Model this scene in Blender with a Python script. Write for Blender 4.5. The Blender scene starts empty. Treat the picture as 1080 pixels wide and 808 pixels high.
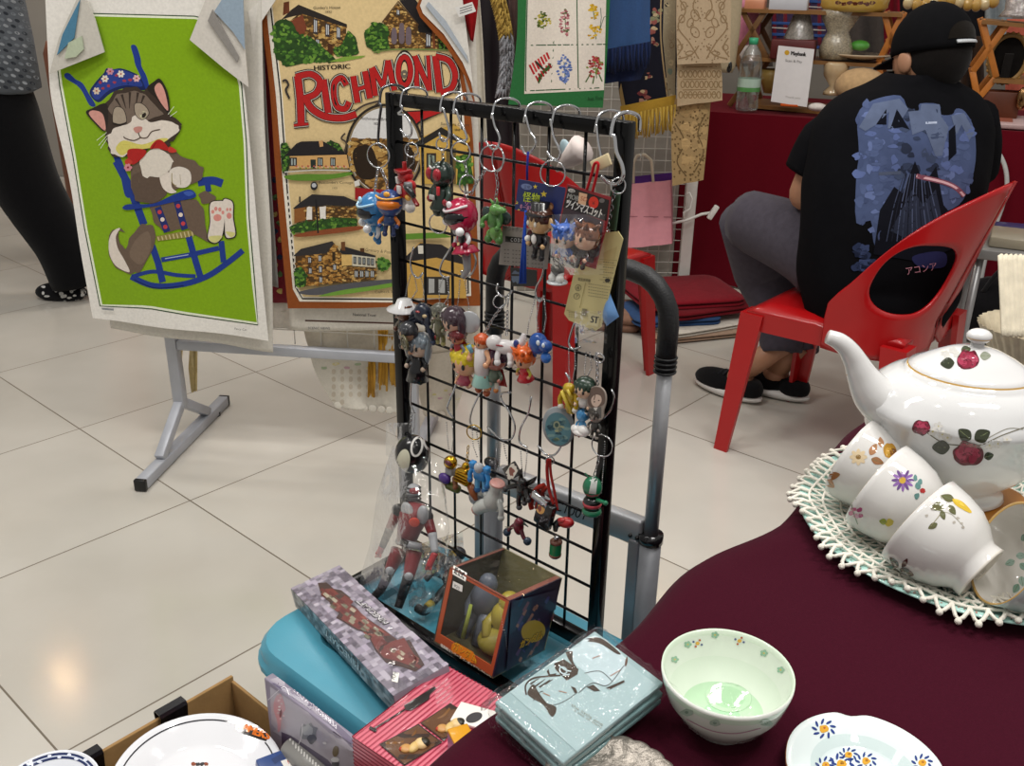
import bpy, bmesh, math, random
from math import sin, cos, pi, radians, sqrt
from mathutils import Vector as V, Matrix as Mx, Euler, noise
from mathutils.bvhtree import BVHTree
from mathutils.geometry import tessellate_polygon
random.seed(7)
SC = bpy.context.scene
COL = SC.collection

# ------------------------------------------------------------------ camera, world, lights, exposure
FPX, CAMH, PIT, ROL = 994.82, 1.2190, radians(66.867), radians(0.928)
CAMM = (Mx.Rotation(PIT, 4, 'X') @ Mx.Rotation(ROL, 4, 'Z'))
cd = bpy.data.cameras.new('camera'); cam = bpy.data.objects.new('camera', cd); COL.objects.link(cam)
cd.sensor_width = 36; cd.lens = FPX / 1080 * 36; cd.clip_start = .02
cam.matrix_world = Mx.Translation((0, 0, CAMH)) @ CAMM
SC.camera = cam
SC.view_settings.view_transform = 'Standard'; SC.view_settings.look = 'None'
SC.view_settings.gamma = 1; SC.view_settings.use_curve_mapping = False
SC.view_settings.exposure = -0.13
wd = bpy.data.worlds.new('hall'); SC.world = wd; wd.use_nodes = True
wd.node_tree.nodes['Background'].inputs[0].default_value = (1.0, .955, .91, 1)
wd.node_tree.nodes['Background'].inputs[1].default_value = 0.47
def lamp(name, typ, loc, power, size, col=(1, .94, .86), aim=None, size_y=None):
    l = bpy.data.lights.new(name, typ); l.energy = power; l.color = col
    if typ == 'AREA':
        l.size = size
        if size_y: l.shape = 'RECTANGLE'; l.size_y = size_y
        else: l.shape = 'DISK'
    else: l.shadow_soft_size = size
    o = bpy.data.objects.new(name, l); COL.objects.link(o); o.location = loc
    if aim is not None: o.rotation_euler = (V(aim) - V(loc)).to_track_quat('-Z', 'Y').to_euler()
    return o
# the hall's ceiling fittings: long panels and rows of small downlights
lamp('ceiling_panel', 'AREA', (-1.3, 1.2, 3.4), 41, 1.2, (1, .97, .93), size_y=.3)
lamp('ceiling_panel', 'AREA', (1.0, 0.4, 3.4), 41, 1.2, (1, .97, .93), size_y=.3)
lamp('ceiling_panel', 'AREA', (-0.9, 4.2, 3.4), 28, 1.2, (1, .96, .91), size_y=.3)
for i, (x, y) in enumerate([(.2, 1.2), (.9, 1.5), (-.4, .3), (.5, -.4), (1.3, .6), (-1.6, 2.6), (.2, 2.6), (1.5, 2.3)]):
    lamp('downlight', 'AREA', (x, y, 3.2), 7, .085, (1, .96, .91))
for i, (x, y, z, p) in enumerate([(-1.55, 5.0, 2.6, 9), (-.75, 4.3, 2.6, 9), (-2.6, 4.4, 2.6, 6), (.9, 4.6, 2.3, 5), (1.7, 4.6, 2.3, 5)]):
    lamp('warm_bulb', 'POINT', (x, y, z), p, .035, (1, .62, .3))

# ------------------------------------------------------------------ pixel <-> place helpers
E1 = V((.755, -.656, 0)); E2 = V((.656, .755, 0)); O0 = V((-.3137, .9661, 0))
CP = V((0, 0, CAMH)); M3 = CAMM.to_3x3()
def ray(u, v): return M3 @ V(((u - 540) / FPX, (404 - v) / FPX, -1))
def Zp(u, v, z=0.): d = ray(u, v); return CP + d * ((z - CAMH) / d.z)
def Yp(u, v, y): d = ray(u, v); return CP + d * (y / d.y)
def Pl(u, v, p0, n): d = ray(u, v); return CP + d * ((V(p0) - CP).dot(n) / d.dot(n))
def W(a, b, z=0.): return O0 + E1 * a + E2 * b + V((0, 0, z))     # stall frame: a along the tote, b away
def zm(ox, oy, s): return lambda pts: [(ox + x / s, oy + y / s) for x, y in pts]
ID = lambda pts: [tuple(p) for p in pts]

# ------------------------------------------------------------------ colours and materials
def lin(c): return c / 12.92 if c <= .04045 else ((c + .055) / 1.055) ** 2.4
def hx(c):
    if not isinstance(c, str): return tuple(c) if len(c) == 4 else (*c, 1)
    c = c.lstrip('#')
    if len(c) == 3: c = ''.join(k * 2 for k in c)
    return tuple(lin(int(c[i:i + 2], 16) / 255) for i in (0, 2, 4)) + (1.,)
MATS = {}
def mat(name, rough=.5, metal=0., coat=0., noise_s=0., noise_a=0., bump=0., bump_s=200., sheen=0., spec=.5, trans=0., alpha=1., ior=1.45, base=None, wave=None):
    if name in MATS: return MATS[name]
    m = bpy.data.materials.new(name); MATS[name] = m; m.use_nodes = True
    nt = m.node_tree; b = nt.nodes['Principled BSDF']; N = nt.nodes.new; L = nt.links.new
    at = N('ShaderNodeAttribute'); at.attribute_name = 'Col'
    src = at.outputs['Color']
    if base is not None:
        rgb = N('ShaderNodeRGB'); rgb.outputs[0].default_value = hx(base); src = rgb.outputs[0]
    tc = N('ShaderNodeTexCoord')
    if noise_a:
        nz = N('ShaderNodeTexNoise'); nz.inputs['Scale'].default_value = noise_s; nz.inputs['Detail'].default_value = 4
        L(tc.outputs['Object'], nz.inputs['Vector'])
        mr = N('ShaderNodeMapRange'); mr.inputs[1].default_value = .25; mr.inputs[2].default_value = .75
        mr.inputs[3].default_value = 1 - noise_a; mr.inputs[4].default_value = 1 + noise_a * .6
        L(nz.outputs['Fac'], mr.inputs[0])
        mx = N('ShaderNodeVectorMath'); mx.operation = 'SCALE'; L(src, mx.inputs[0]); L(mr.outputs[0], mx.inputs['Scale']); src = mx.outputs[0]
    L(src, b.inputs['Base Color'])
    b.inputs['Roughness'].default_value = rough; b.inputs['Metallic'].default_value = metal
    b.inputs['Coat Weight'].default_value = coat; b.inputs['Coat Roughness'].default_value = .04
    b.inputs['Specular IOR Level'].default_value = spec; b.inputs['IOR'].default_value = ior
    b.inputs['Transmission Weight'].default_value = trans; b.inputs['Alpha'].default_value = alpha
    if sheen: b.inputs['Sheen Weight'].default_value = sheen
    if bump:
        if wave:
            n2 = N('ShaderNodeTexWave'); n2.inputs['Scale'].default_value = bump_s; n2.inputs['Distortion'].default_value = wave; h = n2.outputs['Fac']
        else:
            n2 = N('ShaderNodeTexNoise'); n2.inputs['Scale'].default_value = bump_s; n2.inputs['Detail'].default_value = 3; h = n2.outputs['Fac']
        L(tc.outputs['Object'], n2.inputs['Vector'])
        bp = N('ShaderNodeBump'); bp.inputs['Strength'].default_value = bump; bp.inputs['Distance'].default_value = .002
        L(h, bp.inputs['Height']); L(bp.outputs[0], b.inputs['Normal'])
    return m
PLASTIC = mat('painted_plastic', .36, noise_s=30, noise_a=.06)
GLOSSP = mat('gloss_plastic', .2, coat=.3, noise_s=20, noise_a=.04)
CHAIRP = mat('chair_plastic', .3, coat=.15, noise_s=9, noise_a=.06, bump=.08, bump_s=300)
CLOTH = mat('printed_cloth', .92, noise_s=160, noise_a=.1, bump=.25, bump_s=900, sheen=.15, spec=.2)
KNIT = mat('soft_cloth', .95, noise_s=60, noise_a=.16, bump=.35, bump_s=500, sheen=.08, spec=.1)
TABLEC = mat('table_cloth', .95, noise_s=400, noise_a=.1, bump=.2, bump_s=1200, sheen=.03, spec=.08)
CERAM = mat('glazed_ceramic', .07, coat=.6, noise_s=12, noise_a=.02)
PAPER = mat('printed_card', .6, noise_s=50, noise_a=.06)
GLOSSC = mat('gloss_card', .32, coat=.25, noise_s=40, noise_a=.04)
BOARD = mat('corrugated_board', .85, noise_s=40, noise_a=.12, bump=.2, bump_s=150)
CHROME = mat('polished_steel', .16, 1., noise_s=60, noise_a=.08)
STEEL = mat('brushed_steel', .36, .45, noise_s=30, noise_a=.12)
GOLD = mat('gold_plate', .2, 1., noise_s=40, noise_a=.08)
BLACKM = mat('black_enamel', .2, .0, spec=.28, noise_s=30, noise_a=.1)
FOAM = mat('foam_grip', .5, noise_s=200, noise_a=.1, bump=.3, bump_s=500)
WHITEM = mat('painted_tube', .35, .1, noise_s=14, noise_a=.1)
WOOD = mat('warm_wood', .45, noise_s=16, noise_a=.25, bump=.1, bump_s=60)
SKIN = mat('skin', .5, noise_s=30, noise_a=.06)
LACE = mat('cotton_lace', .95, noise_s=120, noise_a=.08, bump=.4, bump_s=700)
TOTE = mat('tote_plastic', .34, noise_s=8, noise_a=.05, bump=.05, bump_s=400)
def film(name, tint=(1, 1, 1), op=.08, rough=.08, bs=60., bst=.6):
    """thin clear wrap: mostly see-through, with creased highlights"""
    if name in MATS: return MATS[name]
    m = bpy.data.materials.new(name); MATS[name] = m; m.use_nodes = True
    nt = m.node_tree; N = nt.nodes.new; L = nt.links.new
    nt.nodes.remove(nt.nodes['Principled BSDF']); out = nt.nodes['Material Output']; g = N('ShaderNodeBsdfGlossy'); g.inputs['Roughness'].default_value = rough
    df = N('ShaderNodeBsdfDiffuse'); df.inputs[0].default_value = (.8, .82, .84, 1); b = N('ShaderNodeMixShader'); b.inputs[0].default_value = .12; L(g.outputs[0], b.inputs[1]); L(df.outputs[0], b.inputs[2])
    tr = N('ShaderNodeBsdfTransparent'); tr.inputs[0].default_value = (*tint, 1)
    mx = N('ShaderNodeMixShader'); L(tr.outputs[0], mx.inputs[1]); L(b.outputs[0], mx.inputs[2]); L(mx.outputs[0], out.inputs[0])
    lw = N('ShaderNodeLayerWeight'); lw.inputs[0].default_value = .18
    mr = N('ShaderNodeMapRange'); mr.inputs[3].default_value = op; mr.inputs[4].default_value = min(1, op + .5)
    tc = N('ShaderNodeTexCoord'); nz = N('ShaderNodeTexNoise'); nz.inputs['Scale'].default_value = bs; nz.inputs['Detail'].default_value = 3
    L(tc.outputs['Object'], nz.inputs['Vector']); bp = N('ShaderNodeBump'); bp.inputs['Strength'].default_value = bst; bp.inputs['Distance'].default_value = .004
    L(nz.outputs['Fac'], bp.inputs['Height'])
    for s in (g.inputs['Normal'], lw.inputs['Normal']): L(bp.outputs[0], s)
    L(lw.outputs['Fresnel'], mr.inputs[0]); L(mr.outputs[0], mx.inputs[0])
    return m
BAG = film('clear_bag', op=.08)
WRAP = film('shrink_wrap', op=.04, bs=25, bst=.4)
PETW = film('clear_window', op=.05, bs=14, bst=.15)
GLASSY = mat('clear_glass', .04, trans=.92, ior=1.45)

# ------------------------------------------------------------------ mesh collector
WM = {}
class MB:
    def __init__(s, col='#888', smooth=True): s.v = []; s.f = []; s.c = []; s.sm = []; s.col = col; s.smooth = smooth; s.T = Mx()
    def add(s, vs, fs, col=None, smooth=None):
        n = len(s.v); c = hx(s.col if col is None else col); sm = s.smooth if smooth is None else smooth
        s.v += [s.T @ V(p) for p in vs]
        for f in fs: s.f.append(tuple(i + n for i in f)); s.c.append(c); s.sm.append(sm)
        return s
    def box(s, c, d, col=None, rot=None, bev=0.):
        R = rot.to_3x3() if rot is not None else Mx.Identity(3); c = V(c); h = V(d) / 2
        if bev <= 0:
            vs = [c + R @ V((h.x * i, h.y * j, h.z * k)) for i in (-1, 1) for j in (-1, 1) for k in (-1, 1)]
            return s.add(vs, [(0, 1, 3, 2), (4, 6, 7, 5), (0, 4, 5, 1), (2, 3, 7, 6), (0, 2, 6, 4), (1, 5, 7, 3)], col, False)
        bm = bmesh.new(); bmesh.ops.create_cube(bm, size=1)
        for v in bm.verts: v.co = V((v.co.x * d[0], v.co.y * d[1], v.co.z * d[2]))
        bmesh.ops.bevel(bm, geom=bm.edges[:], offset=min(bev, min(d) * .45), segments=2, affect='EDGES', profile=.5)
        return s.frombm(bm, lambda p: c + R @ p, col, True)
    def frombm(s, bm, fn, col=None, smooth=None):
        bm.verts.index_update(); vs = [fn(v.co) for v in bm.verts]; fs = [[v.index for v in f.verts] for f in bm.faces]; bm.free()
        return s.add(vs, fs, col, smooth)
    def ell(s, c, r, col=None, rot=None, seg=16, rings=10, zmin=-1., zmax=1., fn=None):
        if not hasattr(r, '__len__'): r = (r, r, r)
        R = rot.to_3x3() if rot is not None else Mx.Identity(3); c = V(c); vs = []; fs = []
        t0, t1 = math.asin(max(-1, zmin)), math.asin(min(1, zmax))
        for i in range(rings + 1):
            t = t0 + (t1 - t0) * i / rings
            for j in range(seg):
                a = 2 * pi * j / seg; p = V((cos(a) * cos(t), sin(a) * cos(t), sin(t)))
                if fn: p = fn(p)
                vs.append(c + R @ V((p.x * r[0], p.y * r[1], p.z * r[2])))
        for i in range(rings):
            for j in range(seg): fs.append((i * seg + j, i * seg + (j + 1) % seg, (i + 1) * seg + (j + 1) % seg, (i + 1) * seg + j))
        if zmin > -1: fs.append(tuple(range(seg))[::-1])
        if zmax < 1: fs.append(tuple(rings * seg + j for j in range(seg)))
        return s.add(vs, fs, col)
    def tube(s, pts, r, col=None, seg=8, closed=False, caps=True, flat=1.):
        pts = [V(p) for p in pts]; n = len(pts)
        rr = r if hasattr(r, '__len__') else [r] * n
        up = None; vs = []
        for i in range(n):
            t = (pts[(i + 1) % n] - pts[i - 1]) if closed else (pts[min(i + 1, n - 1)] - pts[max(i - 1, 0)])
            if t.length < 1e-9: t = V((0, 0, 1))
            t.normalize()
            if up is None: up = t.orthogonal().normalized()
            else:
                up = up - t * up.dot(t)
                up = up.normalized() if up.length > 1e-6 else t.orthogonal().normalized()
            bn = t.cross(up)
            for j in range(seg):
                a = 2 * pi * j / seg; vs.append(pts[i] + (up * cos(a) + bn * sin(a) * flat) * rr[i])
        fs = []
        for i in range(n if closed else n - 1):
            k = (i + 1) % n
            for j in range(seg): fs.append((i * seg + j, i * seg + (j + 1) % seg, k * seg + (j + 1) % seg, k * seg + j))
        if caps and not closed: fs += [tuple(range(seg))[::-1], tuple((n - 1) * seg + j for j in range(seg))]
        return s.add(vs, fs, col)
    def cyl(s, a, b, r0, r1=None, col=None, seg=16):
        s.tube([a, b], [r0, r0 if r1 is None else r1], col, seg)
        return s
    def lathe(s, prof, org=(0, 0, 0), rot=None, col=None, seg=40, sx=1., sy=1., cols=None, fn=None):
        R = rot.to_3x3() if rot is not None else Mx.Identity(3); org = V(org); vs = []
        for r, z in prof:
            for j in range(seg):
                a = 2 * pi * j / seg; q = V((cos(a) * r * sx, sin(a) * r * sy, z))
                if fn: q = fn(q, a)
                vs.append(org + R @ q)
        for i in range(len(prof) - 1):
            s_ = [(i * seg + j, i * seg + (j + 1) % seg, (i + 1) * seg + (j + 1) % seg, (i + 1) * seg + j) for j in range(seg)]
            if i == 0: s.add(vs, s_, cols[i] if cols else col)
            else:
                n0 = len(s.v) - len(vs); c = hx((cols[i] if cols else col) or s.col)
                for f in s_: s.f.append(tuple(k + n0 for k in f)); s.c.append(c); s.sm.append(s.smooth)
        return s
    def torus(s, c, R, r, nrm=(0, 0, 1), col=None, seg=20, ms=6, sx=1., sy=1.):
        q = V(nrm).to_track_quat('Z', 'Y').to_matrix()
        s.tube([V(c) + q @ V((cos(2 * pi * i / seg) * R * sx, sin(2 * pi * i / seg) * R * sy, 0)) for i in range(seg)], r, col, ms, True)
        return s
    def grid(s, fn, nu, nv, col=None, flip=False, colfn=None, smooth=None):
        vs = [fn(i / nu, j / nv) for j in range(nv + 1) for i in range(nu + 1)]; n0 = len(s.v); fs = []; k = len(s.f)
        for j in range(nv):
            for i in range(nu):
                a = j * (nu + 1) + i; f = (a, a + 1, a + nu + 2, a + nu + 1); fs.append(f[::-1] if flip else f)
        s.add(vs, fs, col, smooth)
        if colfn:
            for j in range(nv):
                for i in range(nu): s.c[k + j * nu + i] = hx(colfn((i + .5) / nu, (j + .5) / nv))
        return s
    def prism(s, poly, fn, h, col=None, col2=None, smooth=False):
        """2-D outline extruded by h; fn maps (x, y, t in 0..h) to a place"""
        n = len(poly); tr = tessellate_polygon([[V((x, y, 0)) for x, y in poly]])
        A = [fn(x, y, 0) for x, y in poly]; B = [fn(x, y, h) for x, y in poly]
        s.add(A, [t for t in tr], col2 or col, smooth); s.add(B, [t[::-1] for t in tr], col, smooth)
        s.add(A + B, [(i, (i + 1) % n, n + (i + 1) % n, n + i) for i in range(n)], col2 or col, smooth)
        return s
    def beads(s, pts, r, gap, col=None):
        pts = [V(p) for p in pts]
        for a, b in zip(pts, pts[1:]):
            n = max(1, int((b - a).length / gap))
            for i in range(n):
                c = a.lerp(b, i / n)
                s.add([c + V(q) * r for q in ((1, 0, 0), (-1, 0, 0), (0, 1, 0), (0, -1, 0), (0, 0, 1), (0, 0, -1))],
                      [(0, 2, 4), (2, 1, 4), (1, 3, 4), (3, 0, 4), (2, 0, 5), (1, 2, 5), (3, 1, 5), (0, 3, 5)], col)
        return s
    def links(s, a, b, L=.006, r=.0007, col=None):
        a, b = V(a), V(b); d = b - a; n = max(1, int(d.length / (L * .72))); d.normalize(); u = d.orthogonal().normalized(); w = d.cross(u)
        for i in range(n):
            c = a.lerp(b, (i + .5) / n); k = (u, w)[i % 2]
            s.tube([c + d * cos(t) * L * .5 + k * sin(t) * L * .3 for t in [2 * pi * q / 8 for q in range(8)]], r, col, 4, True)
        return s
    def bvh(s): return BVHTree.FromPolygons([tuple(p) for p in s.v], [tuple(f) for f in s.f])
    def build(s, name, material, parent=None, local=False, loc=None, sub=0, solid=0., weld=False, auto=None):
        me = bpy.data.meshes.new(name)
        if parent is not None and not local:
            inv = WM[parent.name].inverted(); vs = [inv @ p for p in s.v]; org = None
        elif parent is None and not local:
            if loc is None:
                xs = [p.x for p in s.v]; ys = [p.y for p in s.v]; loc = V(((min(xs) + max(xs)) / 2, (min(ys) + max(ys)) / 2, min(p.z for p in s.v)))
            loc = V(loc); vs = [p - loc for p in s.v]; org = loc
        else: vs = s.v; org = loc
        me.from_pydata([tuple(p) for p in vs], [], s.f)
        at = me.color_attributes.new('Col', 'FLOAT_COLOR', 'CORNER')
        arr = []
        for p, c in zip(me.polygons, s.c): arr += list(c) * p.loop_total
        at.data.foreach_set('color', arr); me.polygons.foreach_set('use_smooth', s.sm)
        me.materials.append(material)
        if weld:
            bm = bmesh.new(); bm.from_mesh(me); bmesh.ops.remove_doubles(bm, verts=bm.verts, dist=weld if weld is not True else 1e-5); bm.to_mesh(me); bm.free()
        me.validate(); me.update()
        o = bpy.data.objects.new(name, me); COL.objects.link(o)
        if parent is not None: o.parent = parent; WM[o.name] = WM[parent.name].copy()
        else:
            o.location = org if org is not None else (0, 0, 0); WM[o.name] = Mx.Translation(o.location)
        if solid: md = o.modifiers.new('thick', 'SOLIDIFY'); md.thickness = solid; md.offset = 0
        if sub: md = o.modifiers.new('smooth', 'SUBSURF'); md.levels = sub; md.render_levels = sub
        if auto is not None:
            for p in me.polygons: p.use_smooth = True
            try: me.set_sharp_from_angle(angle=radians(auto))
            except Exception: pass
        return o
def tag(o, label, cat, group=None, kind=None):
    o['label'] = label; o['category'] = cat
    if group: o['group'] = group
    if kind: o['kind'] = kind
    return o
def struct(o, kind='structure'): o['kind'] = kind; return o
def thing(name, label, cat, loc=(0, 0, 0), rot=None, group=None):
    o = bpy.data.objects.new(name, None); COL.objects.link(o); o.empty_display_size = .02
    o.location = loc; M = Mx.Translation(loc)
    if rot is not None: o.rotation_euler = rot.to_euler(); M = M @ rot.to_4x4()
    WM[o.name] = M
    return tag(o, label, cat, group)
def copy_tree(o, parent=None):
    c = o.copy(); COL.objects.link(c)
    if parent: c.parent = parent
    for ch in list(o.children): copy_tree(ch, c)
    return c

# ------------------------------------------------------------------ 2-D art: polygons laid onto a surface
def smoothc(pts, n=5, closed=True):
    N = len(pts); out = []
    for i in range(N if closed else N - 1):
        p0, p1, p2, p3 = [V((*pts[(i + k) % N], 0)) if closed else V((*pts[min(max(i + k, 0), N - 1)], 0)) for k in (-1, 0, 1, 2)]
        for q in range(n):
            t = q / n; r = .5 * ((2 * p1) + (p2 - p0) * t + (2 * p0 - 5 * p1 + 4 * p2 - p3) * t * t + (3 * p1 - p0 - 3 * p2 + p3) * t ** 3); out.append((r.x, r.y))
    if not closed: out.append(tuple(pts[-1]))
    return out
def oval(cx, cy, rx, ry=None, a=0., n=22, a0=0, a1=360):
    ry = rx if ry is None else ry; a = radians(a)
    return [(cx + cos(t) * rx * cos(a) - sin(t) * ry * sin(a), cy + cos(t) * rx * sin(a) + sin(t) * ry * cos(a)) for t in [radians(a0 + (a1 - a0) * i / n) for i in range(n + (a1 - a0 < 360))]]
def jag(pts, amp, n=3, seed=1, closed=True):
    r = random.Random(seed); out = []; N = len(pts)
    for i in range(N):
        p, q = pts[i], pts[(i + 1) % N]
        for k in range(n):
            t = k / n; out.append((p[0] + (q[0] - p[0]) * t + r.uniform(-amp, amp), p[1] + (q[1] - p[1]) * t + r.uniform(-amp, amp)))
    return out
def blob(cx, cy, rx, ry, amp=.25, n=16, seed=1):
    r = random.Random(seed); return [(cx + cos(2 * pi * i / n) * rx * (1 + r.uniform(-amp, amp)), cy + sin(2 * pi * i / n) * ry * (1 + r.uniform(-amp, amp))) for i in range(n)]
TXT = {}
def text2d(body):
    if body in TXT: return TXT[body]
    cu = bpy.data.curves.new('t', 'FONT'); cu.body = body; cu.size = 1; cu.resolution_u = 3
    o = bpy.data.objects.new('t', cu); COL.objects.link(o)
    dg = bpy.context.evaluated_depsgraph_get(); me = o.evaluated_get(dg).to_mesh(); me.calc_loop_triangles()
    vs = [(v.co.x, v.co.y) for v in me.vertices]; ts = [tuple(t.vertices) for t in me.loop_triangles]
    o.evaluated_get(dg).to_mesh_clear(); bpy.data.objects.remove(o); bpy.data.curves.remove(cu)
    w = max([p[0] for p in vs], default=0); TXT[body] = (vs, ts, w); return TXT[body]
class Art:
    """draws flat colour shapes; each call is one layer up. map() takes photo pixels to a surface point and normal."""
    def __init__(s, mb, hit, step=.00022, maxe=9., base=1, inc=.00003):
        s.inc = inc
        s.mb = mb; s.hit = hit; s.step = step; s.maxe = maxe; s.l = base; s.Z = ID; s.grow = 6. if getattr(hit, 'photo', False) else 0
    def tris(s, pts, tris, col, lift=True):
        edge = s.maxe
        tr = [tuple(pts[i] for i in t) for t in tris]
        for _ in range(7):
            out = []; more = False
            for t in tr:
                L = [math.hypot(t[i][0] - t[(i + 1) % 3][0], t[i][1] - t[(i + 1) % 3][1]) > edge for i in range(3)]
                if not any(L): out.append(t); continue
                more = True; m = [((t[i][0] + t[(i + 1) % 3][0]) / 2, (t[i][1] + t[(i + 1) % 3][1]) / 2) for i in range(3)]
                if all(L): out += [(t[0], m[0], m[2]), (m[0], t[1], m[1]), (m[2], m[1], t[2]), (m[0], m[1], m[2])]
                elif sum(L) == 2:
                    k = L.index(False); a, b, c = t[k], t[(k + 1) % 3], t[(k + 2) % 3]; mb_, mc = m[(k + 1) % 3], m[(k + 2) % 3]
                    out += [(a, b, mb_), (a, mb_, mc), (mc, mb_, c)]
                else:
                    k = L.index(True); a, b, c = t[k], t[(k + 1) % 3], t[(k + 2) % 3]; out += [(a, m[k], c), (m[k], b, c)]
            tr = out
            if not more: break
        cache = {}; vs = []; fs = []
        for t in tr:
            f = []
            for p in t:
                k = (round(p[0], 4), round(p[1], 4))
                if k not in cache:
                    h = s.hit(*p)
                    if h is None: cache[k] = None
                    else: cache[k] = len(vs); vs.append(h[0] + h[1] * (s.step + s.inc * s.l))
                f.append(cache[k])
            if None in f or len(set(f)) < 3: continue
            if s.grow:
                k = [vs[i] for i in f]; far = max((k[i] - k[i - 1]).length / (math.hypot(t[i][0] - t[i - 1][0], t[i][1] - t[i - 1][1]) + .3) for i in range(3))
                if far > s.grow * (k[0] - CP).length / FPX: continue
            fs.append(tuple(f))
        if fs: T0 = s.mb.T; s.mb.T = Mx(); s.mb.add(vs, fs, col); s.mb.T = T0
        if lift: s.l += 1
    def poly(s, pts, col, lift=True, raw=False):
        pts = pts if raw else s.Z(pts)
        s.tris(pts, tessellate_polygon([[V((x, y, 0)) for x, y in pts]]), col, lift)
    def polys(s, many, col):
        for p in many: s.poly(p, col, False)
        s.l += 1
    def sm(s, pts, col, lift=True, n=5): s.poly(smoothc(s.Z(pts), n), col, lift, True)
    def line(s, pts, w, col, lift=True, closed=False, curve=False, taper=None):
        pts = s.Z(pts); w = abs(s.Z([(w, 0)])[0][0] - s.Z([(0, 0)])[0][0])
        if curve: pts = smoothc(pts, 6, closed)
        n = len(pts); L = []; R = []
        for i in range(n):
            a = pts[(i - 1) % n] if closed or i else pts[0]; b = pts[(i + 1) % n] if closed or i < n - 1 else pts[-1]
            dx, dy = b[0] - a[0], b[1] - a[1]; d = math.hypot(dx, dy) or 1; k = w / 2 * (taper(i / max(1, n - 1)) if taper else 1)
            L.append((pts[i][0] - dy / d * k, pts[i][1] + dx / d * k)); R.append((pts[i][0] + dy / d * k, pts[i][1] - dx / d * k))
        allp = L + R; ts = []
        for i in range(n if closed else n - 1):
            j = (i + 1) % n; ts += [(i, j, n + j), (i, n + j, n + i)]
        s.tris(allp, ts, col, lift)
    def lines(s, many, w, col, **k):
        for p in many: s.line(p, w, col, lift=False, **k)
        s.l += 1
    def text(s, body, x, y, h, col, ang=0., align='l', w=None, bold=0., vec=None):
        """baseline start (x, y), cap height h, in the art's own coordinates (y down). w: fit width. vec: ((ux,uy),(vx,vy)) axes"""
        vs, ts, tw = text2d(body); k = h / .73; kx = k if w is None else w / max(tw, .01)
        a = radians(ang); off = {'l': 0, 'c': tw / 2, 'r': tw}[align]
        if vec: (ux, uy), (vx, vy) = vec
        else: ux, uy, vx, vy = cos(a), sin(a), sin(a), -cos(a)
        for d in ([0.] if not bold else [-bold, 0, bold]):
            pts = [(x + d + (px - off) * kx * ux + py * k * vx, y + (px - off) * kx * uy + py * k * vy) for px, py in vs]
            s.tris(s.Z(pts), ts, col, False)
        s.l += 1
def hit_bvh(bvh):
    def f(u, v):
        d = ray(u, v).normalized(); r = bvh.ray_cast(CP, d)
        if r[0] is None: return None
        n = r[1] if r[1].dot(d) < 0 else -r[1]
        return r[0], n
    f.photo = True
    return f
def hit_plane(p0, ux, uy):
    """art given in metres on a flat face: x along ux, y along uy"""
    p0, ux, uy = V(p0), V(ux), V(uy); n = ux.cross(uy).normalized()
    return lambda x, y: (p0 + ux * x + uy * y, n)

# ================================================================== THE SETTING
TILEA = math.atan2(-.663, .749)
def floor_material():
    m = bpy.data.materials.new('porcelain_tile'); m.use_nodes = True; nt = m.node_tree; N = nt.nodes.new; L = nt.links.new
    b = nt.nodes['Principled BSDF']; tc = N('ShaderNodeTexCoord'); sep = N('ShaderNodeSeparateXYZ'); L(tc.outputs['Object'], sep.inputs[0])
    def mth(op, a, bb=None):
        n = N('ShaderNodeMath'); n.operation = op
        for i, q in enumerate((a, bb)):
            if q is None: continue
            if isinstance(q, (int, float)): n.inputs[i].default_value = q
            else: L(q, n.inputs[i])
        return n.outputs[0]
    g = []; ids = []
    for ax in ('X', 'Y'):
        q = mth('DIVIDE', sep.outputs[ax], .6); fr = mth('FRACT', q); ids.append(mth('FLOOR', q))
        g.append(mth('MINIMUM', fr, mth('SUBTRACT', 1., fr)))
    gl = mth('LESS_THAN', mth('MINIMUM', g[0], g[1]), .0031)
    cmb = N('ShaderNodeCombineXYZ'); L(ids[0], cmb.inputs[0]); L(ids[1], cmb.inputs[1])
    wn = N('ShaderNodeTexWhiteNoise'); L(cmb.outputs[0], wn.inputs['Vector'])
    nz = N('ShaderNodeTexNoise'); nz.inputs['Scale'].default_value = 2.2; nz.inputs['Detail'].default_value = 6; L(tc.outputs['Object'], nz.inputs['Vector'])
    cr = N('ShaderNodeValToRGB'); cr.color_ramp.elements[0].color = hx('#b7b2a8'); cr.color_ramp.elements[1].color = hx('#c8c4bb')
    cr.color_ramp.elements[0].position = .3; cr.color_ramp.elements[1].position = .7
    L(mth('ADD', mth('MULTIPLY', nz.outputs['Fac'], .8), mth('MULTIPLY', wn.outputs['Value'], .2)), cr.inputs[0])
    mx = N('ShaderNodeMix'); mx.data_type = 'RGBA'; L(gl, mx.inputs['Factor']); L(cr.outputs[0], mx.inputs['A']); mx.inputs['B'].default_value = hx('#6f6558')
    L(mx.outputs['Result'], b.inputs['Base Color'])
    rg = mth('ADD', mth('MULTIPLY', gl, .5), mth('ADD', .1, mth('MULTIPLY', nz.outputs['Fac'], .08))); L(rg, b.inputs['Roughness'])
    bp = N('ShaderNodeBump'); bp.inputs['Strength'].default_value = .3; bp.inputs['Distance'].default_value = .001; bp.invert = True; L(gl, bp.inputs['Height']); L(bp.outputs[0], b.inputs['Normal'])
    return m
fl = MB(); fl.grid(lambda u, v: V((-9 + 18 * u, -9 + 18 * v, 0)), 6, 6, '#ccc')
fo = fl.build('floor', floor_material(), local=True, loc=(-1.256, 2.463, 0)); fo.rotation_euler = (0, 0, TILEA); struct(fo)
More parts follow.
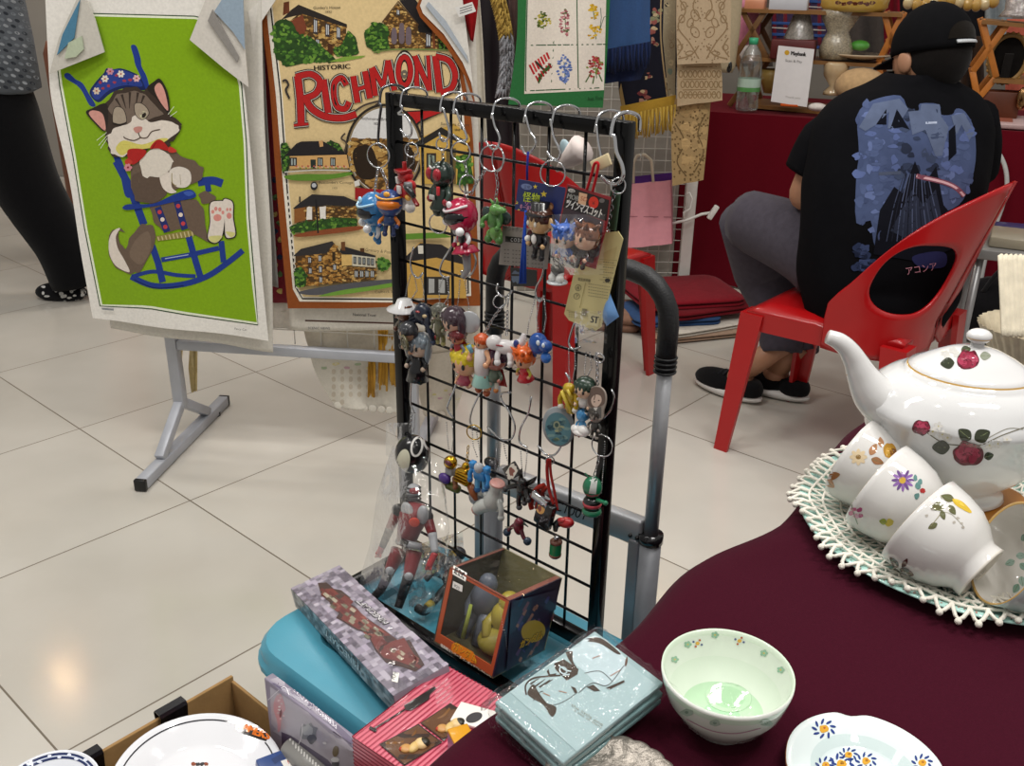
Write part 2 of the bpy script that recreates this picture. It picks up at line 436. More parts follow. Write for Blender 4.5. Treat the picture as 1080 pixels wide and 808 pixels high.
w = MB('#8f8b84'); w.box((-2.5, 5.6, 1.2), (5.2, .1, 2.4)); w.build('wall_back', mat('plaster', .8, noise_s=6, noise_a=.06, bump=.1, bump_s=80)).__setitem__('kind', 'structure')
w = MB('#b9b4ab'); w.box((-2.5, 5.53, .06), (5.2, .03, .12), bev=.006); w.build('baseboard_back', PLASTIC)['kind'] = 'structure'
w = MB('#77736d'); w.box((3.2, 6.2, 1.3), (6.2, .1, 2.6)); w.build('wall_far', mat('plaster'))['kind'] = 'structure'

# ================================================================== STALL TABLE under its maroon cloth
TZ = .70
def tedge(b):      # where the table's near edge runs (small waves of the draped cloth)
    return .497 + .03 * math.exp(-((b - .30) / .09) ** 2) + .012 * sin(b * 17 + .6)
t = thing('trestle_table', 'trestle table hidden under the maroon cloth with teapot and bowls', 'table', W(1.1, .1, 0))
MB('#7a5a3c').box(W(1.12, .1, TZ - .019), (1.06, 1.40, .02), rot=Mx.Rotation(TILEA + .025, 4, 'Z'), bev=.004).build('table_top', WOOD, t)
for a in (.6, 1.6):
    for b in (-.5, .7): MB('#55524e').cyl(W(a, b, 0), W(a, b, TZ - .027), .016).build('leg', STEEL, t)
def cloth_fn(u, v):
    b = -.62 + 1.46 * u; e = tedge(b); D = .62
    L = 1.2; tot = L + D; s = v * tot
    if s < L:
        a = e + L - s; z = TZ - .0003; r = L - s
        if r < .03: z -= (1 - r / .03) ** 2 * .006
        z += .0012 * sin(b * 26 + a * 9) * max(0, 1 - abs(r - .02) / .12)
        return W(a, b, z)
    d = s - L; fold = .018 * sin(b * 21 + 1.5 * sin(b * 7)) * min(1, d / .25)
    return W(e - .004 - .012 * min(1, d / .03) + fold - .02 * d, b, TZ - .006 - d)
mb = MB('#39091a'); mb.grid(cloth_fn, 110, 120)
def cloth_back(u, v):
    a = .497 + 1.2 * u; d = v * .62
    return W(a, .84 + .006 + .014 * sin(a * 23) * min(1, d / .2), TZ - .002 - d)
mb.grid(cloth_back, 60, 20)
tag(mb.build('tablecloth', TABLEC), 'plain maroon cloth draped over the table that holds the teapot and bowls', 'tablecloth')

# ================================================================== TEAL TOTE
t = thing('storage_tote', 'teal plastic storage tote with a ribbed lid carrying the wire display', 'storage box', W(.2, .17, 0))
def rrect(a0, a1, b0, b1, r, n=6):
    out = []
    for cx, cy, s in ((a1 - r, b1 - r, 0), (a0 + r, b1 - r, 90), (a0 + r, b0 + r, 180), (a1 - r, b0 + r, 270)):
        out += [(cx + cos(radians(s + 90 * i / n)) * r, cy + sin(radians(s + 90 * i / n)) * r) for i in range(n + 1)]
    return out
def stack(mb, layers, col=None, cap0=True, cap1=True):
    """rounded rectangles (a0,a1,b0,b1,r,z) skinned one to the next"""
    n0 = len(mb.v); vs = []; fs = []
    for a0, a1, b0, b1, r, z in layers: vs += [W(a, b, z) for a, b in rrect(a0, a1, b0, b1, r)]
    k = 28
    for i in range(len(layers) - 1):
        for j in range(k): fs.append((i * k + j, i * k + (j + 1) % k, (i + 1) * k + (j + 1) % k, (i + 1) * k + j))
    if cap0: fs.append(tuple(range(k))[::-1])
    if cap1: fs.append(tuple((len(layers) - 1) * k + j for j in range(k)))
    mb.add(vs, fs, col)
    return mb
stack(MB('#3f8499'), [(-.01, .41, .03, .31, .05, 0), (-.012, .412, .028, .312, .05, .01), (-.034, .436, .012, .332, .055, .395)]).build('tote_body', TOTE, t, auto=35)
stack(MB('#4a94aa'), [(-.046, .444, .002, .338, .06, .392), (-.05, .448, -.002, .342, .062, .396), (-.05, .448, -.002, .342, .062, .404), (-.046, .444, .002, .338, .06, .410), (-.046, .444, .002, .338, .06, .418),
    (-.04, .438, .008, .332, .058, .4275), (-.03, .428, .018, .327, .05, .430), (.012, .386, .052, .293, .034, .432), (.022, .376, .062, .283, .03, .431), (.028, .37, .068, .277, .028, .4235), (.034, .364, .074, .271, .026, .423)], cap0=False).build('tote_lid', TOTE, t, auto=35)

# ================================================================== WIRE DISPLAY FRAME
FB = .272; FT = 1.085; FA0, FA1 = -.018, .323; FZ = .432
t = thing('wire_display_frame', 'black steel wire grid display frame hung with character key chains', 'display rack', W(.15, FB, FZ))
q = .0075
def fbox(mb, a0, a1, b0, b1, z0, z1, col=None, bev=.0015):
    c = W((a0 + a1) / 2, (b0 + b1) / 2, (z0 + z1) / 2); R = Mx((E1, E2, V((0, 0, 1)))).transposed().to_4x4()
    return mb.box(c, (a1 - a0, b1 - b0, z1 - z0), col, R, bev)
for a in (FA0, FA1): fbox(MB('#060607'), a - q, a + q, FB - q, FB + q, FZ, FT + q).build('post', BLACKM, t)
fbox(MB('#060607'), FA0 + q, FA1 - q, FB - q, FB + q, FT - q, FT + q).build('top_rail', BLACKM, t)
fbox(MB('#060607'), FA0 + q, FA1 - q, FB - q, FB + q, FZ + .012, FZ + .03).build('bottom_rail', BLACKM, t)
for a in (FA0, FA1): fbox(MB('#060607'), a - q, a + q, FB - .13, FB - q, FZ, FZ + .014).build('foot', BLACKM, t)
fbox(MB('#060607'), FA0 + q, FA1 - q, FB - .13, FB - .112, FZ, FZ + .014).build('front_bar', BLACKM, t)
mb = MB('#101012')
for i in range(1, 7): mb.cyl(W(FA0 + (FA1 - FA0) * i / 7, FB, FZ + .02), W(FA0 + (FA1 - FA0) * i / 7, FB, FT), .0019, seg=6)
for i in range(1, 13): mb.cyl(W(FA0, FB - .003, FT - .0497 * i), W(FA1, FB - .003, FT - .0497 * i), .0019, seg=6)
mb.build('wire_grid', BLACKM, t)

# ================================================================== HAND TROLLEY behind the frame
TR = W(.321, .388); TL = W(.063, .368)
t = thing('hand_trolley', 'folded grey tube hand trolley with black foam grip behind the wire display', 'trolley', W(.2, .37, 0))
dt = (TR - TL).normalized()
def TP(p, z): return V((p.x, p.y, z))
for p in (TL, TR):
    MB('#a2a4a8').cyl(TP(p, .545), TP(p, .80), .0095, seg=18).build('pole', STEEL, t)
    MB('#909398').cyl(TP(p, .10), TP(p, .555), .0145, seg=18).box(TP(p, .3) - dt * .018, (.018, .024, .5), rot=Mx.Rotation(math.atan2(dt.y, dt.x), 4, 'Z'), bev=.003).build('sleeve', STEEL, t)
    MB('#161618').cyl(TP(p, .55), TP(p, .562), .0165, seg=18).build('collar', GLOSSP, t)
    MB('#1a1a1c').torus(TP(p, .06) + V((.03, .03, 0)), .045, .015, dt.cross(V((0, 0, 1))).cross(V((0, 0, 1))), seg=24, ms=8).cyl(TP(p, .06) + V((.03, .03, 0)) - dt * .01, TP(p, .06) + V((.03, .03, 0)) + dt * .01, .032).build('wheel', PLASTIC, t)
gr = [TP(TL, .78)] + [TP(TL, .85)] + [TP(TL + dt * (.055 * (1 - cos(x))), .85 + .055 * sin(x)) for x in (.3, .6, .9, 1.2, 1.57)]
gr += [TP(TR - dt * (.055 * (1 - cos(x))), .85 + .055 * sin(x)) for x in (1.57, 1.2, .9, .6, .3)] + [TP(TR, .85), TP(TR, .79)]
mb = MB('#1b1c1e'); mb.tube(gr, .0125, seg=14)
for p in (TL, TR):
    for k in range(4): mb.torus(TP(p, .79 + k * .006), .0128, .0016, seg=16, ms=5)
mb.build('foam_grip', FOAM, t)
cb = MB('#b0b2b5'); d = TR - TL; cb.box((TL + TR) / 2 + V((0, 0, .56)), (d.length - .02, .02, .038), rot=Mx.Rotation(math.atan2(dt.y, dt.x), 4, 'Z'), bev=.004)
a_ = Art(cb, hit_bvh(cb.bvh()), maxe=20); a_.text('C1001', 583, 537, 10, '#222', 19)
cb.build('cross_bar', STEEL, t)
for p in (TL, TR):
    mb = MB('#111'); s = 1 if p is TL else -1
    for k in (.016, .026): mb.ell(TP(p, .555) + dt * s * k + V((-.005, -.010, 0)), .003, seg=8, rings=6)
    mb.build('rivet', PLASTIC, t)
MB('#6d7074').box(TP((TL + TR) / 2, .02) + V((.06, .08, 0)), (.26, .16, .012), rot=Mx.Rotation(math.atan2(dt.y, dt.x), 4, 'Z'), bev=.003).build('toe_plate', STEEL, t)

# ================================================================== RED PLASTIC CHAIRS
def chair(loc, face, label, group):
    """local: x to the chair's right, y forward, z up"""
    f = V((*face, 0)).normalized(); R = Mx((V((f.y, -f.x, 0)), f, V((0, 0, 1)))).transposed().to_4x4()
    t = thing('plastic_chair', label, 'chair', loc, R, group); C = '#a50c10'; SH = .44
    seat = MB(C)
    def sf(u, v):
        x, y = (u - .5) * 2, (v - .5) * 2
        wdt = .205 + .012 * y
        edge = max(abs(x), abs(y)); drop = -.006 - .018 * max(0, edge - .8) / .2 * (1 if edge > .8 else 0)
        dish = -.012 * (1 - x * x) * (1 - y * y)
        return V((x * wdt, y * .205 + .01, SH + drop + dish))
    seat.grid(sf, 20, 20)
    rim = [(x * (.205 + .012 * y), y * .205 + .01) for x, y in ((-1, -1), (-1, 0), (-1, 1), (-.5, 1), (0, 1), (.5, 1), (1, 1), (1, 0), (1, -1), (.5, -1), (0, -1), (-.5, -1))]
    n = len(rim); seat.add([V((x, y, SH - .024)) for x, y in rim] + [V((x * .985, y * .985, SH - .075)) for x, y in rim], [(i, (i + 1) % n, n + (i + 1) % n, n + i) for i in range(n)], smooth=False)
    seat.build('seat', CHAIRP, t, local=True, solid=.005, weld=1e-4)
    for sx in (-1, 1):
        for sy in (-1, 1):
            lg = MB(C); x0, y0 = sx * .19, sy * .19 + .01; x1, y1 = sx * (.225 if sy > 0 else .215), sy * .225 + .01
            prof = [(-.024, -.024), (.024, -.024), (.024, -.012), (-.010, -.010), (-.010, .024), (-.024, .024)]
            vs = []; ks = 6
            for i in range(ks + 1):
                q = i / ks; cx, cy = x0 + (x1 - x0) * q, y0 + (y1 - y0) * q; sc = 1.35 - .5 * q
                vs += [V((cx - sx * px * sc, cy - sy * py * sc, (SH - .03) * (1 - q))) for px, py in prof]
            m = len(prof); fs = [(i * m + j, i * m + (j + 1) % m, (i + 1) * m + (j + 1) % m, (i + 1) * m + j) for i in range(ks) for j in range(m)]
            fs += [tuple(range(m))[::-1], tuple(ks * m + j for j in range(m))]
            lg.add(vs, fs, smooth=False); lg.build('leg', CHAIRP, t, local=True)
    # tub back: one curved shell with a hole either side of a middle splat
    def pos(th, z):
        k = max(0, z - SH); c = cos(th)
        m = max(0., 1 - k / .3); e = 1 - .42 * m
        return V(((.219 + .06 * k) * math.copysign(abs(sin(th)) ** e, th), -.008 - (.197 + .29 * k) * (abs(c) ** e if c > 0 else c * .4), z))
    ZB = SH - .075
    def ztop(th): return SH + .012 + .350 * max(0., cos(th * .93)) ** .8
    TM = radians(97)
    for sx in (-1, 1):
        bk = MB(C); NA = 56; out = []; inn = []
        hc = (radians(45), SH + .135); hr = (radians(27), .088)
        for i in range(NA):
            a = 2 * pi * i / NA; c, s_ = cos(a), sin(a); d = 0.
            while d < 3:
                th, z = hc[0] + c * d * radians(60), hc[1] + s_ * d * .3
                if th < 0 or th > TM or z < ZB or z > ztop(th): break
                d += .01
            out.append((min(TM, max(0, th)), max(ZB, min(z, ztop(max(0, min(TM, th)))))))
            hk = 1 / max(abs(c) ** 2.6 + abs(s_) ** 2.6, 1e-6) ** (1 / 2.6); hx_, hz = c * hr[0] * hk, s_ * hr[1] * hk
            inn.append((hc[0] + hx_ * (1. if hx_ < 0 else 1 - .30 * (hz / hr[1])), hc[1] + hz))
        rg = 8
        bk.add([pos(sx * (o[0] + (q[0] - o[0]) * k / rg), o[1] + (q[1] - o[1]) * k / rg) for k in range(rg + 1) for o, q in zip(out, inn)],
               [(k * NA + j, k * NA + (j + 1) % NA, (k + 1) * NA + (j + 1) % NA, (k + 1) * NA + j) for k in range(rg) for j in range(NA)])
        if sx < 0: first = bk
        else: first.add(bk.v, bk.f)
    first.build('backrest', CHAIRP, t, local=True, solid=.007, weld=1e-4)
    return t
chair(W(-.015, 1.915), (-.755, .656), 'red plastic chair the seated person in the black cap uses', 'red plastic chairs')
chair((.134, 2.93, 0), (.656, .755), 'empty red plastic chair standing behind the wire key chain display', 'red plastic chairs')

# ================================================================== BOXES on and around the tote
def rot3(yaw, tx, ty): return Mx.Rotation(radians(yaw), 3, 'Z') @ Mx.Rotation(radians(ty), 3, 'Y') @ Mx.Rotation(radians(tx), 3, 'X')
class OB:
    def __init__(s, c, ang, d):
        s.c = V(c); s.R = rot3(*ang); s.d = V(d); s.ax, s.ay, s.az = [s.R.col[i].copy() for i in range(3)]
    def p(s, x, y, z): return s.c + s.ax * (x * s.d.x / 2) + s.ay * (y * s.d.y / 2) + s.az * (z * s.d.z / 2)
    def top(s): return hit_plane(s.p(-1, -1, 1), s.ax, s.ay)          # metres from the near left top corner
    def front(s): return hit_plane(s.p(-1, -1, -1), s.ax, s.az)
    def right(s): return hit_plane(s.p(1, -1, -1), s.ay, s.az)
    def box(s, mb, col, bev=.0015): return mb.box(s.c, s.d, col, s.R.to_4x4(), bev)
# --- long brick-pattern set box
b = OB((-.1791, .9675, .4600), (-54.6, 7.06, -5.63), (.2931, .0737, .0302))
mb = MB(); b.box(mb, '#9a92a0'); rnd = random.Random(3); PAL = ['#a49daa', '#928a97', '#b0a9b5', '#857d8b', '#a99fb0', '#968d9d']
A = Art(mb, b.top(), .0003, .05)
nx, ny = 44, 11
for j in range(ny):
    for i in range(nx):
        if rnd.random() < .75:
            x0, x1, y0, y1 = b.d.x * i / nx, b.d.x * min(nx, i + rnd.choice((1, 2, 2))) / nx, b.d.y * j / ny, b.d.y * (j + 1) / ny
            A.poly([(x0, y0), (x1, y0), (x1, y1), (x0, y1)], rnd.choice(PAL), False)
A.l += 1
A2 = Art(mb, b.front(), .0003, .05)
for j in range(5):
    for i in range(40):
        x0, x1, y0, y1 = b.d.x * i / 40, b.d.x * min(40, i + rnd.choice((1, 2))) / 40, b.d.z * j / 5, b.d.z * (j + 1) / 5
        A2.poly([(x0, y0), (x1, y0), (x1, y1), (x0, y1)], rnd.choice(['#9fa6ab', '#868d92', '#b3b9bc', '#777d83']), False)
A2.l += 1
mbh = mb.bvh(); AP = Art(mb, hit_bvh(mbh), .0006, 12); AP.Z = zm(260, 560, 3.258)
win = [(245, 180), (275, 178), (300, 200), (325, 205), (358, 230), (345, 245), (375, 262), (400, 290), (430, 312), (480, 345), (530, 385), (560, 375), (612, 462), (580, 485), (540, 470), (480, 455), (445, 415), (412, 350), (375, 340), (340, 318), (308, 300), (318, 285), (285, 250), (290, 232), (255, 215)]
AP.poly(jag(win, 0, 1), '#3b2320'); AP.poly([(x * .86 + 60, y * .86 + 46) for x, y in win], '#6d2a26')
for k in range(70):
    x, y = rnd.uniform(260, 590), 0; y = 200 + (x - 250) * .78 + rnd.uniform(-28, 30)
    AP.poly([(x, y), (x + 16, y + 12), (x + 8, y + 20), (x - 8, y + 8)], rnd.choice(['#7a3a33', '#4a2a26', '#8b4a40', '#8f8a76', '#6b6a58', '#5d1f1f', '#a9a08c']), False)
AP.l += 1
AP.text('MINECRAFT', 492, 318, 22, '#2a2426', vec=((-.77, -.64), (-.93, .37)), bold=3, w=128)
AP.text('MINECRAFT', 491, 317, 20, '#efedf0', vec=((-.77, -.64), (-.93, .37)), w=126)
AP.text('MINECRAFT', 389, 459, 27, '#5d666b', vec=((-.68, -.735), (.0, .95)), w=176, bold=2); AP.text('MINECRAFT', 388, 461, 23, '#e3e9ea', vec=((-.68, -.735), (.0, .95)), w=172)
AP.poly([(505, 486), (526, 490), (520, 524), (499, 518)], '#eceae4'); AP.text('RM', 507, 515, 15, '#444', -60)
t = thing('toy_set_box', 'long grey brick-pattern toy box with white block lettering lying across the teal lid', 'box', b.p(0, 0, -1))
mb.build('carton', GLOSSC, t)
fm = MB(); n_ = b.az
fm.grid(lambda u, v: b.p(-.55 + 1.25 * u, -.55 + 1.15 * v, 1) + n_ * (.0022 + .0012 * noise.noise(V((u * 14, v * 5, 3)))), 30, 8); fm.build('window_film', WRAP, t)

# --- model box with a clear front window
b = OB((-.0125, .952, .5105), (-38, -13.5, 3.4), (.094, .1076, .1009))
t = thing('model_kit_box', 'orange-edged window box with yellow katakana lettering standing on the tote lid', 'box', b.p(0, 0, -1))
mb = MB('#25202a'); T_ = .002
def panel(mb, ob, x0, x1, y0, y1, z0, z1, col):
    vs = [ob.p(x, y, z) for x in (x0, x1) for y in (y0, y1) for z in (z0, z1)]
    mb.add(vs, [(0, 1, 3, 2), (4, 6, 7, 5), (0, 4, 5, 1), (2, 3, 7, 6), (0, 2, 6, 4), (1, 5, 7, 3)], col, False)
panel(mb, b, -1, 1, -1, 1, -1, -.96, '#5c573f'); panel(mb, b, -1, 1, .96, 1, -.96, 1, '#8a845c'); panel(mb, b, .96, 1, -1, .96, -.96, 1, '#2a1f33'); panel(mb, b, -1, -.96, -1, .96, -.96, 1, '#47443a')
for (x0, x1, z0, z1) in ((-.96, .96, .92, 1), (-.96, .96, -.96, -.72), (-.96, -.84, -.72, .92), (.86, .96, -.72, .92)): panel(mb, b, x0, x1, -1, -.975, z0, z1, '#b4532f')
for (x0, x1, y0, y1) in ((-.96, .96, -1, -.93), (.82, .96, -.93, .96), (-.96, -.9, -.93, .96)): panel(mb, b, x0, x1, y0, y1, .975, 1, '#8c5548')
hull = MB(); b.box(hull, '#000', 0); A = Art(mb, hit_bvh(hull.bvh()), .0006, 8); A.Z = zm(440, 560, 4.04)
FV = ((.84, .545), (.15, -.99)); RV = ((.86, -.42), (.21, -.98))
A.poly([(150, 480), (175, 478), (240, 515), (255, 555), (235, 580), (165, 540), (145, 505)], '#e8831c')
A.text('ガンダム', 152, 500, 30, '#f4c430', vec=FV, w=118, bold=2); A.text('ガンダム', 153, 501, 28, '#a8321a', vec=FV, w=116)
A.text('機動戦士シリーズ フィギュアコレクション', 100, 490, 11, '#f1e6d8', vec=FV, w=255, bold=.6)
A.poly([(155, 148), (212, 182), (208, 216), (152, 184)], '#f1efe8'); A.text('組立式', 158, 176, 20, '#1b1b1b', vec=FV, w=50, bold=1)
A.poly([(155, 212), (196, 232), (193, 260), (151, 240)], '#efeee9'); A.text('¥20', 158, 236, 13, '#555', vec=FV)
for k in range(26): A.text('▪', 350 + k * .0 + (390 - 350) * (1 - k / 26), 590 - k * 11.5, 7, '#cfc9c2', 90, align='l')
A.poly([(398, 300), (600, 245), (560, 480), (372, 640)], '#33243a')
for k in range(46):
    x, y = rnd.uniform(405, 590), rnd.uniform(290, 590)
    if y > 640 - (x - 372) * .85 or y < 300 - (x - 400) * .27: continue
    L_ = rnd.uniform(12, 40); A.poly([(x, y), (x + L_ * .6, y - L_), (x + L_ * .6 + 8, y - L_ + 6), (x + 10, y + 8)], rnd.choice(['#5b3f63', '#7a4a50', '#2b3452', '#8c5a58', '#1c1622', '#463a6a', '#9c6a55']), False)
A.l += 1
A.sm(oval(490, 425, 52, 46, -20), '#b9992e'); A.text('ガンダム', 428, 500, 32, '#1a1208', vec=RV, w=116, bold=3); A.text('ガンダム', 429, 499, 29, '#e7b828', vec=RV, w=114, bold=1)
mb.build('carton', GLOSSC, t)
fm = MB(); fm.grid(lambda u, v: b.p(-.86 + 1.75 * u, -.985, -.75 + 1.7 * v), 6, 6); fm.build('window_pane', PETW, t)
fm = MB(); fm.grid(lambda u, v: b.p(-1.01 + 2.02 * u, -1.01 + 2.02 * v, 1.015) + b.az * (.0018 * noise.noise(V((u * 7, v * 7, 0)))), 24, 24); fm.build('clear_top', WRAP, t)
fg = MB('#5d6470')      # the model inside: a grey trooper half with a pale green blade, an olive kneeling half
fg.ell(b.p(-.4, -.1, .55), (.012, .012, .014)).ell(b.p(-.4, -.1, .1), (.018, .014, .026)).tube([b.p(-.62, -.1, .3), b.p(-.7, -.3, -.1), b.p(-.5, -.5, -.25)], [.008, .006, .005])
for s_ in (-.15, .12): fg.tube([b.p(-.4 + s_, -.1, -.2), b.p(-.42 + s_ * 1.6, -.2, -.6), b.p(-.4 + s_ * 2, -.3, -.95)], [.009, .008, .008])
fg.build('grey_trooper', PLASTIC, t)
MB('#a9b94f').tube([b.p(-.42, -.62, -.75), b.p(-.36, -.66, .18)], [.003, .0022]).build('green_blade', GLOSSP, t)
fg = MB('#a99a3a'); fg.ell(b.p(.3, 0, .3), (.014, .014, .016)).ell(b.p(.3, 0, -.1), (.02, .017, .024)).ell(b.p(.35, -.2, -.6), (.026, .024, .016)).tube([b.p(.1, 0, .05), b.p(-.02, -.3, -.3), b.p(.2, -.5, -.5)], [.008, .007, .006]).tube([b.p(.5, 0, .05), b.p(.66, -.2, -.3), b.p(.6, -.45, -.7)], [.008, .007, .009])
fg.build('olive_trooper', PLASTIC, t)

# --- pink striped box with two little windows
PZ = .484; PH = .046
b = OB(W(.3365, .027, PZ - PH / 2), (math.degrees(math.atan2(-.656, .755)) + 3.2, 0, 0), (.191, .147, PH))
t = thing('gift_box', 'pink and red striped box with two brown windows on the tote lid', 'box', b.p(0, 0, -1))
mb = MB('#d76a7c'); b.box(mb, '#d86f80'); A = Art(mb, b.top(), .0003, .3)
n = 34
A.polys([[(b.d.x * (i + .25) / n * 1, 0), (b.d.x * (i + .62) / n, 0), (b.d.x * (i + .62) / n, b.d.y), (b.d.x * (i + .25) / n, b.d.y)] for i in range(n)], '#a62a45')
for hf, L_ in ((b.front(), b.d.x), (hit_plane(b.p(-1, 1, -1), -b.ay, b.az), b.d.y)):
    A2 = Art(mb, hf, .0003, .3); A2.polys([[(0, y), (L_, y), (L_, y + .0016), (0, y + .0016)] for y in [.003 + .0052 * k for k in range(9)]], '#a62a45')
AP = Art(mb, hit_bvh(mb.bvh()), .0012, 14); AP.Z = zm(360, 690, 6)
AP.line([(178, 468), (222, 492)], 20, '#17100f', False); AP.line([(205, 478), (410, 350)], 9, '#17100f', False); AP.poly([(395, 330), (540, 240), (590, 208), (600, 222), (560, 262), (556, 290), (440, 362), (410, 360)], '#17100f')
for q in ([(240, 575), (488, 447), (640, 562), (398, 712)], [(500, 440), (690, 315), (810, 392), (648, 556)]):
    AP.poly(q, '#2c170d', False)
    cx, cy = sum(p[0] for p in q) / 4, sum(p[1] for p in q) / 4; AP.l += 1
    AP.poly([(cx + (x - cx) * .93, cy + (y - cy) * .93) for x, y in q], '#5d3a1c', False); AP.l += 1
    AP.line([(q[0][0] + 40, q[0][1] - 5), (cx - 30, cy - 20), (q[1][0], q[1][1] + 30)], 14, '#7b5227', False, curve=True)
    AP.line([(q[3][0], q[3][1] - 40), (cx + 40, cy + 30), (q[2][0] - 30, q[2][1] - 10)], 16, '#46290f', False, curve=True); AP.l -= 2
mb.build('carton', GLOSSC, t)
for (u, v) in ((437, 788), (475, 767)):
    p = Zp(u, v, PZ + .002); c = MB('#d9b976'); d_ = (E2 * .8 - E1 * .1)
    c.ell(p, (.0052, .0085, .004), rot=Mx.Rotation(-.5, 4, 'Z')).ell(p - d_ * .009 - E1 * .006, (.006, .006, .003), '#c8965a').ell(p + d_ * .010 + E1 * .003, (.0075, .0075, .005), '#e2c48c').ell(p + d_ * .0135 + E1 * .005 + V((0, 0, .001)), (.006, .006, .0045), '#2c2a20').ell(p - d_ * .013 - E1 * .009, (.003, .003, .002), '#b8432f')
    c.build('charm', PLASTIC, t)
t = thing('trinket_box', 'small box with a yellow top and mauve sides on the pink striped box', 'box', Zp(485, 772, PZ))
c0 = Zp(487, 776, PZ + .027); R_ = Mx.Rotation(radians(-66), 4, 'Z'); MB('#a6779b').box(c0 - V((0, 0, .014)), (.026, .022, .024), None, R_, .001).build('carton_sides', GLOSSC, t)
MB('#d99a1e').box(c0 - V((0, 0, .0005)), (.0262, .0222, .004), None, R_, .001).build('yellow_lid', GLOSSC, t)
t = MB('#ece9e2'); c0 = Zp(503, 757, PZ + .003); t.box(c0, (.05, .03, .004), None, Mx.Rotation(radians(-20), 4, 'Z'), .001); a_ = Art(t, hit_bvh(t.bvh()), .0003, 5)
a_.sm(oval(500, 757, 9, 5, -20), '#3c3b3d'); tag(t.build('gift_card', PAPER), 'white and black card half under the maroon cloth edge by the pink box', 'card')

# --- printed box standing in the carton
b = OB(W(.172, -.0155, .2135), (math.degrees(math.atan2(-.656, .755)), 0, 0), (.27, .013, .419))
mb = MB('#9a93a3'); b.box(mb, '#8d8698'); A = Art(mb, hit_bvh(mb.bvh()), .0004, 14); A.Z = zm(270, 690, 6.85)
A.poly([(45, 95), (140, 150), (480, 390), (770, 690), (780, 808), (560, 808), (60, 520)], '#a9a3ae'); A.poly([(45, 95), (140, 150), (470, 395), (770, 680), (775, 740), (440, 430), (110, 210), (52, 190)], '#5f566f')
A.poly([(185, 560), (260, 590), (520, 760), (560, 808), (300, 808), (190, 660)], '#51465f')
A.text('PERIHONAMORE', 585, 512, 38, '#ded9e2', vec=((-.75, -.66), (.0, .98)), w=420)
A.sm([(150, 300), (185, 290), (215, 390), (200, 420), (185, 460), (180, 540), (160, 560), (155, 480), (135, 420), (130, 360)], '#c08e98'); A.sm([(175, 400), (190, 410), (186, 450), (172, 450)], '#6c3a48')
for k in range(9): A.sm(blob(150 + rnd.uniform(0, 70), 290 + k * 22, 9, 7, .3, 8, k), rnd.choice(['#e1d5d6', '#b9a7ad', '#d5b6bb']), False)
A.l += 1
A.sm(blob(385, 560, 60, 65, .25, 14, 3), '#7d7f84'); A.sm(blob(375, 545, 35, 38, .3, 12, 5), '#a4a7aa'); A.sm(blob(405, 610, 30, 34, .3, 12, 6), '#4b4b51')
A.line([(300, 670), (330, 600), (340, 500)], 6, '#d6d3d8', curve=True); A.line([(90, 330), (200, 240), (240, 300)], 5, '#cfcbd2', curve=True)
A.sm(oval(578, 700, 22, 40, 8), '#6b5b3a'); A.sm(oval(575, 760, 30, 18), '#d5d7da'); A.poly([(550, 780), (605, 780), (600, 808), (555, 808)], '#3f3f47'); A.sm(blob(500, 640, 14, 10, .3), '#dcdadd')
A.poly([(700, 560), (740, 600), (790, 690), (770, 690)], '#6d5a4a'); A.line([(560, 560), (690, 650), (780, 760)], 4, '#4a4152')
tag(mb.build('figure_box', GLOSSC), 'grey and lilac figure box with upside-down lettering standing in the open carton', 'box')

# --- open cardboard carton with plates
CZ = .352
t = thing('cardboard_carton', 'open brown cardboard carton holding plates beside the teal tote', 'box', W(.13, -.16, 0))
def wall(n_, a0, a1, b0, b1, z0=.004, z1=CZ, col='#9c7a4c'): fbox(MB(col), a0, a1, b0, b1, z0, z1, None, .0012).build(n_, BOARD, t)
wall('side_wall', -.075, -.070, -.36, -.003); wall('back_wall', -.070, .36, -.0075, -.003, z1=CZ - .006); wall('side_wall', .355, .36, -.36, -.0075); wall('front_wall', -.070, .355, -.36, -.355); wall('bottom_panel', -.075, .36, -.36, -.003, 0, .004)
def binder_clip(u0, v0, u1, v1, lab):
    p, q_ = Zp(u0, v0, CZ), Zp(u1, v1, CZ); c = W(-.0725, (E2.dot((p + q_) / 2 - O0)), 0); L_ = (q_ - p).length; bc = E2.dot(c - O0)
    t = thing('binder_clip', lab, 'clip', W(-.0725, bc, CZ - .03), None, 'binder clips on the carton rim')
    mb = MB('#17171a'); prof = [(-.003, -.024), (-.0045, -.022), (-.0085, .004), (-.006, .008), (.006, .008), (.0085, .004), (.0045, -.022), (.003, -.024)]
    vs = [W(-.0725 + x, bc + s_ * L_ / 2, CZ + z) for s_ in (-1, 1) for x, z in prof]; n = len(prof)
    mb.add(vs, [(i, i + 1, n + i + 1, n + i) for i in range(n - 1)], None, False); mb.build('spring_body', GLOSSP, t, solid=.0008)
    h = MB('#b9babd'); h.tube([W(-.0665, bc - .008, CZ - .024), W(-.063, bc - .007, CZ - .045), W(-.061, bc, CZ - .05), W(-.063, bc + .007, CZ - .045), W(-.0665, bc + .008, CZ - .024)], .0008, seg=6); h.build('wire_handle', CHROME, t)
binder_clip(160, 752, 190, 738, 'black binder clip mid-way along the carton rim'); binder_clip(76, 800, 103, 790, 'black binder clip on the carton rim beside the blue patterned dish')
def plate_prof(R, h, th=.004): return [(0, 0), (R * .55, 0), (R * .62, .001), (R * .68, h * .35), (R * .97, h), (R, h + .001), (R, h - .0015), (R * .96, h - th * .7), (R * .66, -th * .6), (R * .55, -th), (0, -th)]
pc = V((-.364, .837, .335)); Rt = Mx.Rotation(radians(5), 4, 'X') @ Mx.Rotation(radians(7), 4, 'Y')
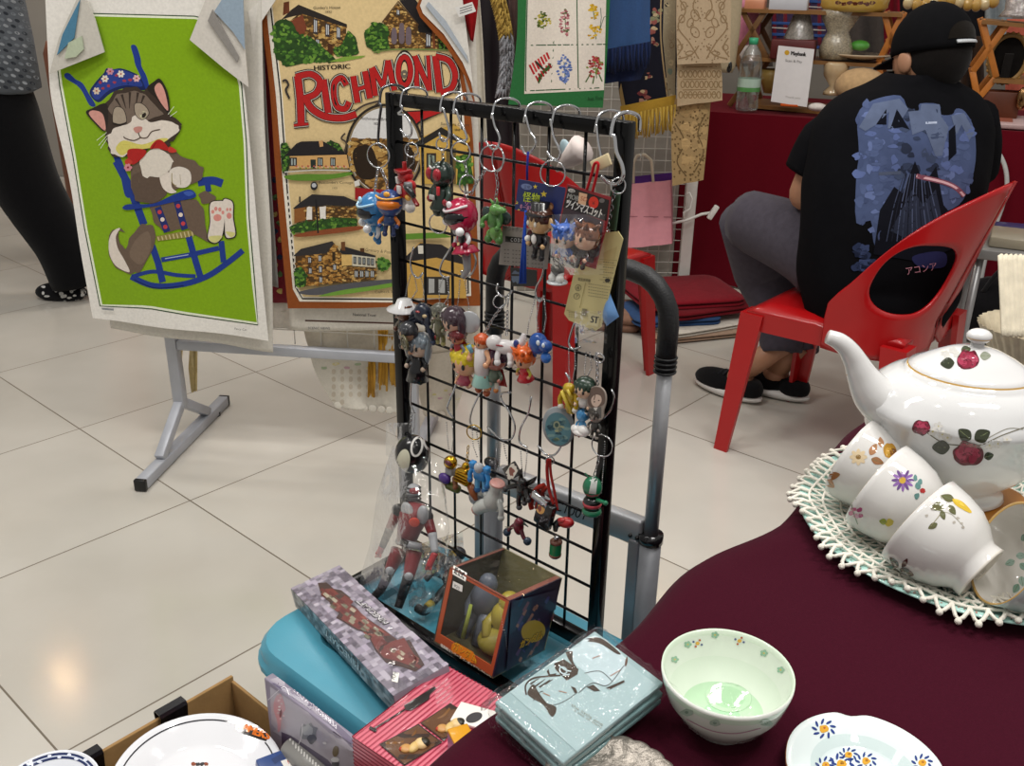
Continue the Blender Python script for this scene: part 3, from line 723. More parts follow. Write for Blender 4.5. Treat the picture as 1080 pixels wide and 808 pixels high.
mb = MB('#e4e6ea'); mb.lathe(plate_prof(.099, .012), pc, Rt, seg=72); mb.v = mb.v; A = Art(mb, hit_bvh(mb.bvh()), .0003, 6); A.Z = zm(0, 650, 3.6)
ell = []
for i in range(73):
    a_ = 2 * pi * i / 72; p = pc + Rt.to_3x3() @ V((cos(a_) * .090, sin(a_) * .090, .011))
    ell.append(p)
def P2(p): d = M3.inverted() @ (V(p) - CP); return (540 + FPX * d.x / -d.z, 404 - FPX * d.y / -d.z)
ring = [P2(p) for p in ell]
k0 = min(range(73), key=lambda i: math.hypot(ring[i][0] - 252, ring[i][1] - 762)); k1 = min(range(73), key=lambda i: math.hypot(ring[i][0] - 288, ring[i][1] - 778))
ks = [(k0 + i) % 72 for i in range(0, 73)]
A3 = Art(mb, A.hit, .0003, 6); seg_ = [ring[(max(k0, k1) + i) % 72] for i in range(0, 72 - abs(k0 - k1) + 1)]
A3.line(seg_, 1.5, '#2b2b30')
def seq_text(A, body, path, h, col, bold=0.):
    pts = smoothc(path, 8, False); Ls = [0]
    for p, q_ in zip(pts, pts[1:]): Ls.append(Ls[-1] + math.hypot(q_[0] - p[0], q_[1] - p[1]))
    n = len(body)
    for i, ch in enumerate(body):
        s_ = Ls[-1] * (i + .5) / n; k = max(j for j in range(len(Ls)) if Ls[j] <= s_); k = min(k, len(pts) - 2); f = (s_ - Ls[k]) / max(1e-6, Ls[k + 1] - Ls[k])
        x = pts[k][0] + (pts[k + 1][0] - pts[k][0]) * f; y = pts[k][1] + (pts[k + 1][1] - pts[k][1]) * f; an = math.degrees(math.atan2(pts[k + 1][1] - pts[k][1], pts[k + 1][0] - pts[k][0]))
        A.text(ch, x, y, h, col, an, 'c', bold=bold); A.l -= 1
    A.l += 1
A.poly([(897, 405), (925, 400), (960, 405), (1000, 430), (1025, 455), (1010, 475), (975, 465), (930, 450), (895, 430)], '#20160c'); seq_text(A, 'GAMERS', [(898, 428), (930, 436), (970, 452), (1022, 470)], 30, '#e8750f', 3)
for k in range(4): A.sm(blob(735 + k * 16, 562, 9, 7, .3, 8, k), rnd.choice(['#3c3a3c', '#8b4a35']), False)
tag(mb.build('dinner_plate', CERAM), 'large white plate with a thin black ring and orange lettering in the carton', 'plate')
MB('#caa').box(pc - V((0, 0, .17)), (.12, .12, .3), '#8a6c44', Mx.Rotation(TILEA, 4, 'Z'), .003).build('packing_block', BOARD, t)
dc = Zp(50, 846, .350); mb = MB('#dfe3ea'); Rd = Mx.Rotation(radians(8), 4, 'X'); mb.lathe(plate_prof(.060, .012), dc, Rd, seg=56); A = Art(mb, hit_bvh(mb.bvh()), .0003, 5)
rr_ = [dc + Rd.to_3x3() @ V((cos(2 * pi * i / 60) * .053, sin(2 * pi * i / 60) * .053, .0115)) for i in range(61)]; A.line([P2(p) for p in rr_], 6.5, '#23305c')
A.line([P2(dc + (p - dc) * 1.0) for p in rr_], 1.2, '#c9d2e6')
for i in range(0, 60, 2): q_ = P2(dc + (rr_[i] - dc) * (1.03 if i % 4 else .97)); A.sm(blob(*q_, 2.4, 1.5, .3, 7, i), '#dfe5f2', False)
tag(mb.build('blue_dish', CERAM), 'dark blue and white patterned dish at the corner of the carton', 'plate')
t = MB('#2c4a86'); b2 = OB(Zp(297, 806, .34), (35, 18, 4), (.055, .03, .012)); b2.box(t, '#27457f'); A = Art(t, hit_bvh(t.bvh()), .0003, 6); A.poly([(296, 803), (312, 797), (316, 808), (300, 810)], '#e5e3de', False); A.poly([(286, 801), (300, 793), (304, 797), (290, 806)], '#1c3566'); A.text('KIDS', 304, 806, 4, '#c33', -25)
tag(t.build('toy_packet', GLOSSC), 'small blue and white packet beside the white plate in the carton', 'packet')
t = MB('#8b8a86'); pa, pb = Zp(301, 786, .345), Zp(345, 822, .345)
t.tube([pa, pa.lerp(pb, .08), pa.lerp(pb, .5), pb], [.003, .013, .014, .014], seg=18); A = Art(t, hit_bvh(t.bvh()), .0003, 6)
for i in range(14):
    for j in range(4): A.sm(oval(303 + i * 3 + j * 3.0, 783 + i * 2.8 + 4 * j - 6, .9, .8, n=8), '#d9d8d2', False)
tag(t.build('toy_roller', PLASTIC), 'grey dotted toy roller tucked in the carton in front of the lilac figure box', 'toy')

# ================================================================== POTTERY on the table
def surf_art(mb, step=.00025, maxe=7.): return Art(mb, hit_bvh(mb.bvh()), step, maxe)
# --- rice bowl
bc = V((.1635, .561, TZ)); R = .0485; H_ = .050
prof = [(0, .006), (R * .3, .0065), (R * .62, .014), (R * .85, .030), (R * .955, .046), (R * .975, H_), (R, H_ + .0008), (R * 1.005, H_ - .003), (R * .985, .042), (R * .9, .028), (R * .7, .012), (R * .5, .006), (R * .47, 0), (R * .42, 0), (R * .4, .003), (0, .003)]
cols = ['#a5cfa8', '#b7d6b5', '#d7e2d3', '#dde5d9', '#d5e2d0', '#cfe0cb', '#e8ece4', '#c9ddc8', '#d9e1d6', '#d3dcd1', '#cbd6ca', '#dfe4dc', '#dfe4dc', '#dfe4dc', '#dfe4dc']
mb = MB('#d8e0d5'); mb.lathe(prof, bc, seg=64, cols=cols); A = surf_art(mb); A.Z = zm(680, 640, 2.7)
A.sm(oval(238, 258, 66, 42, 8), '#b4d3b2'); A.sm(oval(236, 258, 50, 31, 8), '#a6caa5')
for x, y in ((200, 80), (122, 107), (340, 132), (388, 180), (85, 150)):
    for k in range(5): A.sm(oval(x + 7 * cos(k * 1.257), y + 6 * sin(k * 1.257), 4.5, 4), '#8db59a', False)
    A.sm(oval(x, y, 3, 3), '#c5b45c', False)
for x, y in ((150, 104), (270, 97)):
    A.sm(oval(x, y, 6, 5), '#d6a33c', False)
    for k in range(4): A.sm(oval(x + 13 * cos(k * 1.6 + .4), y + 10 * sin(k * 1.6 + .4), 3.4, 3), ['#4e5a86', '#b5552f'][k % 2], False)
for x, y in ((200, 330), (345, 330), (120, 300)): A.sm(blob(x, y, 17, 10, .2, 12, x), '#a9bfae', False); A.sm(oval(x, y, 5, 4), '#7f9c8c', False)
A.line([(120, 320), (190, 352), (260, 360), (330, 345)], 2.4, '#b98fa0', curve=True)
tag(mb.build('rice_bowl', CERAM), 'pale green rice bowl with a mint centre standing alone on the maroon cloth', 'bowl')
# --- floral dish with cut rim
pc = V((.2515, .501, TZ + .005)); Rp = .054
def octo(q, a):
    k = math.hypot(q.x, q.y) / Rp
    if k > .6: q.z -= .0035 * max(0, cos(a * 4 + .5)) ** 6 * (k - .6) / .4
    return q
mb = MB('#d5e0e0'); mb.lathe([(0, .001), (.026, .001), (.031, .0025), (.037, .008), (.050, .0115), (Rp, .013), (Rp + .0006, .0118), (.047, .009), (.034, .002), (.028, -.003), (0, -.004)], pc, seg=96, fn=octo, cols=['#d2dfe0', '#d2dfe0', '#c6d6d6', '#d8e3e3', '#dde6e6', '#b77b4c', '#d4dede', '#d4dede', '#d4dede', '#d4dede'])
A = surf_art(mb); A.Z = zm(680, 640, 2.7)
for (x, y, s) in ((510, 348, 1.), (580, 422, .8), (560, 448, 1.1), (630, 440, .9), (515, 452, .9), (790, 445, .9)):
    for k in range(9): a_ = k * .7 + x; A.sm(oval(x + 27 * s * cos(a_), y + 21 * s * sin(a_), 9 * s, 3.6 * s, math.degrees(a_) + 30), '#253b7d', False)
    A.l += 1; A.sm(blob(x, y, 13 * s, 11 * s, .15, 10, int(x)), '#cf9a2b', False); A.sm(oval(x + 2, y - 2, 5 * s, 4 * s), '#a8552b', False); A.l -= 1
tag(mb.build('floral_dish', CERAM), 'pale octagonal dish with navy and yellow flowers on the maroon cloth', 'dish')
# --- pewter tray edge
pc = Zp(645, 838, TZ + .004)
def scal(q, a):
    k = 1 + .035 * abs(sin(a * 11)) - .02; q.x *= k; q.y *= k; return q
mb = MB('#9b948b'); mb.lathe([(0, .003), (.03, .003), (.036, .004), (.040, .0075), (.046, .0088), (.0485, .0075), (.046, .006), (.038, .002), (.03, 0), (0, 0)], pc, seg=132, fn=scal)
tag(mb.build('pewter_tray', mat('stamped_pewter', .42, .55, noise_s=120, noise_a=.25, bump=1., bump_s=160)), 'scalloped dull silver tray at the cloth edge beside the glass plates', 'tray')
# --- wrapped stack of glass plates
b0 = OB((.0543, .5576, .7263), (-47.9, 8.4, 9.6), (.0699, .1047, .0202))
bz = OB((.0545, .557, TZ + .0215), (-47.9, 5.0, 5.0), (.0715, .1065, .0255))
GL = mat('tinted_glass_plate', .06, coat=.5, noise_s=20, noise_a=.02)
for k in range(3):
    ob = OB(bz.c + bz.az * (-.0085 + .0085 * k), (-47.9 + (0, -1.2, .6)[k], 5 + .3 * k, 5.), (.0715, .1065, .0052))
    t = thing('glass_plate', ['pale aqua glass plate at the bottom of the wrapped stack', 'pale aqua glass plate in the middle of the wrapped stack', 'pale aqua glass plate with dark brown figure print atop the wrapped stack'][k], 'plate', ob.p(0, 0, -1), None, 'wrapped glass plates')
    mb = MB('#9fb9bc'); ob.box(mb, '#93acaf' if k == 2 else '#7fa3a5', .0012); top = ob
    if k == 2:
        A = surf_art(mb, .0003, 12); A.Z = zm(500, 640, 4.81); D_ = '#3c2f24'; Wh = '#b3c6cb'
        A.poly([(160, 415), (590, 90), (960, 385), (520, 735)], '#9fb6b9')
        # a drawn figure in dark brown line: cap-like band, coat sweep, plain badge
        A.sm([(490, 190), (560, 150), (660, 150), (740, 230), (770, 290), (730, 370), (640, 400), (560, 330), (500, 270)], Wh)
        A.line([(265, 450), (262, 400), (300, 365), (370, 355), (440, 350)], 9, D_, curve=True); A.sm([(270, 440), (300, 395), (330, 440), (370, 490), (415, 510), (412, 545), (390, 558), (350, 500), (300, 470)], D_)
        for k2, (x0, y0, x1, y1) in enumerate(((285, 395, 330, 365), (305, 410, 360, 370), (330, 412, 385, 372), (360, 395, 400, 370))): A.line([(x0, y0), (x1, y1)], 10, D_, False, taper=lambda t: 1 - .7 * t)
        A.sm([(465, 205), (500, 175), (580, 128), (608, 120), (600, 140), (560, 165), (640, 160), (740, 235), (720, 240), (640, 190), (560, 180), (510, 200), (500, 270), (520, 310), (500, 300), (470, 250)], D_)
        A.poly([(405, 290), (455, 268), (530, 318), (525, 345), (470, 378), (412, 320)], D_); A.line(oval(452, 325, 20, 15, 40), 6, Wh, closed=True, lift=False); A.line([(430, 300), (465, 325), (492, 330)], 6, Wh, False); A.line([(450, 350), (485, 345)], 6, Wh)
        A.poly([(368, 330), (378, 318), (385, 345), (418, 340), (415, 348), (378, 352)], D_)
        A.line([(300, 480), (330, 440), (350, 430)], 4, D_, curve=True); A.line([(350, 490), (410, 500), (470, 475), (520, 440)], 2.5, D_, curve=True)
        A.poly([(490, 405), (515, 415), (525, 440), (510, 440)], D_); A.poly([(570, 410), (605, 398), (640, 430), (610, 432)], D_, False); A.poly([(668, 415), (760, 375), (765, 385), (690, 422)], D_, False); A.line([(530, 440), (600, 390), (680, 400), (760, 300)], 3, D_, curve=True); A.line([(560, 340), (640, 330), (700, 380)], 2.5, D_, curve=True)
        for q_ in (((350, 440), (385, 455)), ((430, 430), (470, 440)), ((600, 265), (640, 250)), ((690, 355), (740, 325))): A.line(q_, 4, '#a77f6a', False)
        A.sm(oval(772, 282, 6, 26, 10), '#5a4030')
        A.text('the little one', 490, 505, 16, '#93988f', 33, w=190); A.text('a sea of stars', 505, 530, 13, '#93988f', 33, w=165)
    mb.build('plate_glass', GL, t)
wr = MB()
def bagtop(u, v):
    x, y = -1.28 + 2.44 * u, -1.14 + 2.36 * v; k = max(0, abs(x) - 1, abs(y) - 1)
    z = 1.16 - k * 4.5; p = bz.p(max(-1.2, min(1.2, x)), y, z)
    nz = noise.noise(V((u * 16, v * 16, 1.7))); return p + V((0, 0, .0008 + .0045 * nz * min(1, k * 5 + .06)))
wr.grid(bagtop, 60, 60); wr.grid(lambda u, v: bz.p(-1.05 + 2.1 * u, -1.04, -1 + 2.2 * v) - bz.ay * (.002 + .004 * noise.noise(V((u * 14, v * 5, 5)))), 40, 10); wr.grid(lambda u, v: bz.p(-1.05, -1.05 + 2.1 * u, -1 + 2.2 * v) - bz.ax * (.002 + .004 * noise.noise(V((u * 14, v * 5, 9)))), 40, 10)
tag(wr.build('cellophane_bag', film('cellophane', op=.06, bs=90, bst=.5)), 'crinkled cellophane wrapped around the stack of aqua glass plates', 'bag')

# --- turquoise serving plate, doily, trivet, teapot, cups
PC = V((.476, .838, TZ)); PR = .172
def plz(r): return .005 if r < .118 else .005 + .011 * ((r - .118) / (PR - .118)) ** 1.3
mb = MB('#a9d3cb'); mb.lathe([(0, .005), (.06, .005), (.118, .005)] + [(r, plz(r)) for r in (.13, .145, .16, PR)] + [(PR + .0015, .0145), (.16, .010), (.13, .003), (.11, 0), (0, 0)], PC, seg=96)
A = surf_art(mb)
for k in range(60):
    a_ = 3.3 + k * .028; r_ = .168 + random.uniform(-.004, .003); u_, v_ = P2(PC + V((cos(a_) * r_, sin(a_) * r_, .0155))); A.sm(blob(u_, v_, random.uniform(.8, 2.2), random.uniform(.6, 1.3), .3, 7, k), random.choice(['#86a79f', '#8f7d78', '#b3938c']), False)
tag(mb.build('serving_plate', CERAM), 'large turquoise plate under the lace doily, cups and teapot', 'plate')
dl = MB('#e6e2d6'); NR = 72
def dz(r, a):
    z = plz(min(r, PR)) + .0032
    if r > PR: z -= (r - PR) * .5
    return z
def dp(r, a):
    rr = r + .006 * sin(a * 9 + 1) * max(0, (r - .13) / .05); return PC + V((cos(a) * rr, sin(a) * rr, dz(rr, a) + .0018 * sin(a * 13) * max(0, r - .12) / .06))
def ringp(r, n=180): return [dp(r, 2 * pi * i / n) for i in range(n)]
dl.lathe([(0, .0078), (.08, .0078), (.088, .0078), (.088, .0062), (0, .0062)], PC, seg=64)
for r in (.095, .112, .129, .146, .159): dl.tube(ringp(r), .0016, seg=5, closed=True)
for i in range(NR):
    a0 = 2 * pi * i / NR; d_ = pi / NR
    for r0, r1 in ((.088, .095), (.095, .112), (.112, .129), (.129, .146), (.146, .159)):
        dl.tube([dp(r0, a0), dp((r0 + r1) / 2, a0 + d_ * .6), dp(r1, a0 + d_)], .0014, seg=4, caps=False); dl.tube([dp(r0, a0 + 2 * d_), dp((r0 + r1) / 2, a0 + d_ * 1.4), dp(r1, a0 + d_)], .0014, seg=4, caps=False)
    dl.tube([dp(.159, a0), dp(.168, a0 + d_ * .15), dp(.174, a0 + d_ * .6), dp(.176, a0 + d_), dp(.174, a0 + d_ * 1.4), dp(.168, a0 + d_ * 1.85), dp(.159, a0 + 2 * d_)], .0019, seg=5, caps=False)
    dl.ell(dp(.1775, a0 + d_), .0033, seg=7, rings=5)
tag(dl.build('lace_doily', LACE), 'cream crocheted doily with beaded edge spread over the turquoise plate', 'doily')
TPC = V((.466, .888, 0)); TB = .7225
mb = MB('#b5762c')
lob = [(cos(2 * pi * i / 80) * (.052 + .016 * abs(cos(2.5 * (2 * pi * i / 80) + .3))), sin(2 * pi * i / 80) * (.052 + .016 * abs(cos(2.5 * (2 * pi * i / 80) + .3)))) for i in range(80)]
mb.prism(lob, lambda x, y, h: V((TPC.x + .012 + x, TPC.y - .004 + y, TB - .013 + h)), .0125, '#b5762c', '#94591d'); tag(mb.build('wooden_trivet', WOOD), 'lobed honey-brown wooden trivet under the teapot', 'trivet')
t = thing('teapot', 'white porcelain teapot with dark red roses and gilt rims', 'teapot', (TPC.x, TPC.y, TB))
R0 = Mx.Rotation(radians(-8), 4, 'Z')
def tpfn(q, a): k = 1 + .018 * cos(8 * a) * max(0, min(1, (q.z - .016) / .02)) * max(0, min(1, (.118 - q.z) / .02)); q.x *= k * 1.14; q.y *= k * .96; return q
prof = [(0, 0), (.048, 0), (.051, .002), (.049, .007), (.045, .014), (.048, .020), (.062, .034), (.074, .054), (.0815, .074), (.0855, .092), (.0905, .0985), (.0910, .1035), (.0865, .1095), (.080, .1195), (.070, .129), (.061, .134), (.056, .136), (.0545, .140), (.051, .140), (.050, .134), (0, .133)]
cols = ['#eee9e0', '#c9a35a'] + ['#d6d7d7'] * 13 + ['#d6d7d7', '#d6d7d7', '#c9a35a', '#e9e4da', '#e9e4da']
mb = MB('#d6d7d7'); mb.lathe(prof, (TPC.x, TPC.y, TB), R0, seg=96, cols=cols, fn=tpfn); A = surf_art(mb); A.Z = zm(880, 330, 3.515)
RD, RDK, RL, GR, GK = '#7d1733', '#560c20', '#a03450', '#3f4a2c', '#2c3220'
def rose(A, x, y, s, seed=0):
    A.sm(blob(x, y, 40 * s, 32 * s, .16, 13, seed), RDK); rq = random.Random(seed)
    for k in range(6): a_ = k * 1.05 + seed; A.sm(oval(x + 20 * s * cos(a_), y + 15 * s * sin(a_), 17 * s, 11 * s, math.degrees(a_) + 60), [RD, RL, '#8b1f3c'][k % 3], False)
    A.l += 1; A.sm(blob(x + 2 * s, y - 6 * s, 12 * s, 9 * s, .2, 9, seed + 1), RL, False); A.line([(x - 14 * s, y + 4 * s), (x, y - 2 * s), (x + 12 * s, y + 5 * s)], 3 * s, RDK, curve=True)
def leaf(A, x, y, L, a, col=GR, w=.42):
    a_ = radians(a); c, s_ = cos(a_), sin(a_); pts = [(0, 0), (.3, -w * .9), (.65, -w * .8), (1, 0), (.65, w * .8), (.3, w * .9)]
    A.sm([(x + L * (px * c - py * s_), y + L * (px * s_ + py * c)) for px, py in pts], col, False); A.line([(x, y), (x + L * .9 * c, y + L * .9 * s_)], max(1.5, L * .04), '#6b7550', False)
A.line([(345, 445), (400, 480), (450, 490), (540, 490), (620, 455), (703, 425)], 4, '#6e6a58', curve=True); A.line([(560, 470), (640, 430), (700, 432)], 3, '#8c8a7d', curve=True)
for x, y in ((385, 420), (420, 462), (575, 490), (605, 485), (640, 470), (365, 440), (400, 450)):
    for k in range(5): A.sm(oval(x + 10 * cos(k * 1.257), y + 9 * sin(k * 1.257), 8, 6, k * 72), '#cbc9c4', False)
    A.sm(oval(x, y, 4, 4), '#b9b06e', False)
A.l += 1
for q_ in ((505, 470, 58, -140), (520, 470, 64, -28), (428, 498, 66, 180), (555, 535, 36, -15)): leaf(A, *q_, col=GK)
A.l += 1; rose(A, 325, 425, .85, 3); rose(A, 495, 520, 1.4, 5)
mb.build('body', CERAM, t)
mb = MB('#dadada'); mb.lathe([(.0535, .139), (.0535, .1415), (.047, .1445), (.037, .152), (.023, .160), (.011, .1645), (.006, .166), (.0055, .170), (0, .171)], (TPC.x, TPC.y, TB), R0, seg=72, sx=1.14, sy=.96, cols=['#cda65c'] + ['#dadada'] * 7)
A = surf_art(mb); A.Z = zm(880, 330, 3.515)
for x, y in ((410, 150), (440, 140), (420, 165), (455, 155)):
    for k in range(5): A.sm(oval(x + 9 * cos(k * 1.257), y + 7 * sin(k * 1.257), 7, 5), '#c9c8c3', False)
A.l += 1; leaf(A, 445, 185, 52, 175, GK); leaf(A, 470, 140, 36, -10, GR); leaf(A, 540, 160, 40, 0, '#8b9180'); A.l += 1; rose(A, 495, 175, 1.15, 8); mb.build('lid', CERAM, t)
mb = MB('#dadada'); mb.ell((TPC.x, TPC.y, TB + .1765), (.0125, .011, .0075), seg=20, rings=12); A = surf_art(mb); A.line([P2((TPC.x + .0124 * cos(k * .3), TPC.y + .0112 * sin(k * .3), TB + .1755)) for k in range(9, 21)], .8, '#c9a35a'); mb.build('lid_knob', CERAM, t)
def tpx(u, v, off=0.):      # a place on the teapot's own upright middle plane
    return Pl(u, v, (TPC.x, TPC.y + off, 0), V((.14, .99, 0)))
sp = [(956, 436, .027), (936, 428, .026), (920, 414, .0215), (909, 396, .0155), (902, 380, .0118), (894, 367, .0098), (884, 359, .0088), (873, 355, .0072)]
mb = MB('#d9d9d8'); pts = [tpx(u, v, -.012) for u, v, r in sp]; sm_ = []; rs = []
for i in range(len(pts) - 1):
    for k in range(4): f = k / 4; sm_.append(pts[i].lerp(pts[i + 1], f)); rs.append(sp[i][2] + (sp[i + 1][2] - sp[i][2]) * f)
sm_.append(pts[-1]); rs.append(sp[-1][2])
for _ in range(3): sm_ = [sm_[0]] + [(sm_[i - 1] + sm_[i] * 2 + sm_[i + 1]) / 4 for i in range(1, len(sm_) - 1)] + [sm_[-1]]
mb.tube(sm_, rs, seg=18); A = surf_art(mb); A.line([(893, 395), (892, 408), (897, 418)], 1.4, '#b98d4a', curve=True); mb.build('spout', CERAM, t)
mb = MB('#d9d9d8'); hp = [V((TPC.x + .1, TPC.y - .014, TB + .088)), V((TPC.x + .135, TPC.y - .019, TB + .100)), V((TPC.x + .155, TPC.y - .022, TB + .075)), V((TPC.x + .145, TPC.y - .02, TB + .042)), V((TPC.x + .092, TPC.y - .013, TB + .036))]
hq = []
for i in range(len(hp) - 1):
    for k in range(6):
        p0, p1, p2, p3 = [hp[min(max(i + j, 0), len(hp) - 1)] for j in (-1, 0, 1, 2)]; f = k / 6; hq.append(.5 * (2 * p1 + (p2 - p0) * f + (2 * p0 - 5 * p1 + 4 * p2 - p3) * f * f + (3 * p1 - p0 - 3 * p2 + p3) * f ** 3))
hq.append(hp[-1]); mb.tube(hq, .0065, seg=12); mb.build('handle', CERAM, t)
# cups lying on their sides, rims up the row
def cup(c, base, label, prints, tint='#dad9d6', gilt=True, Rr=.0485):
    c, base = V(c) + V((0, -.009, -.001)), V(base) + V((0, -.009, -.001)); ax = (base - c).normalized(); Hh = .066; q_ = ax.to_track_quat('Z', 'Y').to_matrix().to_4x4()
    t = thing('tea_cup', label, 'cup', (c.x, c.y, TZ + .008), None, 'porcelain tea cups on the doily')
    prof = [(Rr * .955, .0015), (Rr * .975, 0), (Rr, .0004), (Rr * .99, .006), (Rr * .97, .020), (Rr * .90, .036), (Rr * .76, .049), (Rr * .62, .057), (Rr * .57, .061), (Rr * .58, .068), (Rr * .58, .070), (Rr * .53, .070), (Rr * .50, .066), (0, .065)]
    mb = MB(tint); mb.lathe(prof, c, q_, seg=64, cols=['#c7a05a' if gilt else tint] * 2 + [tint] * 7 + ['#e3ded4'] * 4)
    mb.lathe([(Rr * .955, .0015), (Rr * .94, .020), (Rr * .87, .035), (Rr * .7, .048), (0, .053)], c, q_, seg=64, col='#d8d5ce'); A = surf_art(mb); prints(A); mb.build('cup_body', CERAM, t)
    side = ax.cross(V((0, 0, 1))).normalized(); up = side.cross(ax).normalized(); hd = (side * .5 + up * -.2).normalized() if False else (side * .9 + up * .3).normalized()
    return t
def pr1(A):
    A.Z = zm(840, 450, 3.671)
    for x, y in ((90, 170), (360, 95)):
        A.sm(blob(x, y, 24, 30, .15, 12, x), '#b98a2e', False); A.sm(blob(x - 3, y + 2, 14, 18, .2, 10, x), '#d2a23e', False)
    for k, (x, y, L, a) in enumerate(((110, 195, 60, -10), (105, 200, 55, 40), (95, 205, 52, 80), (285, 110, 50, -60), (290, 125, 50, 20), (330, 80, 40, -100))): leaf(A, x, y, L, a, ['#9a6a44', '#b07f58'][k % 2], .3)
    A.l += 1
    for k in range(8): A.sm(oval(240 + 20 * cos(k * .785), 118 + 18 * sin(k * .785), 14, 8, k * 45), '#dcc7a2', False)
    A.l += 1; A.sm(oval(240, 118, 10, 9), '#8a6a35'); A.sm(blob(375, 100, 14, 16, .2), '#8a5a26')
def pr2(A):
    A.Z = zm(840, 450, 3.671)
    for k in range(12): A.sm(oval(412 + 27 * cos(k * .524), 208 + 27 * sin(k * .524), 17, 6, k * 30), ['#6a4a86', '#8a63a6'][k % 2], False)
    A.l += 1; A.sm(oval(410, 208, 13, 13), '#c7a23c')
    for x, y in ((460, 200), (470, 230), (465, 268), (480, 215)): A.sm(blob(x, y, 9, 12, .3, 9, y), '#5f8a86', False)
    A.sm(blob(488, 248, 11, 10, .2), '#b03a3a', False)
    A.line([(225, 270), (215, 310), (238, 378)], 3, '#7d9277', False, curve=True)
    for k, (x, y) in enumerate(((192, 280), (205, 300), (197, 325), (222, 320), (245, 322), (232, 345), (212, 335), (248, 345), (190, 270))): A.sm(blob(x, y, 11, 8, .25, 9, k), ['#c2708f', '#a8527a', '#d9a0b6'][k % 3], False)
    for x, y in ((225, 270), (232, 255)): A.sm(oval(x, y, 12, 5, 60), '#7d9277', False)
    A.sm(blob(360, 372, 17, 13, .3, 10, 4), '#c2b440', False); leaf(A, 350, 370, 30, 190, '#8a9a3c'); A.sm(blob(297, 445, 16, 12, .2, 9, 2), '#6c7f9c', False); A.sm(blob(305, 460, 10, 7, .2, 9, 2), '#b8a84f', False)
def pr3(A):
    A.Z = zm(840, 450, 3.671)
    A.line([(560, 265), (560, 330), (520, 385)], 3, '#8f8a6a', False, curve=True); A.line([(560, 330), (600, 340), (650, 390)], 2, '#a39f8c', False, curve=True)
    for q_ in ((585, 300, 68, 165), (590, 305, 44, 55), (610, 285, 52, -160), (560, 325, 38, 70), (545, 375, 40, 150)): leaf(A, *q_, col='#5f5f3c', w=.3)
    for x, y in ((505, 345), (525, 320), (610, 370), (640, 375), (625, 355), (645, 390)): A.sm(blob(x, y, 6, 5, .3, 7, x), '#b0aaa0', False)
    A.l += 1; A.sm([(605, 280), (640, 290), (675, 325), (672, 335), (640, 320), (612, 300)], '#d2b02e'); A.sm([(610, 280), (635, 290), (650, 310), (625, 298)], '#e3c64e')
    for q_ in ((395, 545, 50, -130), (400, 550, 60, 25), (410, 545, 40, -60), (400, 555, 40, 140)): leaf(A, *q_, col='#5a3a36', w=.25)
    A.l += 1; A.text('ROYAL VALE', 690, 600, 11, '#a9a39a', -42, w=66)
def pr4(A):
    A.Z = zm(840, 450, 3.671)
    for k, (x, y) in enumerate(((870, 440), (850, 500), (865, 530), (870, 580), (860, 610), (845, 520))): leaf(A, x, y, 40, -40 + 40 * k, ['#7ea08f', '#9db8ab'][k % 2], .35)
cup((.3815, .7725, .761), (.4235, .7235, .737), 'white tea cup with a yellow bud and brown leaves, its foot towards the table edge', pr3)
cup((.3645, .835, .764), (.409, .790, .742), 'white tea cup with purple and pink flowers, second in the lying row', pr2)
cup((.3605, .893, .766), (.405, .848, .748), 'white tea cup with amber flowers, against the teapot spout end of the lying row', pr1)
cup((.440, .7215, .760), (.497, .716, .738), 'pale blue-green tea cup lying with its mouth towards the other cups', pr4, '#cfdfdd')
# --- cream ribbed basket behind the teapot
p0 = Zp(1072, 384, TZ + .005); t = thing('sewing_basket', 'cream ribbed basket standing behind the teapot', 'basket', p0)
mb = MB('#ddd3bb')
def bas(u, v):
    a = 2 * pi * u; r = .075 + .028 * v + .0016 * sin(a * 40) * 1; return p0 + V((.055 + cos(a) * r, .03 + sin(a) * r * .8, v * .05))
mb.grid(bas, 240, 14); mb.build('basket_wall', KNIT, t)
lid_ = MB('#e2d9c2'); q0 = p0 + V((.055, .03, .05))
def bl(u, v): x = (u - .5) * .2; return q0 + V((x, -.075 + .02 + .06 * v, .002 + .105 * v + .0014 * sin(x * 900)))
lid_.grid(bl, 120, 12); lid_.build('open_lid', KNIT, t, solid=.004)

# ================================================================== TOWEL RACK
Q1 = V((.9933, -.1154, 0)); Q2 = V((.1154, .9933, 0)); RK = V((-.915, 2.37, 0))
def RW(x, y, z): return RK + Q1 * x + Q2 * y + V((0, 0, z))
RR = Mx.Rotation(math.atan2(Q1.y, Q1.x), 4, 'Z')
t = thing('towel_rack', 'pale grey steel tube rack that carries the printed tea towels', 'rack', RK)
def bar(name, a, b, w_=.03, d_=.03, col='#a9acb3'):
    a, b = V(a), V(b); d = b - a; z = d.normalized(); x = Q1 - z * Q1.dot(z)
    x = x.normalized() if x.length > .2 else Q2.copy(); y = z.cross(x); R = Mx((x, y, z)).transposed().to_4x4()
    return MB(col).box((a + b) / 2, (w_, d_, d.length), None, R, .003).build(name, WHITEM, t)
bar('foot_bar', RW(0, -.26, .018), RW(0, .27, .018)); bar('post', RW(0, 0, .12), RW(0, .0, 1.32)); bar('strut', RW(0, 0, .135), RW(0, -.15, .035), .026, .026); bar('strut', RW(0, 0, .135), RW(0, .15, .035), .026, .026)
bar('cross_rail', RW(.016, 0, .305), RW(.64, 0, .305), .026, .026); bar('top_rail', RW(-.03, 0, 1.30), RW(1.0, 0, 1.30), .026, .026); bar('post', RW(.655, 0, .02), RW(.655, 0, 1.30)); bar('foot_bar', RW(.655, -.03, .018), RW(.655, .27, .018))
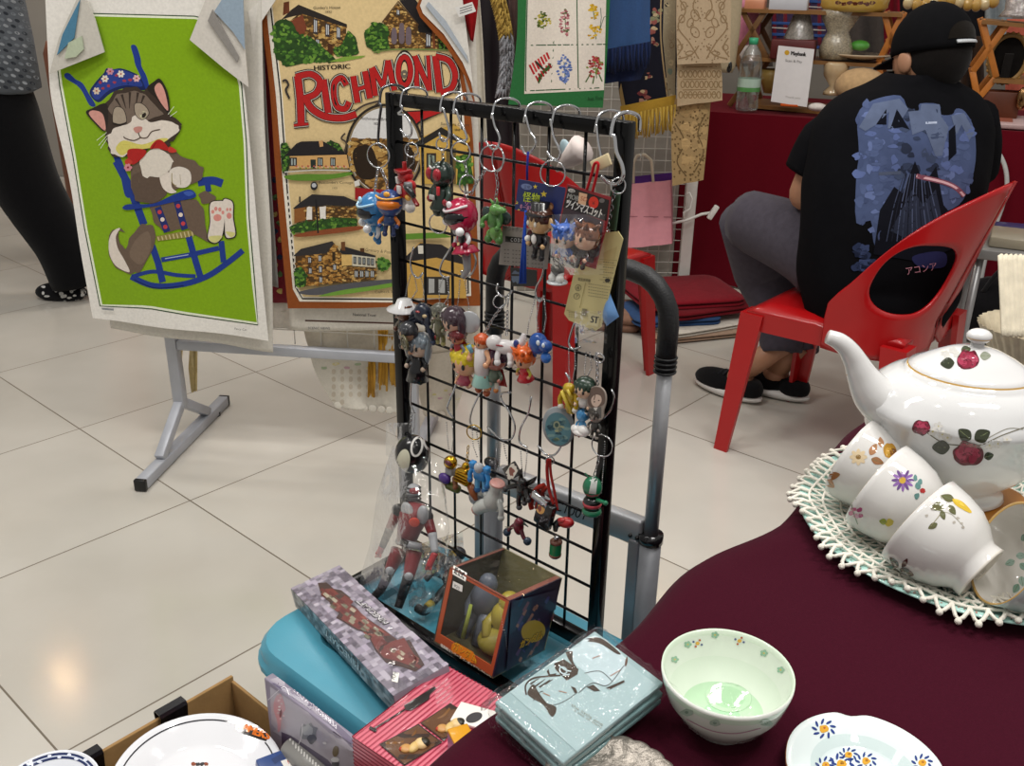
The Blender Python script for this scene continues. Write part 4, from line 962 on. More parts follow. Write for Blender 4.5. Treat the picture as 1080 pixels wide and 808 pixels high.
for y in (-.262, .272): MB('#151515').box(RW(0, y, .0175), (.0315, .014, .0315), None, RR, .003).build('end_cap', PLASTIC, t)
MB('#161616').cyl(RW(0, .2, 0), RW(0, .2, .012), .016).build('levelling_foot', PLASTIC, t)
mb = MB('#d6d2c8')
for k in range(9): mb.cyl(RW(.05 + .072 * k, .012, .32), RW(.05 + .072 * k, .012, .46), .0016, seg=5)
for z in (.36, .41, .46): mb.cyl(RW(.02, .012, z), RW(.64, .012, z), .0018, seg=5)
mb.build('wire_grid', WHITEM, t)

# a hanging cloth: left and right edges given in photo pixels, laid on an upright plane with folds
def towel(L, R, yo, col, wave=.010, nu=36, nv=54, ph=0., base=RK, n=Q2, fold=3.):
    def edge(P, t):
        k = t * (len(P) - 1); i = min(int(k), len(P) - 2); f = k - i; return (P[i][0] + (P[i + 1][0] - P[i][0]) * f, P[i][1] + (P[i + 1][1] - P[i][1]) * f)
    L = smoothc(L, 6, False); R = smoothc(R, 6, False); p0 = base + n * yo; mb = MB(col)
    def fn(u, v):
        a, b = edge(L, v), edge(R, v); x, y = a[0] + (b[0] - a[0]) * u, a[1] + (b[1] - a[1]) * u
        p = Pl(x, y, p0, n); return p + n * (wave * (sin(u * fold * pi + ph + v * .8) * (.35 + .65 * v) + .35 * sin(u * 9 + v * 4 + ph)))
    mb.grid(fn, nu, nv); return mb
# ------- cat towel
back = towel([(88, -45), (92, 100), (100, 250), (116, 347)], [(276, -45), (280, 120), (287, 250), (289, 371)], -.055, '#d6d2c8', ph=1.)
tag(back.build('tea_towel', CLOTH, solid=.002), 'plain white edge of a tea towel hanging behind the green cat towel', 'towel', 'tea towels on the grey rack')
L = [(46, -40), (50, 60), (54, 110), (72, 190), (84, 265), (97, 336)]; R = [(246, -40), (250, 40), (259, 100), (268, 190), (275, 270), (284, 359)]
mb = towel(L, R, -.085, '#e9e6df', .008); A = Art(mb, hit_bvh(mb.bvh()), .0004, 6, 1, .00007)
g = [(84, 0), (96, 20), (212, 22), (247, 40)]
field = [(93, 17), (205, 20), (235, 26), (252, 90), (257, 150), (260, 230), (266, 300), (271, 340), (196, 329), (161, 323), (150, 322), (108, 321), (92, 240), (80, 165), (66, 90), (62, 60)]
A.line(field + [field[0]], 7, '#2f4a2a', closed=False, lift=True); A.line(field + [field[0]], 4.6, '#e9efd8'); A.poly(field, '#83ab12')
c1 = zm(60, 30, 4.752); c2 = zm(100, 170, 4.042)
BL, BLD, BR, BRD, CRM, OUT = '#1f3a8c', '#16265c', '#6b5a4c', '#3f332b', '#e2d8cc', '#2a231e'
A.Z = c1
A.sm([(62, 225), (40, 228), (45, 250), (100, 285), (130, 320), (165, 385), (195, 385), (160, 325), (130, 275), (95, 255)], BL); A.sm([(372, 88), (398, 88), (420, 150), (425, 190), (450, 240), (462, 295), (440, 300), (420, 240), (395, 185), (385, 140)], BL)
A.sm([(165, 325), (190, 275), (235, 225), (250, 200), (280, 205), (320, 200), (370, 215), (415, 240), (440, 290), (435, 310), (340, 300), (270, 325), (210, 370)], BLD); A.sm([(175, 325), (200, 280), (240, 235), (265, 210), (330, 208), (400, 240), (428, 290), (340, 285), (260, 312), (205, 358)], '#2a3f8e')
for x, y, c in ((200, 313, '#d9c7b0'), (242, 252, '#e2d9c8'), (322, 228, '#e8dfcf'), (400, 250, '#e3b8b8'), (268, 215, '#c98f9f')):
    for k in range(6): A.sm(oval(x + 11 * cos(k * 1.047), y + 11 * sin(k * 1.047), 8, 6, k * 60), c, False)
    A.sm(oval(x, y, 5, 5), '#b0322f', False)
for x, y in ((232, 300), (290, 270), (368, 258), (260, 288), (340, 262), (218, 270), (300, 235)): A.sm(blob(x, y, 9, 7, .3, 8, x), '#a33a4a', False)
A.l += 1
A.sm([(285, 640), (320, 650), (375, 800), (385, 840), (345, 840), (320, 740)], BL)
# chair frame, lower part
A.Z = c2
A.line([(92, 0), (150, 110), (210, 270)], 32, BL); A.line([(440, 90), (500, 82), (545, 95)], 34, BL, curve=True); A.line([(480, 85), (486, 130)], 24, BL)
A.line([(165, 490), (250, 470), (350, 485), (430, 490)], 16, BL, curve=True); A.line([(155, 492), (250, 530), (370, 525), (480, 490), (570, 430), (632, 380)], 24, BL, curve=True)
A.line([(245, 360), (270, 430), (290, 515)], 28, BL); A.line([(395, 300), (420, 390), (450, 490)], 27, BL); A.line([(540, 340), (550, 430)], 24, BL); A.line([(285, 420), (400, 400), (530, 370)], 20, BL); A.line([(300, 415), (400, 398)], 4, '#a9b8d8'); A.line([(170, 505), (260, 540), (380, 530)], 3, '#10204a', curve=True)
A.poly([(262, 320), (420, 290), (435, 310), (390, 325), (268, 340)], '#8f8348'); A.lines([[(270 + 16 * k, 322 - 3 * k), (276 + 16 * k, 338 - 2 * k)] for k in range(10)], 5, '#c9bd8a')
# tail
A.sm(jag([(250, 272), (200, 270), (150, 330), (130, 375), (110, 350), (100, 320), (105, 300), (130, 300), (110, 282), (75, 295), (58, 340), (62, 400), (90, 450), (150, 478), (190, 470), (240, 390), (262, 330)], 4, 2, 3), BR, n=2); A.sm([(110, 285), (80, 298), (62, 340), (66, 400), (95, 448), (150, 472), (128, 420), (100, 370), (92, 320)], CRM); A.sm([(230, 300), (180, 330), (150, 400), (200, 440), (240, 370)], '#7a6858')
# legs, body
A.sm(jag([(235, 180), (330, 160), (430, 165), (470, 210), (480, 320), (500, 345), (450, 330), (400, 290), (300, 300), (250, 260)], 5, 2, 4), BR, n=2); A.sm(jag([(440, 140), (480, 125), (520, 150), (510, 175), (460, 180)], 4, 2, 6), BR, n=2)
for q_ in ([(490, 180), (530, 165), (560, 175), (560, 240), (548, 320), (520, 350), (490, 345), (480, 320), (490, 260)], [(545, 165), (575, 160), (595, 180), (595, 240), (606, 310), (585, 330), (555, 322), (552, 250)]): A.sm(q_, OUT, False)
A.l += 1
for q_ in ([(494, 182), (530, 169), (556, 178), (556, 240), (544, 318), (520, 346), (494, 340), (484, 318), (494, 260)], [(549, 168), (574, 164), (591, 182), (591, 240), (601, 308), (584, 325), (560, 318), (556, 250)]): A.sm(q_, CRM, False)
A.l += 1
for x, y, r, s in ((525, 240, 17, 15), (505, 215, 7, 8), (518, 202, 7, 9), (535, 205, 7, 9), (548, 218, 6, 8), (575, 232, 11, 13), (567, 205, 5, 7), (580, 205, 5, 7)): A.sm(oval(x, y, r, s), '#d98f86', False)
A.sm([(490, 320), (545, 318), (520, 345), (495, 340)], '#d3cf86', False); A.sm([(560, 300), (600, 305), (584, 324)], '#d3cf86', False); A.l += 1
for x0, y0, x1, y1 in ((270, 195, 310, 300), (350, 165, 385, 290)):
    A.line([(x0, y0), (x1, y1)], 28, '#25306e'); 
    for k in range(3): f = .2 + .3 * k; A.sm(oval(x0 + (x1 - x0) * f, y0 + (y1 - y0) * f, 9, 9), ['#c5424a', '#e8d9c8'][k % 2], False)
    A.l += 1
A.Z = c1
A.sm(jag([(400, 650), (480, 600), (560, 590), (620, 640), (700, 665), (735, 700), (725, 760), (640, 790), (560, 808), (420, 850), (370, 800), (380, 700)], 6, 2, 5), BR, n=2)
A.Z = c2; A.sm(jag([(165, 60), (240, 20), (330, 60), (300, 120), (310, 145), (250, 175), (180, 170), (160, 120)], 5, 2, 9), '#5f4f43', n=2)
A.sm([(278, 60), (300, 38), (325, 60), (330, 110), (350, 130), (320, 135), (290, 110)], CRM); A.sm([(320, 40), (360, 22), (405, 40), (412, 85), (390, 110), (350, 108), (325, 80)], '#ded6cb'); A.line([(330, 50), (332, 90), (350, 105)], 3, '#8a7a40', curve=True); A.line([(365, 55), (368, 100)], 2.5, '#b0a58f')
A.sm([(130, 205), (122, 195), (150, 182), (250, 180), (330, 145), (400, 120), (430, 135), (425, 155), (350, 170), (260, 190), (160, 205)], BL); A.sm([(380, 132), (410, 126), (425, 138), (400, 148)], '#3e5cae')
A.Z = c1
# chest, head
A.sm(jag([(430, 640), (500, 600), (560, 620), (590, 660), (570, 710), (520, 740), (450, 750), (415, 690)], 8, 3, 8), '#ddd5c8', n=2)
A.sm(jag([(240, 380), (300, 310), (380, 290), (440, 310), (480, 300), (560, 420), (620, 470), (630, 500), (580, 560), (560, 590), (470, 600), (380, 650), (290, 640), (262, 600), (250, 540), (240, 450)], 7, 3, 11), BRD, n=2)
A.sm([(150, 420), (180, 400), (250, 375), (262, 440), (245, 515), (190, 470)], OUT); A.sm([(165, 425), (190, 410), (235, 430), (248, 510), (200, 470)], '#d59a8e'); A.sm([(455, 300), (490, 265), (520, 252), (555, 310), (568, 380), (560, 425), (500, 350)], OUT); A.sm([(492, 300), (518, 272), (545, 320), (560, 410), (520, 365)], '#d59a8e')
A.sm(jag([(260, 400), (310, 330), (390, 310), (450, 330), (500, 380), (540, 430), (430, 470), (380, 480), (300, 470)], 5, 2, 12), '#75665a', n=2)
for q_ in (((330, 330), (350, 400)), ((370, 318), (368, 400)), ((410, 320), (400, 385)), ((440, 335), (420, 390)), ((300, 350), (330, 400))): A.line(q_, 13, '#3a2f28', False, taper=lambda t: 1 - .8 * t)
A.l += 1
A.sm(jag([(262, 530), (300, 500), (360, 480), (400, 430), (420, 420), (470, 470), (560, 460), (610, 480), (620, 510), (560, 560), (500, 590), (400, 600), (330, 640), (280, 620), (262, 570)], 6, 3, 13), CRM, n=2); A.sm([(300, 600), (340, 560), (430, 580), (520, 550), (560, 555), (480, 595), (380, 610), (330, 635)], '#d8ce6a')
for q_, c in (([(288, 470), (290, 410), (310, 392), (340, 410), (352, 465), (320, 478)], '#a89a88'), ([(400, 430), (395, 380), (425, 375), (455, 400), (462, 430), (430, 455)], '#a89a88')): A.line(q_, 6, OUT, False, curve=True, closed=True); A.l += 1; A.sm(q_, c, False)
A.sm(oval(438, 432, 17, 20, 30), '#cfd0a8'); A.sm(oval(440, 434, 9, 14, 30), '#29231c'); A.line([(285, 472), (320, 480), (355, 470)], 6, OUT, curve=True)
A.sm([(388, 500), (410, 490), (432, 494), (425, 515), (402, 522)], '#c48a80'); A.line([(412, 520), (425, 545), (455, 545), (480, 515), (520, 505)], 5, '#4a3526', False, curve=True); A.line([(425, 545), (390, 560), (350, 550), (340, 540)], 5, '#4a3526', False, curve=True)
for q_ in (((255, 520), (205, 560)), ((258, 535), (215, 585)), ((258, 550), (225, 600)), ((560, 430), (590, 390)), ((570, 440), (605, 415))): A.line(q_, 2.5, '#e9efd8', False)
A.l += 1
A.sm([(360, 610), (400, 600), (450, 610), (440, 640), (390, 680), (365, 660)], '#b02420'); A.sm([(470, 600), (500, 560), (530, 560), (565, 600), (560, 612), (510, 600)], '#b02420'); A.sm([(570, 590), (605, 612), (580, 622), (560, 612)], '#c23a2e', False); A.sm([(365, 650), (345, 665), (360, 685), (385, 670)], '#c23a2e'); A.line([(500, 570), (480, 602)], 4, '#7a1512')
for k in range(6): A.sm(oval(362 + 12 * cos(k), 695 + 12 * sin(k), 8, 8), '#d58a95', False)
A.sm(oval(362, 695, 6, 6), '#8a2a30', False); A.Z = ID; A.l += 1
A.text('Fancy Cat', 248, 347, 2.4, '#777', 6); A.poly([(108, 324), (121, 325), (121, 327), (109, 326)], '#8a8d90')
# flaps: the top corners folded forward
def flap(pts, col, lift=.012, hem=None):
    p0 = RK + Q2 * (-.085 - lift); ps = [Pl(x, y, p0, Q2) for x, y in pts]; k = len(ps); tr = tessellate_polygon([[V((x, y, 0)) for x, y in pts]])
    mb.add(ps + [p + Q2 * .003 for p in ps], [tuple(q_) for q_ in tr] + [tuple(i + k for i in q_[::-1]) for q_ in tr] + [(i, (i + 1) % k, k + (i + 1) % k, k + i) for i in range(k)], col, False)
flap([(52, 78), (62, 40), (86, -12), (100, 20), (110, 55)], '#c9c5bb'); flap([(60, 58), (66, 36), (84, 0), (78, 40)], '#4c7f9c', .016); flap([(68, 62), (72, 45), (86, 38), (88, 52), (80, 60)], '#b7c2a8', .017)
flap([(200, 42), (222, -14), (252, -14), (262, 92), (236, 72)], '#d3cec5'); flap([(226, 12), (240, -10), (256, -10), (258, 52), (246, 34)], '#93a5b5', .018); flap([(219, 22), (224, 10), (252, 60), (250, 66)], '#8d8984', .0185)
tag(mb.build('tea_towel', CLOTH), 'green tea towel printed with a cat in a blue rocking chair', 'towel', 'tea towels on the grey rack')
# ------- folded lengths between the two towels
for i, (x0, x1, vb, col, yo, lab) in enumerate(((262, 282, 300, '#8d8a86', -.03, 'grey folded edge of a towel hanging between the two printed towels'), (278, 300, 318, '#7c2430', .0, 'dark red patterned towel edge behind the Richmond towel'), (284, 300, 345, '#d9d3ca', .01, 'narrow white towel edge with a red line behind the Richmond towel'))):
    lab = lab.replace('Richmond towel', 'cream town-view towel')
    mb = towel([(x0 - 12, -45), (x0 - 4, 100), (x0 + 2, vb)], [(x1 - 6, -45), (x1 - 1, 100), (x1 + 12, vb + 3)], yo, col, .006, 12, 30, i)
    if i == 1:
        A = Art(mb, hit_bvh(mb.bvh()), .0004, 9)
        for k in range(14): A.sm(blob(290 + (k % 2) * 5, 190 + k * 9, 3, 3, .3, 8, k), ['#2b3350', '#c9b26a', '#5d7a4a'][k % 3], False)
    tag(mb.build('tea_towel', CLOTH, solid=.0015), lab, 'towel', 'tea towels on the grey rack')
# ------- Richmond towel
back = towel([(290, -45), (297, 150), (306, 348)], [(500, -45), (505, 150), (508, 349)], -.02, '#d8d3c8', .007, ph=2.)
A = Art(back, hit_bvh(back.bvh()), .0004, 9); A.line([(322, 338), (420, 341), (470, 336)], 1.6, '#5a4038'); A.text('National Trust', 372, 333, 3, '#555', 2); A.text('SCENIC VIEWS', 325, 347, 2.6, '#777', 1)
tag(back.build('tea_towel', CLOTH, solid=.002), 'white tea towel hem with brown line showing below the cream town-view towel', 'towel', 'tea towels on the grey rack')
L = [(268, -45), (276, 30), (284, 100), (291, 200), (303, 326)]; R = [(472, -45), (486, 60), (498, 130), (503, 230), (507, 322)]
mb = towel(L, R, -.05, '#8c4a1d', .007, ph=.6); A = Art(mb, hit_bvh(mb.bvh()), .0004, 7, 1, .00005)
A.poly([(276, -40), (283, 30), (291, 100), (299, 200), (309, 305), (316, 318), (418, 319), (497, 312), (494, 200), (488, 100), (478, 40), (462, -40)], '#e8e2d4')
A.line([(280, -40), (288, 30), (296, 100), (303, 200), (312, 303), (319, 315), (418, 316), (494, 309), (491, 200), (485, 100), (474, 40), (458, -40)], 1.6, '#1c1a18')
A.poly([(282, -40), (290, 30), (298, 100), (305, 200), (314, 302), (320, 313), (418, 314), (492, 307), (489, 200), (483, 100), (472, 40), (456, -40)], '#dcc390')
STN = ['#b08a4c', '#8a6430', '#c9a765', '#6b4a24', '#a3793f']
def inside(p, poly):
    c = False; n = len(poly)
    for i in range(n):
        (x0, y0), (x1, y1) = poly[i], poly[i - 1]
        if (y0 > p[1]) != (y1 > p[1]) and p[0] < (x1 - x0) * (p[1] - y0) / (y1 - y0) + x0: c = not c
    return c
def stones(A, poly, seed, n, r, pal=STN, base='#4f381c'):
    A.poly(poly, base); q_ = random.Random(seed); xs = [p[0] for p in poly]; ys = [p[1] for p in poly]
    for _ in range(n):
        x, y = q_.uniform(min(xs), max(xs)), q_.uniform(min(ys), max(ys))
        if inside((x, y), poly): A.poly(blob(x, y, r * q_.uniform(.7, 1.3), r * .62, .3, 6, q_.random()), q_.choice(pal), False)
    A.l += 1
def bushy(A, poly, seed, n, r, pal=('#3f6a26', '#2f5420', '#56822f', '#24401c', '#6b9538'), base='#2b4a1e'):
    A.sm(jag(poly, r * .5, 2, seed), base, n=2); q_ = random.Random(seed); xs = [p[0] for p in poly]; ys = [p[1] for p in poly]
    for _ in range(n):
        x, y = q_.uniform(min(xs), max(xs)), q_.uniform(min(ys), max(ys))
        if inside((x, y), poly): A.poly(blob(x, y, r * q_.uniform(.5, 1.1), r * .7, .4, 7, q_.random()), q_.choice(pal), False)
    A.l += 1
def win_(A, x, y, w, h, sk=.25, fr='#3a3436', gl='#c9cdd0'):
    A.poly([(x, y), (x + w, y + sk * w), (x + w, y + h + sk * w), (x, y + h)], fr); A.poly([(x + w * .2, y + h * .1), (x + w * .42, y + h * .12), (x + w * .42, y + h * .88), (x + w * .2, y + h * .9)], gl, False); A.poly([(x + w * .58, y + h * .14), (x + w * .82, y + h * .18), (x + w * .82, y + h * .9), (x + w * .58, y + h * .88)], gl)
A.Z = zm(250, 0, 5.771)
stones(A, [(320, 130), (405, 60), (665, 155), (665, 290), (580, 340), (340, 240)], 1, 300, 13); A.poly([(270, 120), (330, 60), (375, 28), (670, 148), (668, 168), (400, 85), (300, 110)], '#2b2521'); A.poly([(285, 15), (318, 8), (320, 75), (280, 95)], '#6b3a22'); A.poly([(325, 130), (400, 88), (425, 170), (400, 220), (340, 180)], '#7a3f28')
for x, y, h in ((465, 110, 95), (538, 140, 80), (605, 160, 75), (478, 235, 50)): win_(A, x, y, 26, h)
A.poly([(552, 260), (582, 270), (582, 335), (555, 330)], '#4a2c1a'); bushy(A, [(215, 180), (260, 115), (330, 130), (370, 200), (450, 230), (560, 320), (610, 370), (500, 385), (300, 400), (230, 350)], 2, 220, 15); bushy(A, [(585, 300), (640, 270), (680, 190), (720, 230), (740, 320), (690, 345), (600, 340)], 3, 60, 11); A.poly([(560, 375), (650, 345), (785, 338), (760, 352), (640, 375)], '#7fa03f')
A.text("Gunley's House", 465, 55, 17, '#3a3128', -1, w=165); A.text('1832', 535, 78, 14, '#3a3128', 0, w=42); A.text('HISTORIC', 468, 428, 30, '#241f1b', -3, w=222, bold=1.5)
A.Z = zm(370, 0, 6.218)
stones(A, [(215, 140), (310, 20), (440, 160), (450, 320), (245, 318)], 4, 260, 11); stones(A, [(440, 200), (690, 240), (700, 325), (445, 322)], 5, 120, 10); A.poly([(318, 0), (420, -10), (560, 180), (440, 158)], '#242122'); A.poly([(440, 158), (560, 175), (640, 235), (445, 210)], '#1d1b1c'); A.line([(208, 145), (312, 8), (445, 165)], 9, '#5c4228')
for x, y0, y1 in ((285, 180, 280), (335, 150, 275), (380, 175, 285)): A.sm([(x - 16, y1), (x - 16, y0 + 20), (x, y0), (x + 16, y0 + 20), (x + 16, y1)], '#6e6066', False)
A.l += 1; win_(A, 300, 62, 22, 36); win_(A, 492, 215, 36, 95, 0); A.poly([(535, 200), (552, 202), (556, 320), (540, 320)], '#7a4426'); bushy(A, [(640, 200), (690, 250), (700, 320), (580, 325), (580, 260)], 6, 50, 12, base='#1d2a18')
bushy(A, [(90, 220), (150, 150), (210, 150), (250, 200), (250, 310), (160, 345), (110, 310)], 7, 130, 14); A.line([(150, 342), (330, 322), (700, 330)], 10, '#6e7f45', curve=True)
# lettering, drawn stroke by stroke: dark edge, pale edge, red body
def letters(A, strokes):
    for w_, c in ((17, '#241f1c'), (9, '#ddd6c8'), (5, '#241f1c'), (0, '#b3201f')):
        for k, (pts, wd_) in enumerate(strokes): A.line(pts, wd_ + w_, c, False, curve=len(pts) > 2)
        A.l += 1
A.Z = zm(250, 0, 3.846)
letters(A, [([(248, 308), (258, 400), (262, 505)], 28), ([(240, 312), (300, 300), (338, 330), (322, 378), (270, 400)], 24), ([(280, 398), (305, 440), (360, 472), (430, 478), (485, 462)], 26), ([(232, 508), (292, 502)], 10),
    ([(352, 322), (372, 458)], 25), ([(445, 345), (425, 316), (398, 335), (394, 385), (408, 432), (440, 440), (456, 412)], 22), ([(472, 308), (490, 416)], 23), ([(520, 288), (540, 398)], 23), ([(482, 364), (532, 348)], 14),
    ([(546, 276), (562, 388)], 20), ([(550, 272), (592, 350)], 18), ([(594, 350), (612, 244)], 16), ([(612, 244), (640, 366)], 22), ([(722, 226), (732, 358)], 20), ([(722, 226), (782, 364)], 20), ([(776, 224), (786, 366)], 14), ([(806, 226), (824, 374)], 25), ([(806, 228), (860, 246), (886, 300), (872, 356), (826, 376)], 22)])
for rx, c in ((44, '#241f1c'), (40, '#ddd6c8'), (37, '#241f1c'), (35, '#b3201f'), (15, '#241f1c'), (12, '#dcc390')): A.sm(oval(680, 288, rx, rx * 1.92 if rx > 20 else rx * 3.1, 0), c)
A.sm([(665, 300), (680, 280), (694, 300), (680, 320)], '#6b6458')
A.line([(186, 330), (200, 325), (210, 345), (200, 365), (215, 400)], 9, '#3a3430', curve=True); A.line([(895, 320), (905, 350), (885, 380)], 7, '#3a3430', curve=True); A.line([(480, 450), (520, 425), (580, 410), (560, 430)], 8, '#4a4038', curve=True)
A.poly([(640, 452), (870, 440), (780, 480), (740, 500), (706, 545), (668, 470)], '#241f1c'); A.poly([(646, 456), (856, 446), (770, 478), (735, 494), (706, 532), (676, 470)], '#b3201f')
# oval bridge picture
A.sm(oval(600, 610, 160, 190), '#2a241f'); A.sm(oval(600, 610, 150, 180), '#8b7a5c'); A.sm(oval(600, 610, 143, 173), '#d9d8d6'); stones(A, [p for p in oval(600, 610, 142, 172) if p[1] > 535], 9, 260, 14); A.sm([(480, 600), (540, 590), (570, 660), (560, 720), (500, 720), (472, 650)], '#2b1f14'); A.sm([(640, 600), (700, 590), (725, 660), (700, 710), (650, 690)], '#2b1f14')
A.text('Richmond Bridge', 502, 484, 12, '#2f2a28', 3, w=130); A.text('1823', 552, 505, 10, '#2f2a28', 2); A.line([(440, 540), (425, 560), (445, 580), (435, 620)], 7, '#4a4038', curve=True); A.poly([(480, 760), (620, 770), (640, 808), (480, 808)], '#9c1f22'); A.poly([(476, 735), (496, 728), (500, 750), (480, 756)], '#d9d6cf')
# Saddlers Court, right of the oval
A.poly([(740, 560), (880, 500), (960, 560), (960, 745), (750, 745)], '#c9a24d'); A.poly([(722, 580), (830, 515), (930, 570), (930, 590), (830, 545), (735, 600)], '#2a2724'); win_(A, 770, 620, 40, 60, 0, '#3a2f28', '#8a9a8a'); A.poly([(850, 600), (890, 600), (890, 745), (850, 745)], '#6b5a34'); bushy(A, [(890, 640), (950, 610), (960, 740), (900, 745)], 11, 50, 12); A.text('Saddlers Court', 828, 506, 12, '#2f2a28', 3, w=115); A.text('1848', 880, 530, 10, '#2f2a28', 2)
# cottage
A.Z = zm(280, 120, 7.2)
bushy(A, [(120, 230), (160, 220), (200, 270), (180, 440), (140, 440)], 12, 60, 14, base='#1f3218'); bushy(A, [(450, 250), (500, 200), (560, 230), (600, 290), (470, 290)], 13, 40, 13, base='#22361b'); A.poly([(150, 318), (240, 225), (280, 208), (440, 205), (540, 260), (620, 300), (600, 308)], '#232022'); A.poly([(410, 205), (440, 200), (445, 245), (418, 250)], '#c99b66'); A.poly([(190, 320), (620, 308), (640, 410), (190, 415)], '#d0a468')
for x, w_ in ((190, 55), (400, 42), (497, 40)): win_(A, x, 330, w_, 65, 0, '#2f2d2b', '#9fa9a6')
A.poly([(348, 345), (388, 345), (388, 412), (350, 412)], '#26302c')
for k in range(26): A.sm(blob(240 + k * 15, 395 + (k % 3) * 7, 7, 6, .4, 7, k), ['#b5564a', '#d7b3a0', '#6f8a4a'][k % 3], False)
A.l += 1; A.line([(150, 440), (400, 425), (650, 430)], 9, '#c9c8c0', curve=True); A.sm([(150, 470), (300, 455), (500, 455), (640, 440), (655, 460), (520, 490), (360, 505), (200, 500)], '#5f8a2f'); A.text("Buscombe's Cottage", 408, 528, 20, '#3a3128', 0, w=260); A.text('1835', 510, 568, 15, '#3a3128')
# low house with lamp post
A.poly([(215, 715), (270, 670), (360, 608), (600, 622), (705, 668), (705, 700), (470, 690), (230, 722)], '#2b292b'); A.poly([(225, 720), (310, 705), (320, 800), (225, 830)], '#8d5a2c'); stones(A, [(310, 700), (700, 700), (690, 830), (310, 830)], 15, 140, 12); A.poly(jag([(318, 705), (358, 703), (360, 800), (318, 803)], 4, 2, 2), '#e6e2da', False); A.poly(jag([(418, 703), (465, 700), (468, 795), (420, 800)], 4, 2, 3), '#e6e2da')
A.Z = zm(280, 210, 5.387); bushy(A, [(148, 150), (230, 125), (400, 105), (520, 110), (520, 150), (330, 170), (160, 192)], 16, 150, 12); A.sm([(170, 200), (300, 175), (530, 150), (535, 172), (330, 200), (200, 212)], '#8a4a2a'); A.line([(292, 0), (304, 190)], 9, '#1d1c1e'); A.Z = zm(280, 120, 7.2); A.sm(oval(376, 545, 27, 32), '#26262a'); A.sm(oval(376, 540, 17, 17), '#b9bcc0'); A.line([(268, 625), (268, 670)], 12, '#2b292b')
# granary
A.Z = zm(280, 210, 5.387)
stones(A, [(175, 320), (355, 300), (395, 245), (440, 320), (440, 470), (250, 490), (180, 490)], 17, 330, 11, ['#b0823f', '#94662c', '#c79a55', '#7a5424']); A.poly([(160, 322), (205, 280), (385, 235), (425, 300), (395, 250), (350, 305)], '#33302f'); A.poly([(425, 295), (440, 262), (630, 318), (625, 328), (440, 308)], '#2b2829'); A.poly([(435, 312), (495, 312), (495, 372), (438, 376)], '#d7b26c'); A.poly([(495, 312), (625, 328), (630, 385), (497, 375)], '#cfc9b4'); stones(A, [(440, 378), (630, 388), (632, 450), (442, 470)], 18, 120, 10); A.poly([(433, 240), (456, 238), (458, 290), (436, 288)], '#6b4426'); A.poly([(540, 275), (565, 275), (565, 298), (542, 295)], '#55371f')
for x, y, h in ((247, 325, 36), (305, 315, 36), (250, 385, 36), (308, 375, 40), (388, 365, 36), (310, 435, 36)): win_(A, x, y, 20, h, -.1)
A.poly([(385, 300), (402, 298), (402, 345), (385, 347)], '#3a2c1a'); 
for x in (503, 530, 555, 580, 602): win_(A, x, 322 + (x - 503) * .1, 17, 40, .1, '#3f3c3a', '#8f9696')
for x in (508, 538, 568, 598): win_(A, x, 400, 24, 40, 0, '#4f4c4a', '#b9bdbd')
bushy(A, [(172, 400), (205, 375), (240, 420), (240, 490), (180, 492)], 19, 70, 12); A.line([(672, 380), (676, 410)], 7, '#6b5434'); bushy(A, [(630, 350), (665, 320), (710, 350), (700, 400), (650, 400)], 20, 40, 11, base='#5a8a3a')
A.sm([(200, 520), (420, 480), (720, 450), (730, 470), (560, 500), (400, 530), (260, 540)], '#55555a'); A.sm([(310, 545), (450, 510), (600, 490), (735, 470), (735, 490), (560, 520), (420, 540)], '#6f9a3a'); A.text('Granary & Post', 570, 290, 18, '#4a4034', 6, w=150); A.text('Colbeck St', 625, 530, 15, '#4a4034', -2, w=110)
# the right-hand houses low down
A.Z = zm(250, 180, 2.886)
A.poly([(515, 260), (560, 215), (620, 230), (700, 270), (700, 385), (520, 385)], '#c29a4e'); A.poly([(505, 268), (560, 218), (625, 222), (690, 262), (700, 285), (610, 262), (540, 272)], '#2b2829'); win_(A, 570, 320, 80, 55, 0, '#33302e', '#a9aaa8'); A.poly([(505, 190), (620, 185), (660, 200), (505, 208)], '#5f8a2f'); A.poly([(553, 225), (570, 225), (570, 250), (555, 250)], '#d9d4c8')
A.Z = ID
def rflap(pts, col, lift):
    p0 = RK + Q2 * (-.05 - lift); ps = [Pl(x, y, p0, Q2) for x, y in pts]; k = len(ps); tr = tessellate_polygon([[V((x, y, 0)) for x, y in pts]])
    mb.add(ps + [p + Q2 * .003 for p in ps], [tuple(q_) for q_ in tr] + [tuple(i + k for i in q_[::-1]) for q_ in tr] + [(i, (i + 1) % k, k + (i + 1) % k, k + i) for i in range(k)], col, False)
rflap([(439, 8), (447, -14), (482, -14), (490, 40), (497, 90), (503, 118), (490, 80), (470, 48), (443, 18)], '#8c4a1d', .010); rflap([(443, 6), (450, -14), (486, -14), (494, 50), (499, 92), (488, 66), (468, 36), (446, 14)], '#d9d5cd', .0125); rflap([(449, 6), (452, 2), (470, 22), (492, 58), (494, 66), (470, 32)], '#a8b0b8', .0165)
rflap([(262, 12), (290, -14), (300, -14), (276, 22), (268, 60)], '#dcd8d0', .012)
tag(mb.build('tea_towel', CLOTH), 'cream tea towel printed with stone houses and large red lettering', 'towel', 'tea towels on the grey rack')
mb = towel([(484, -45), (492, 40), (498, 110), (500, 150)], [(502, -45), (509, 40), (512, 110), (514, 150)], .0, '#cfc8b8', .004, 10, 30); tag(mb.build('tea_towel', LACE, solid=.0015), 'narrow cream lace-edged cloth hanging beside the cream town-view towel', 'towel', 'tea towels on the grey rack')
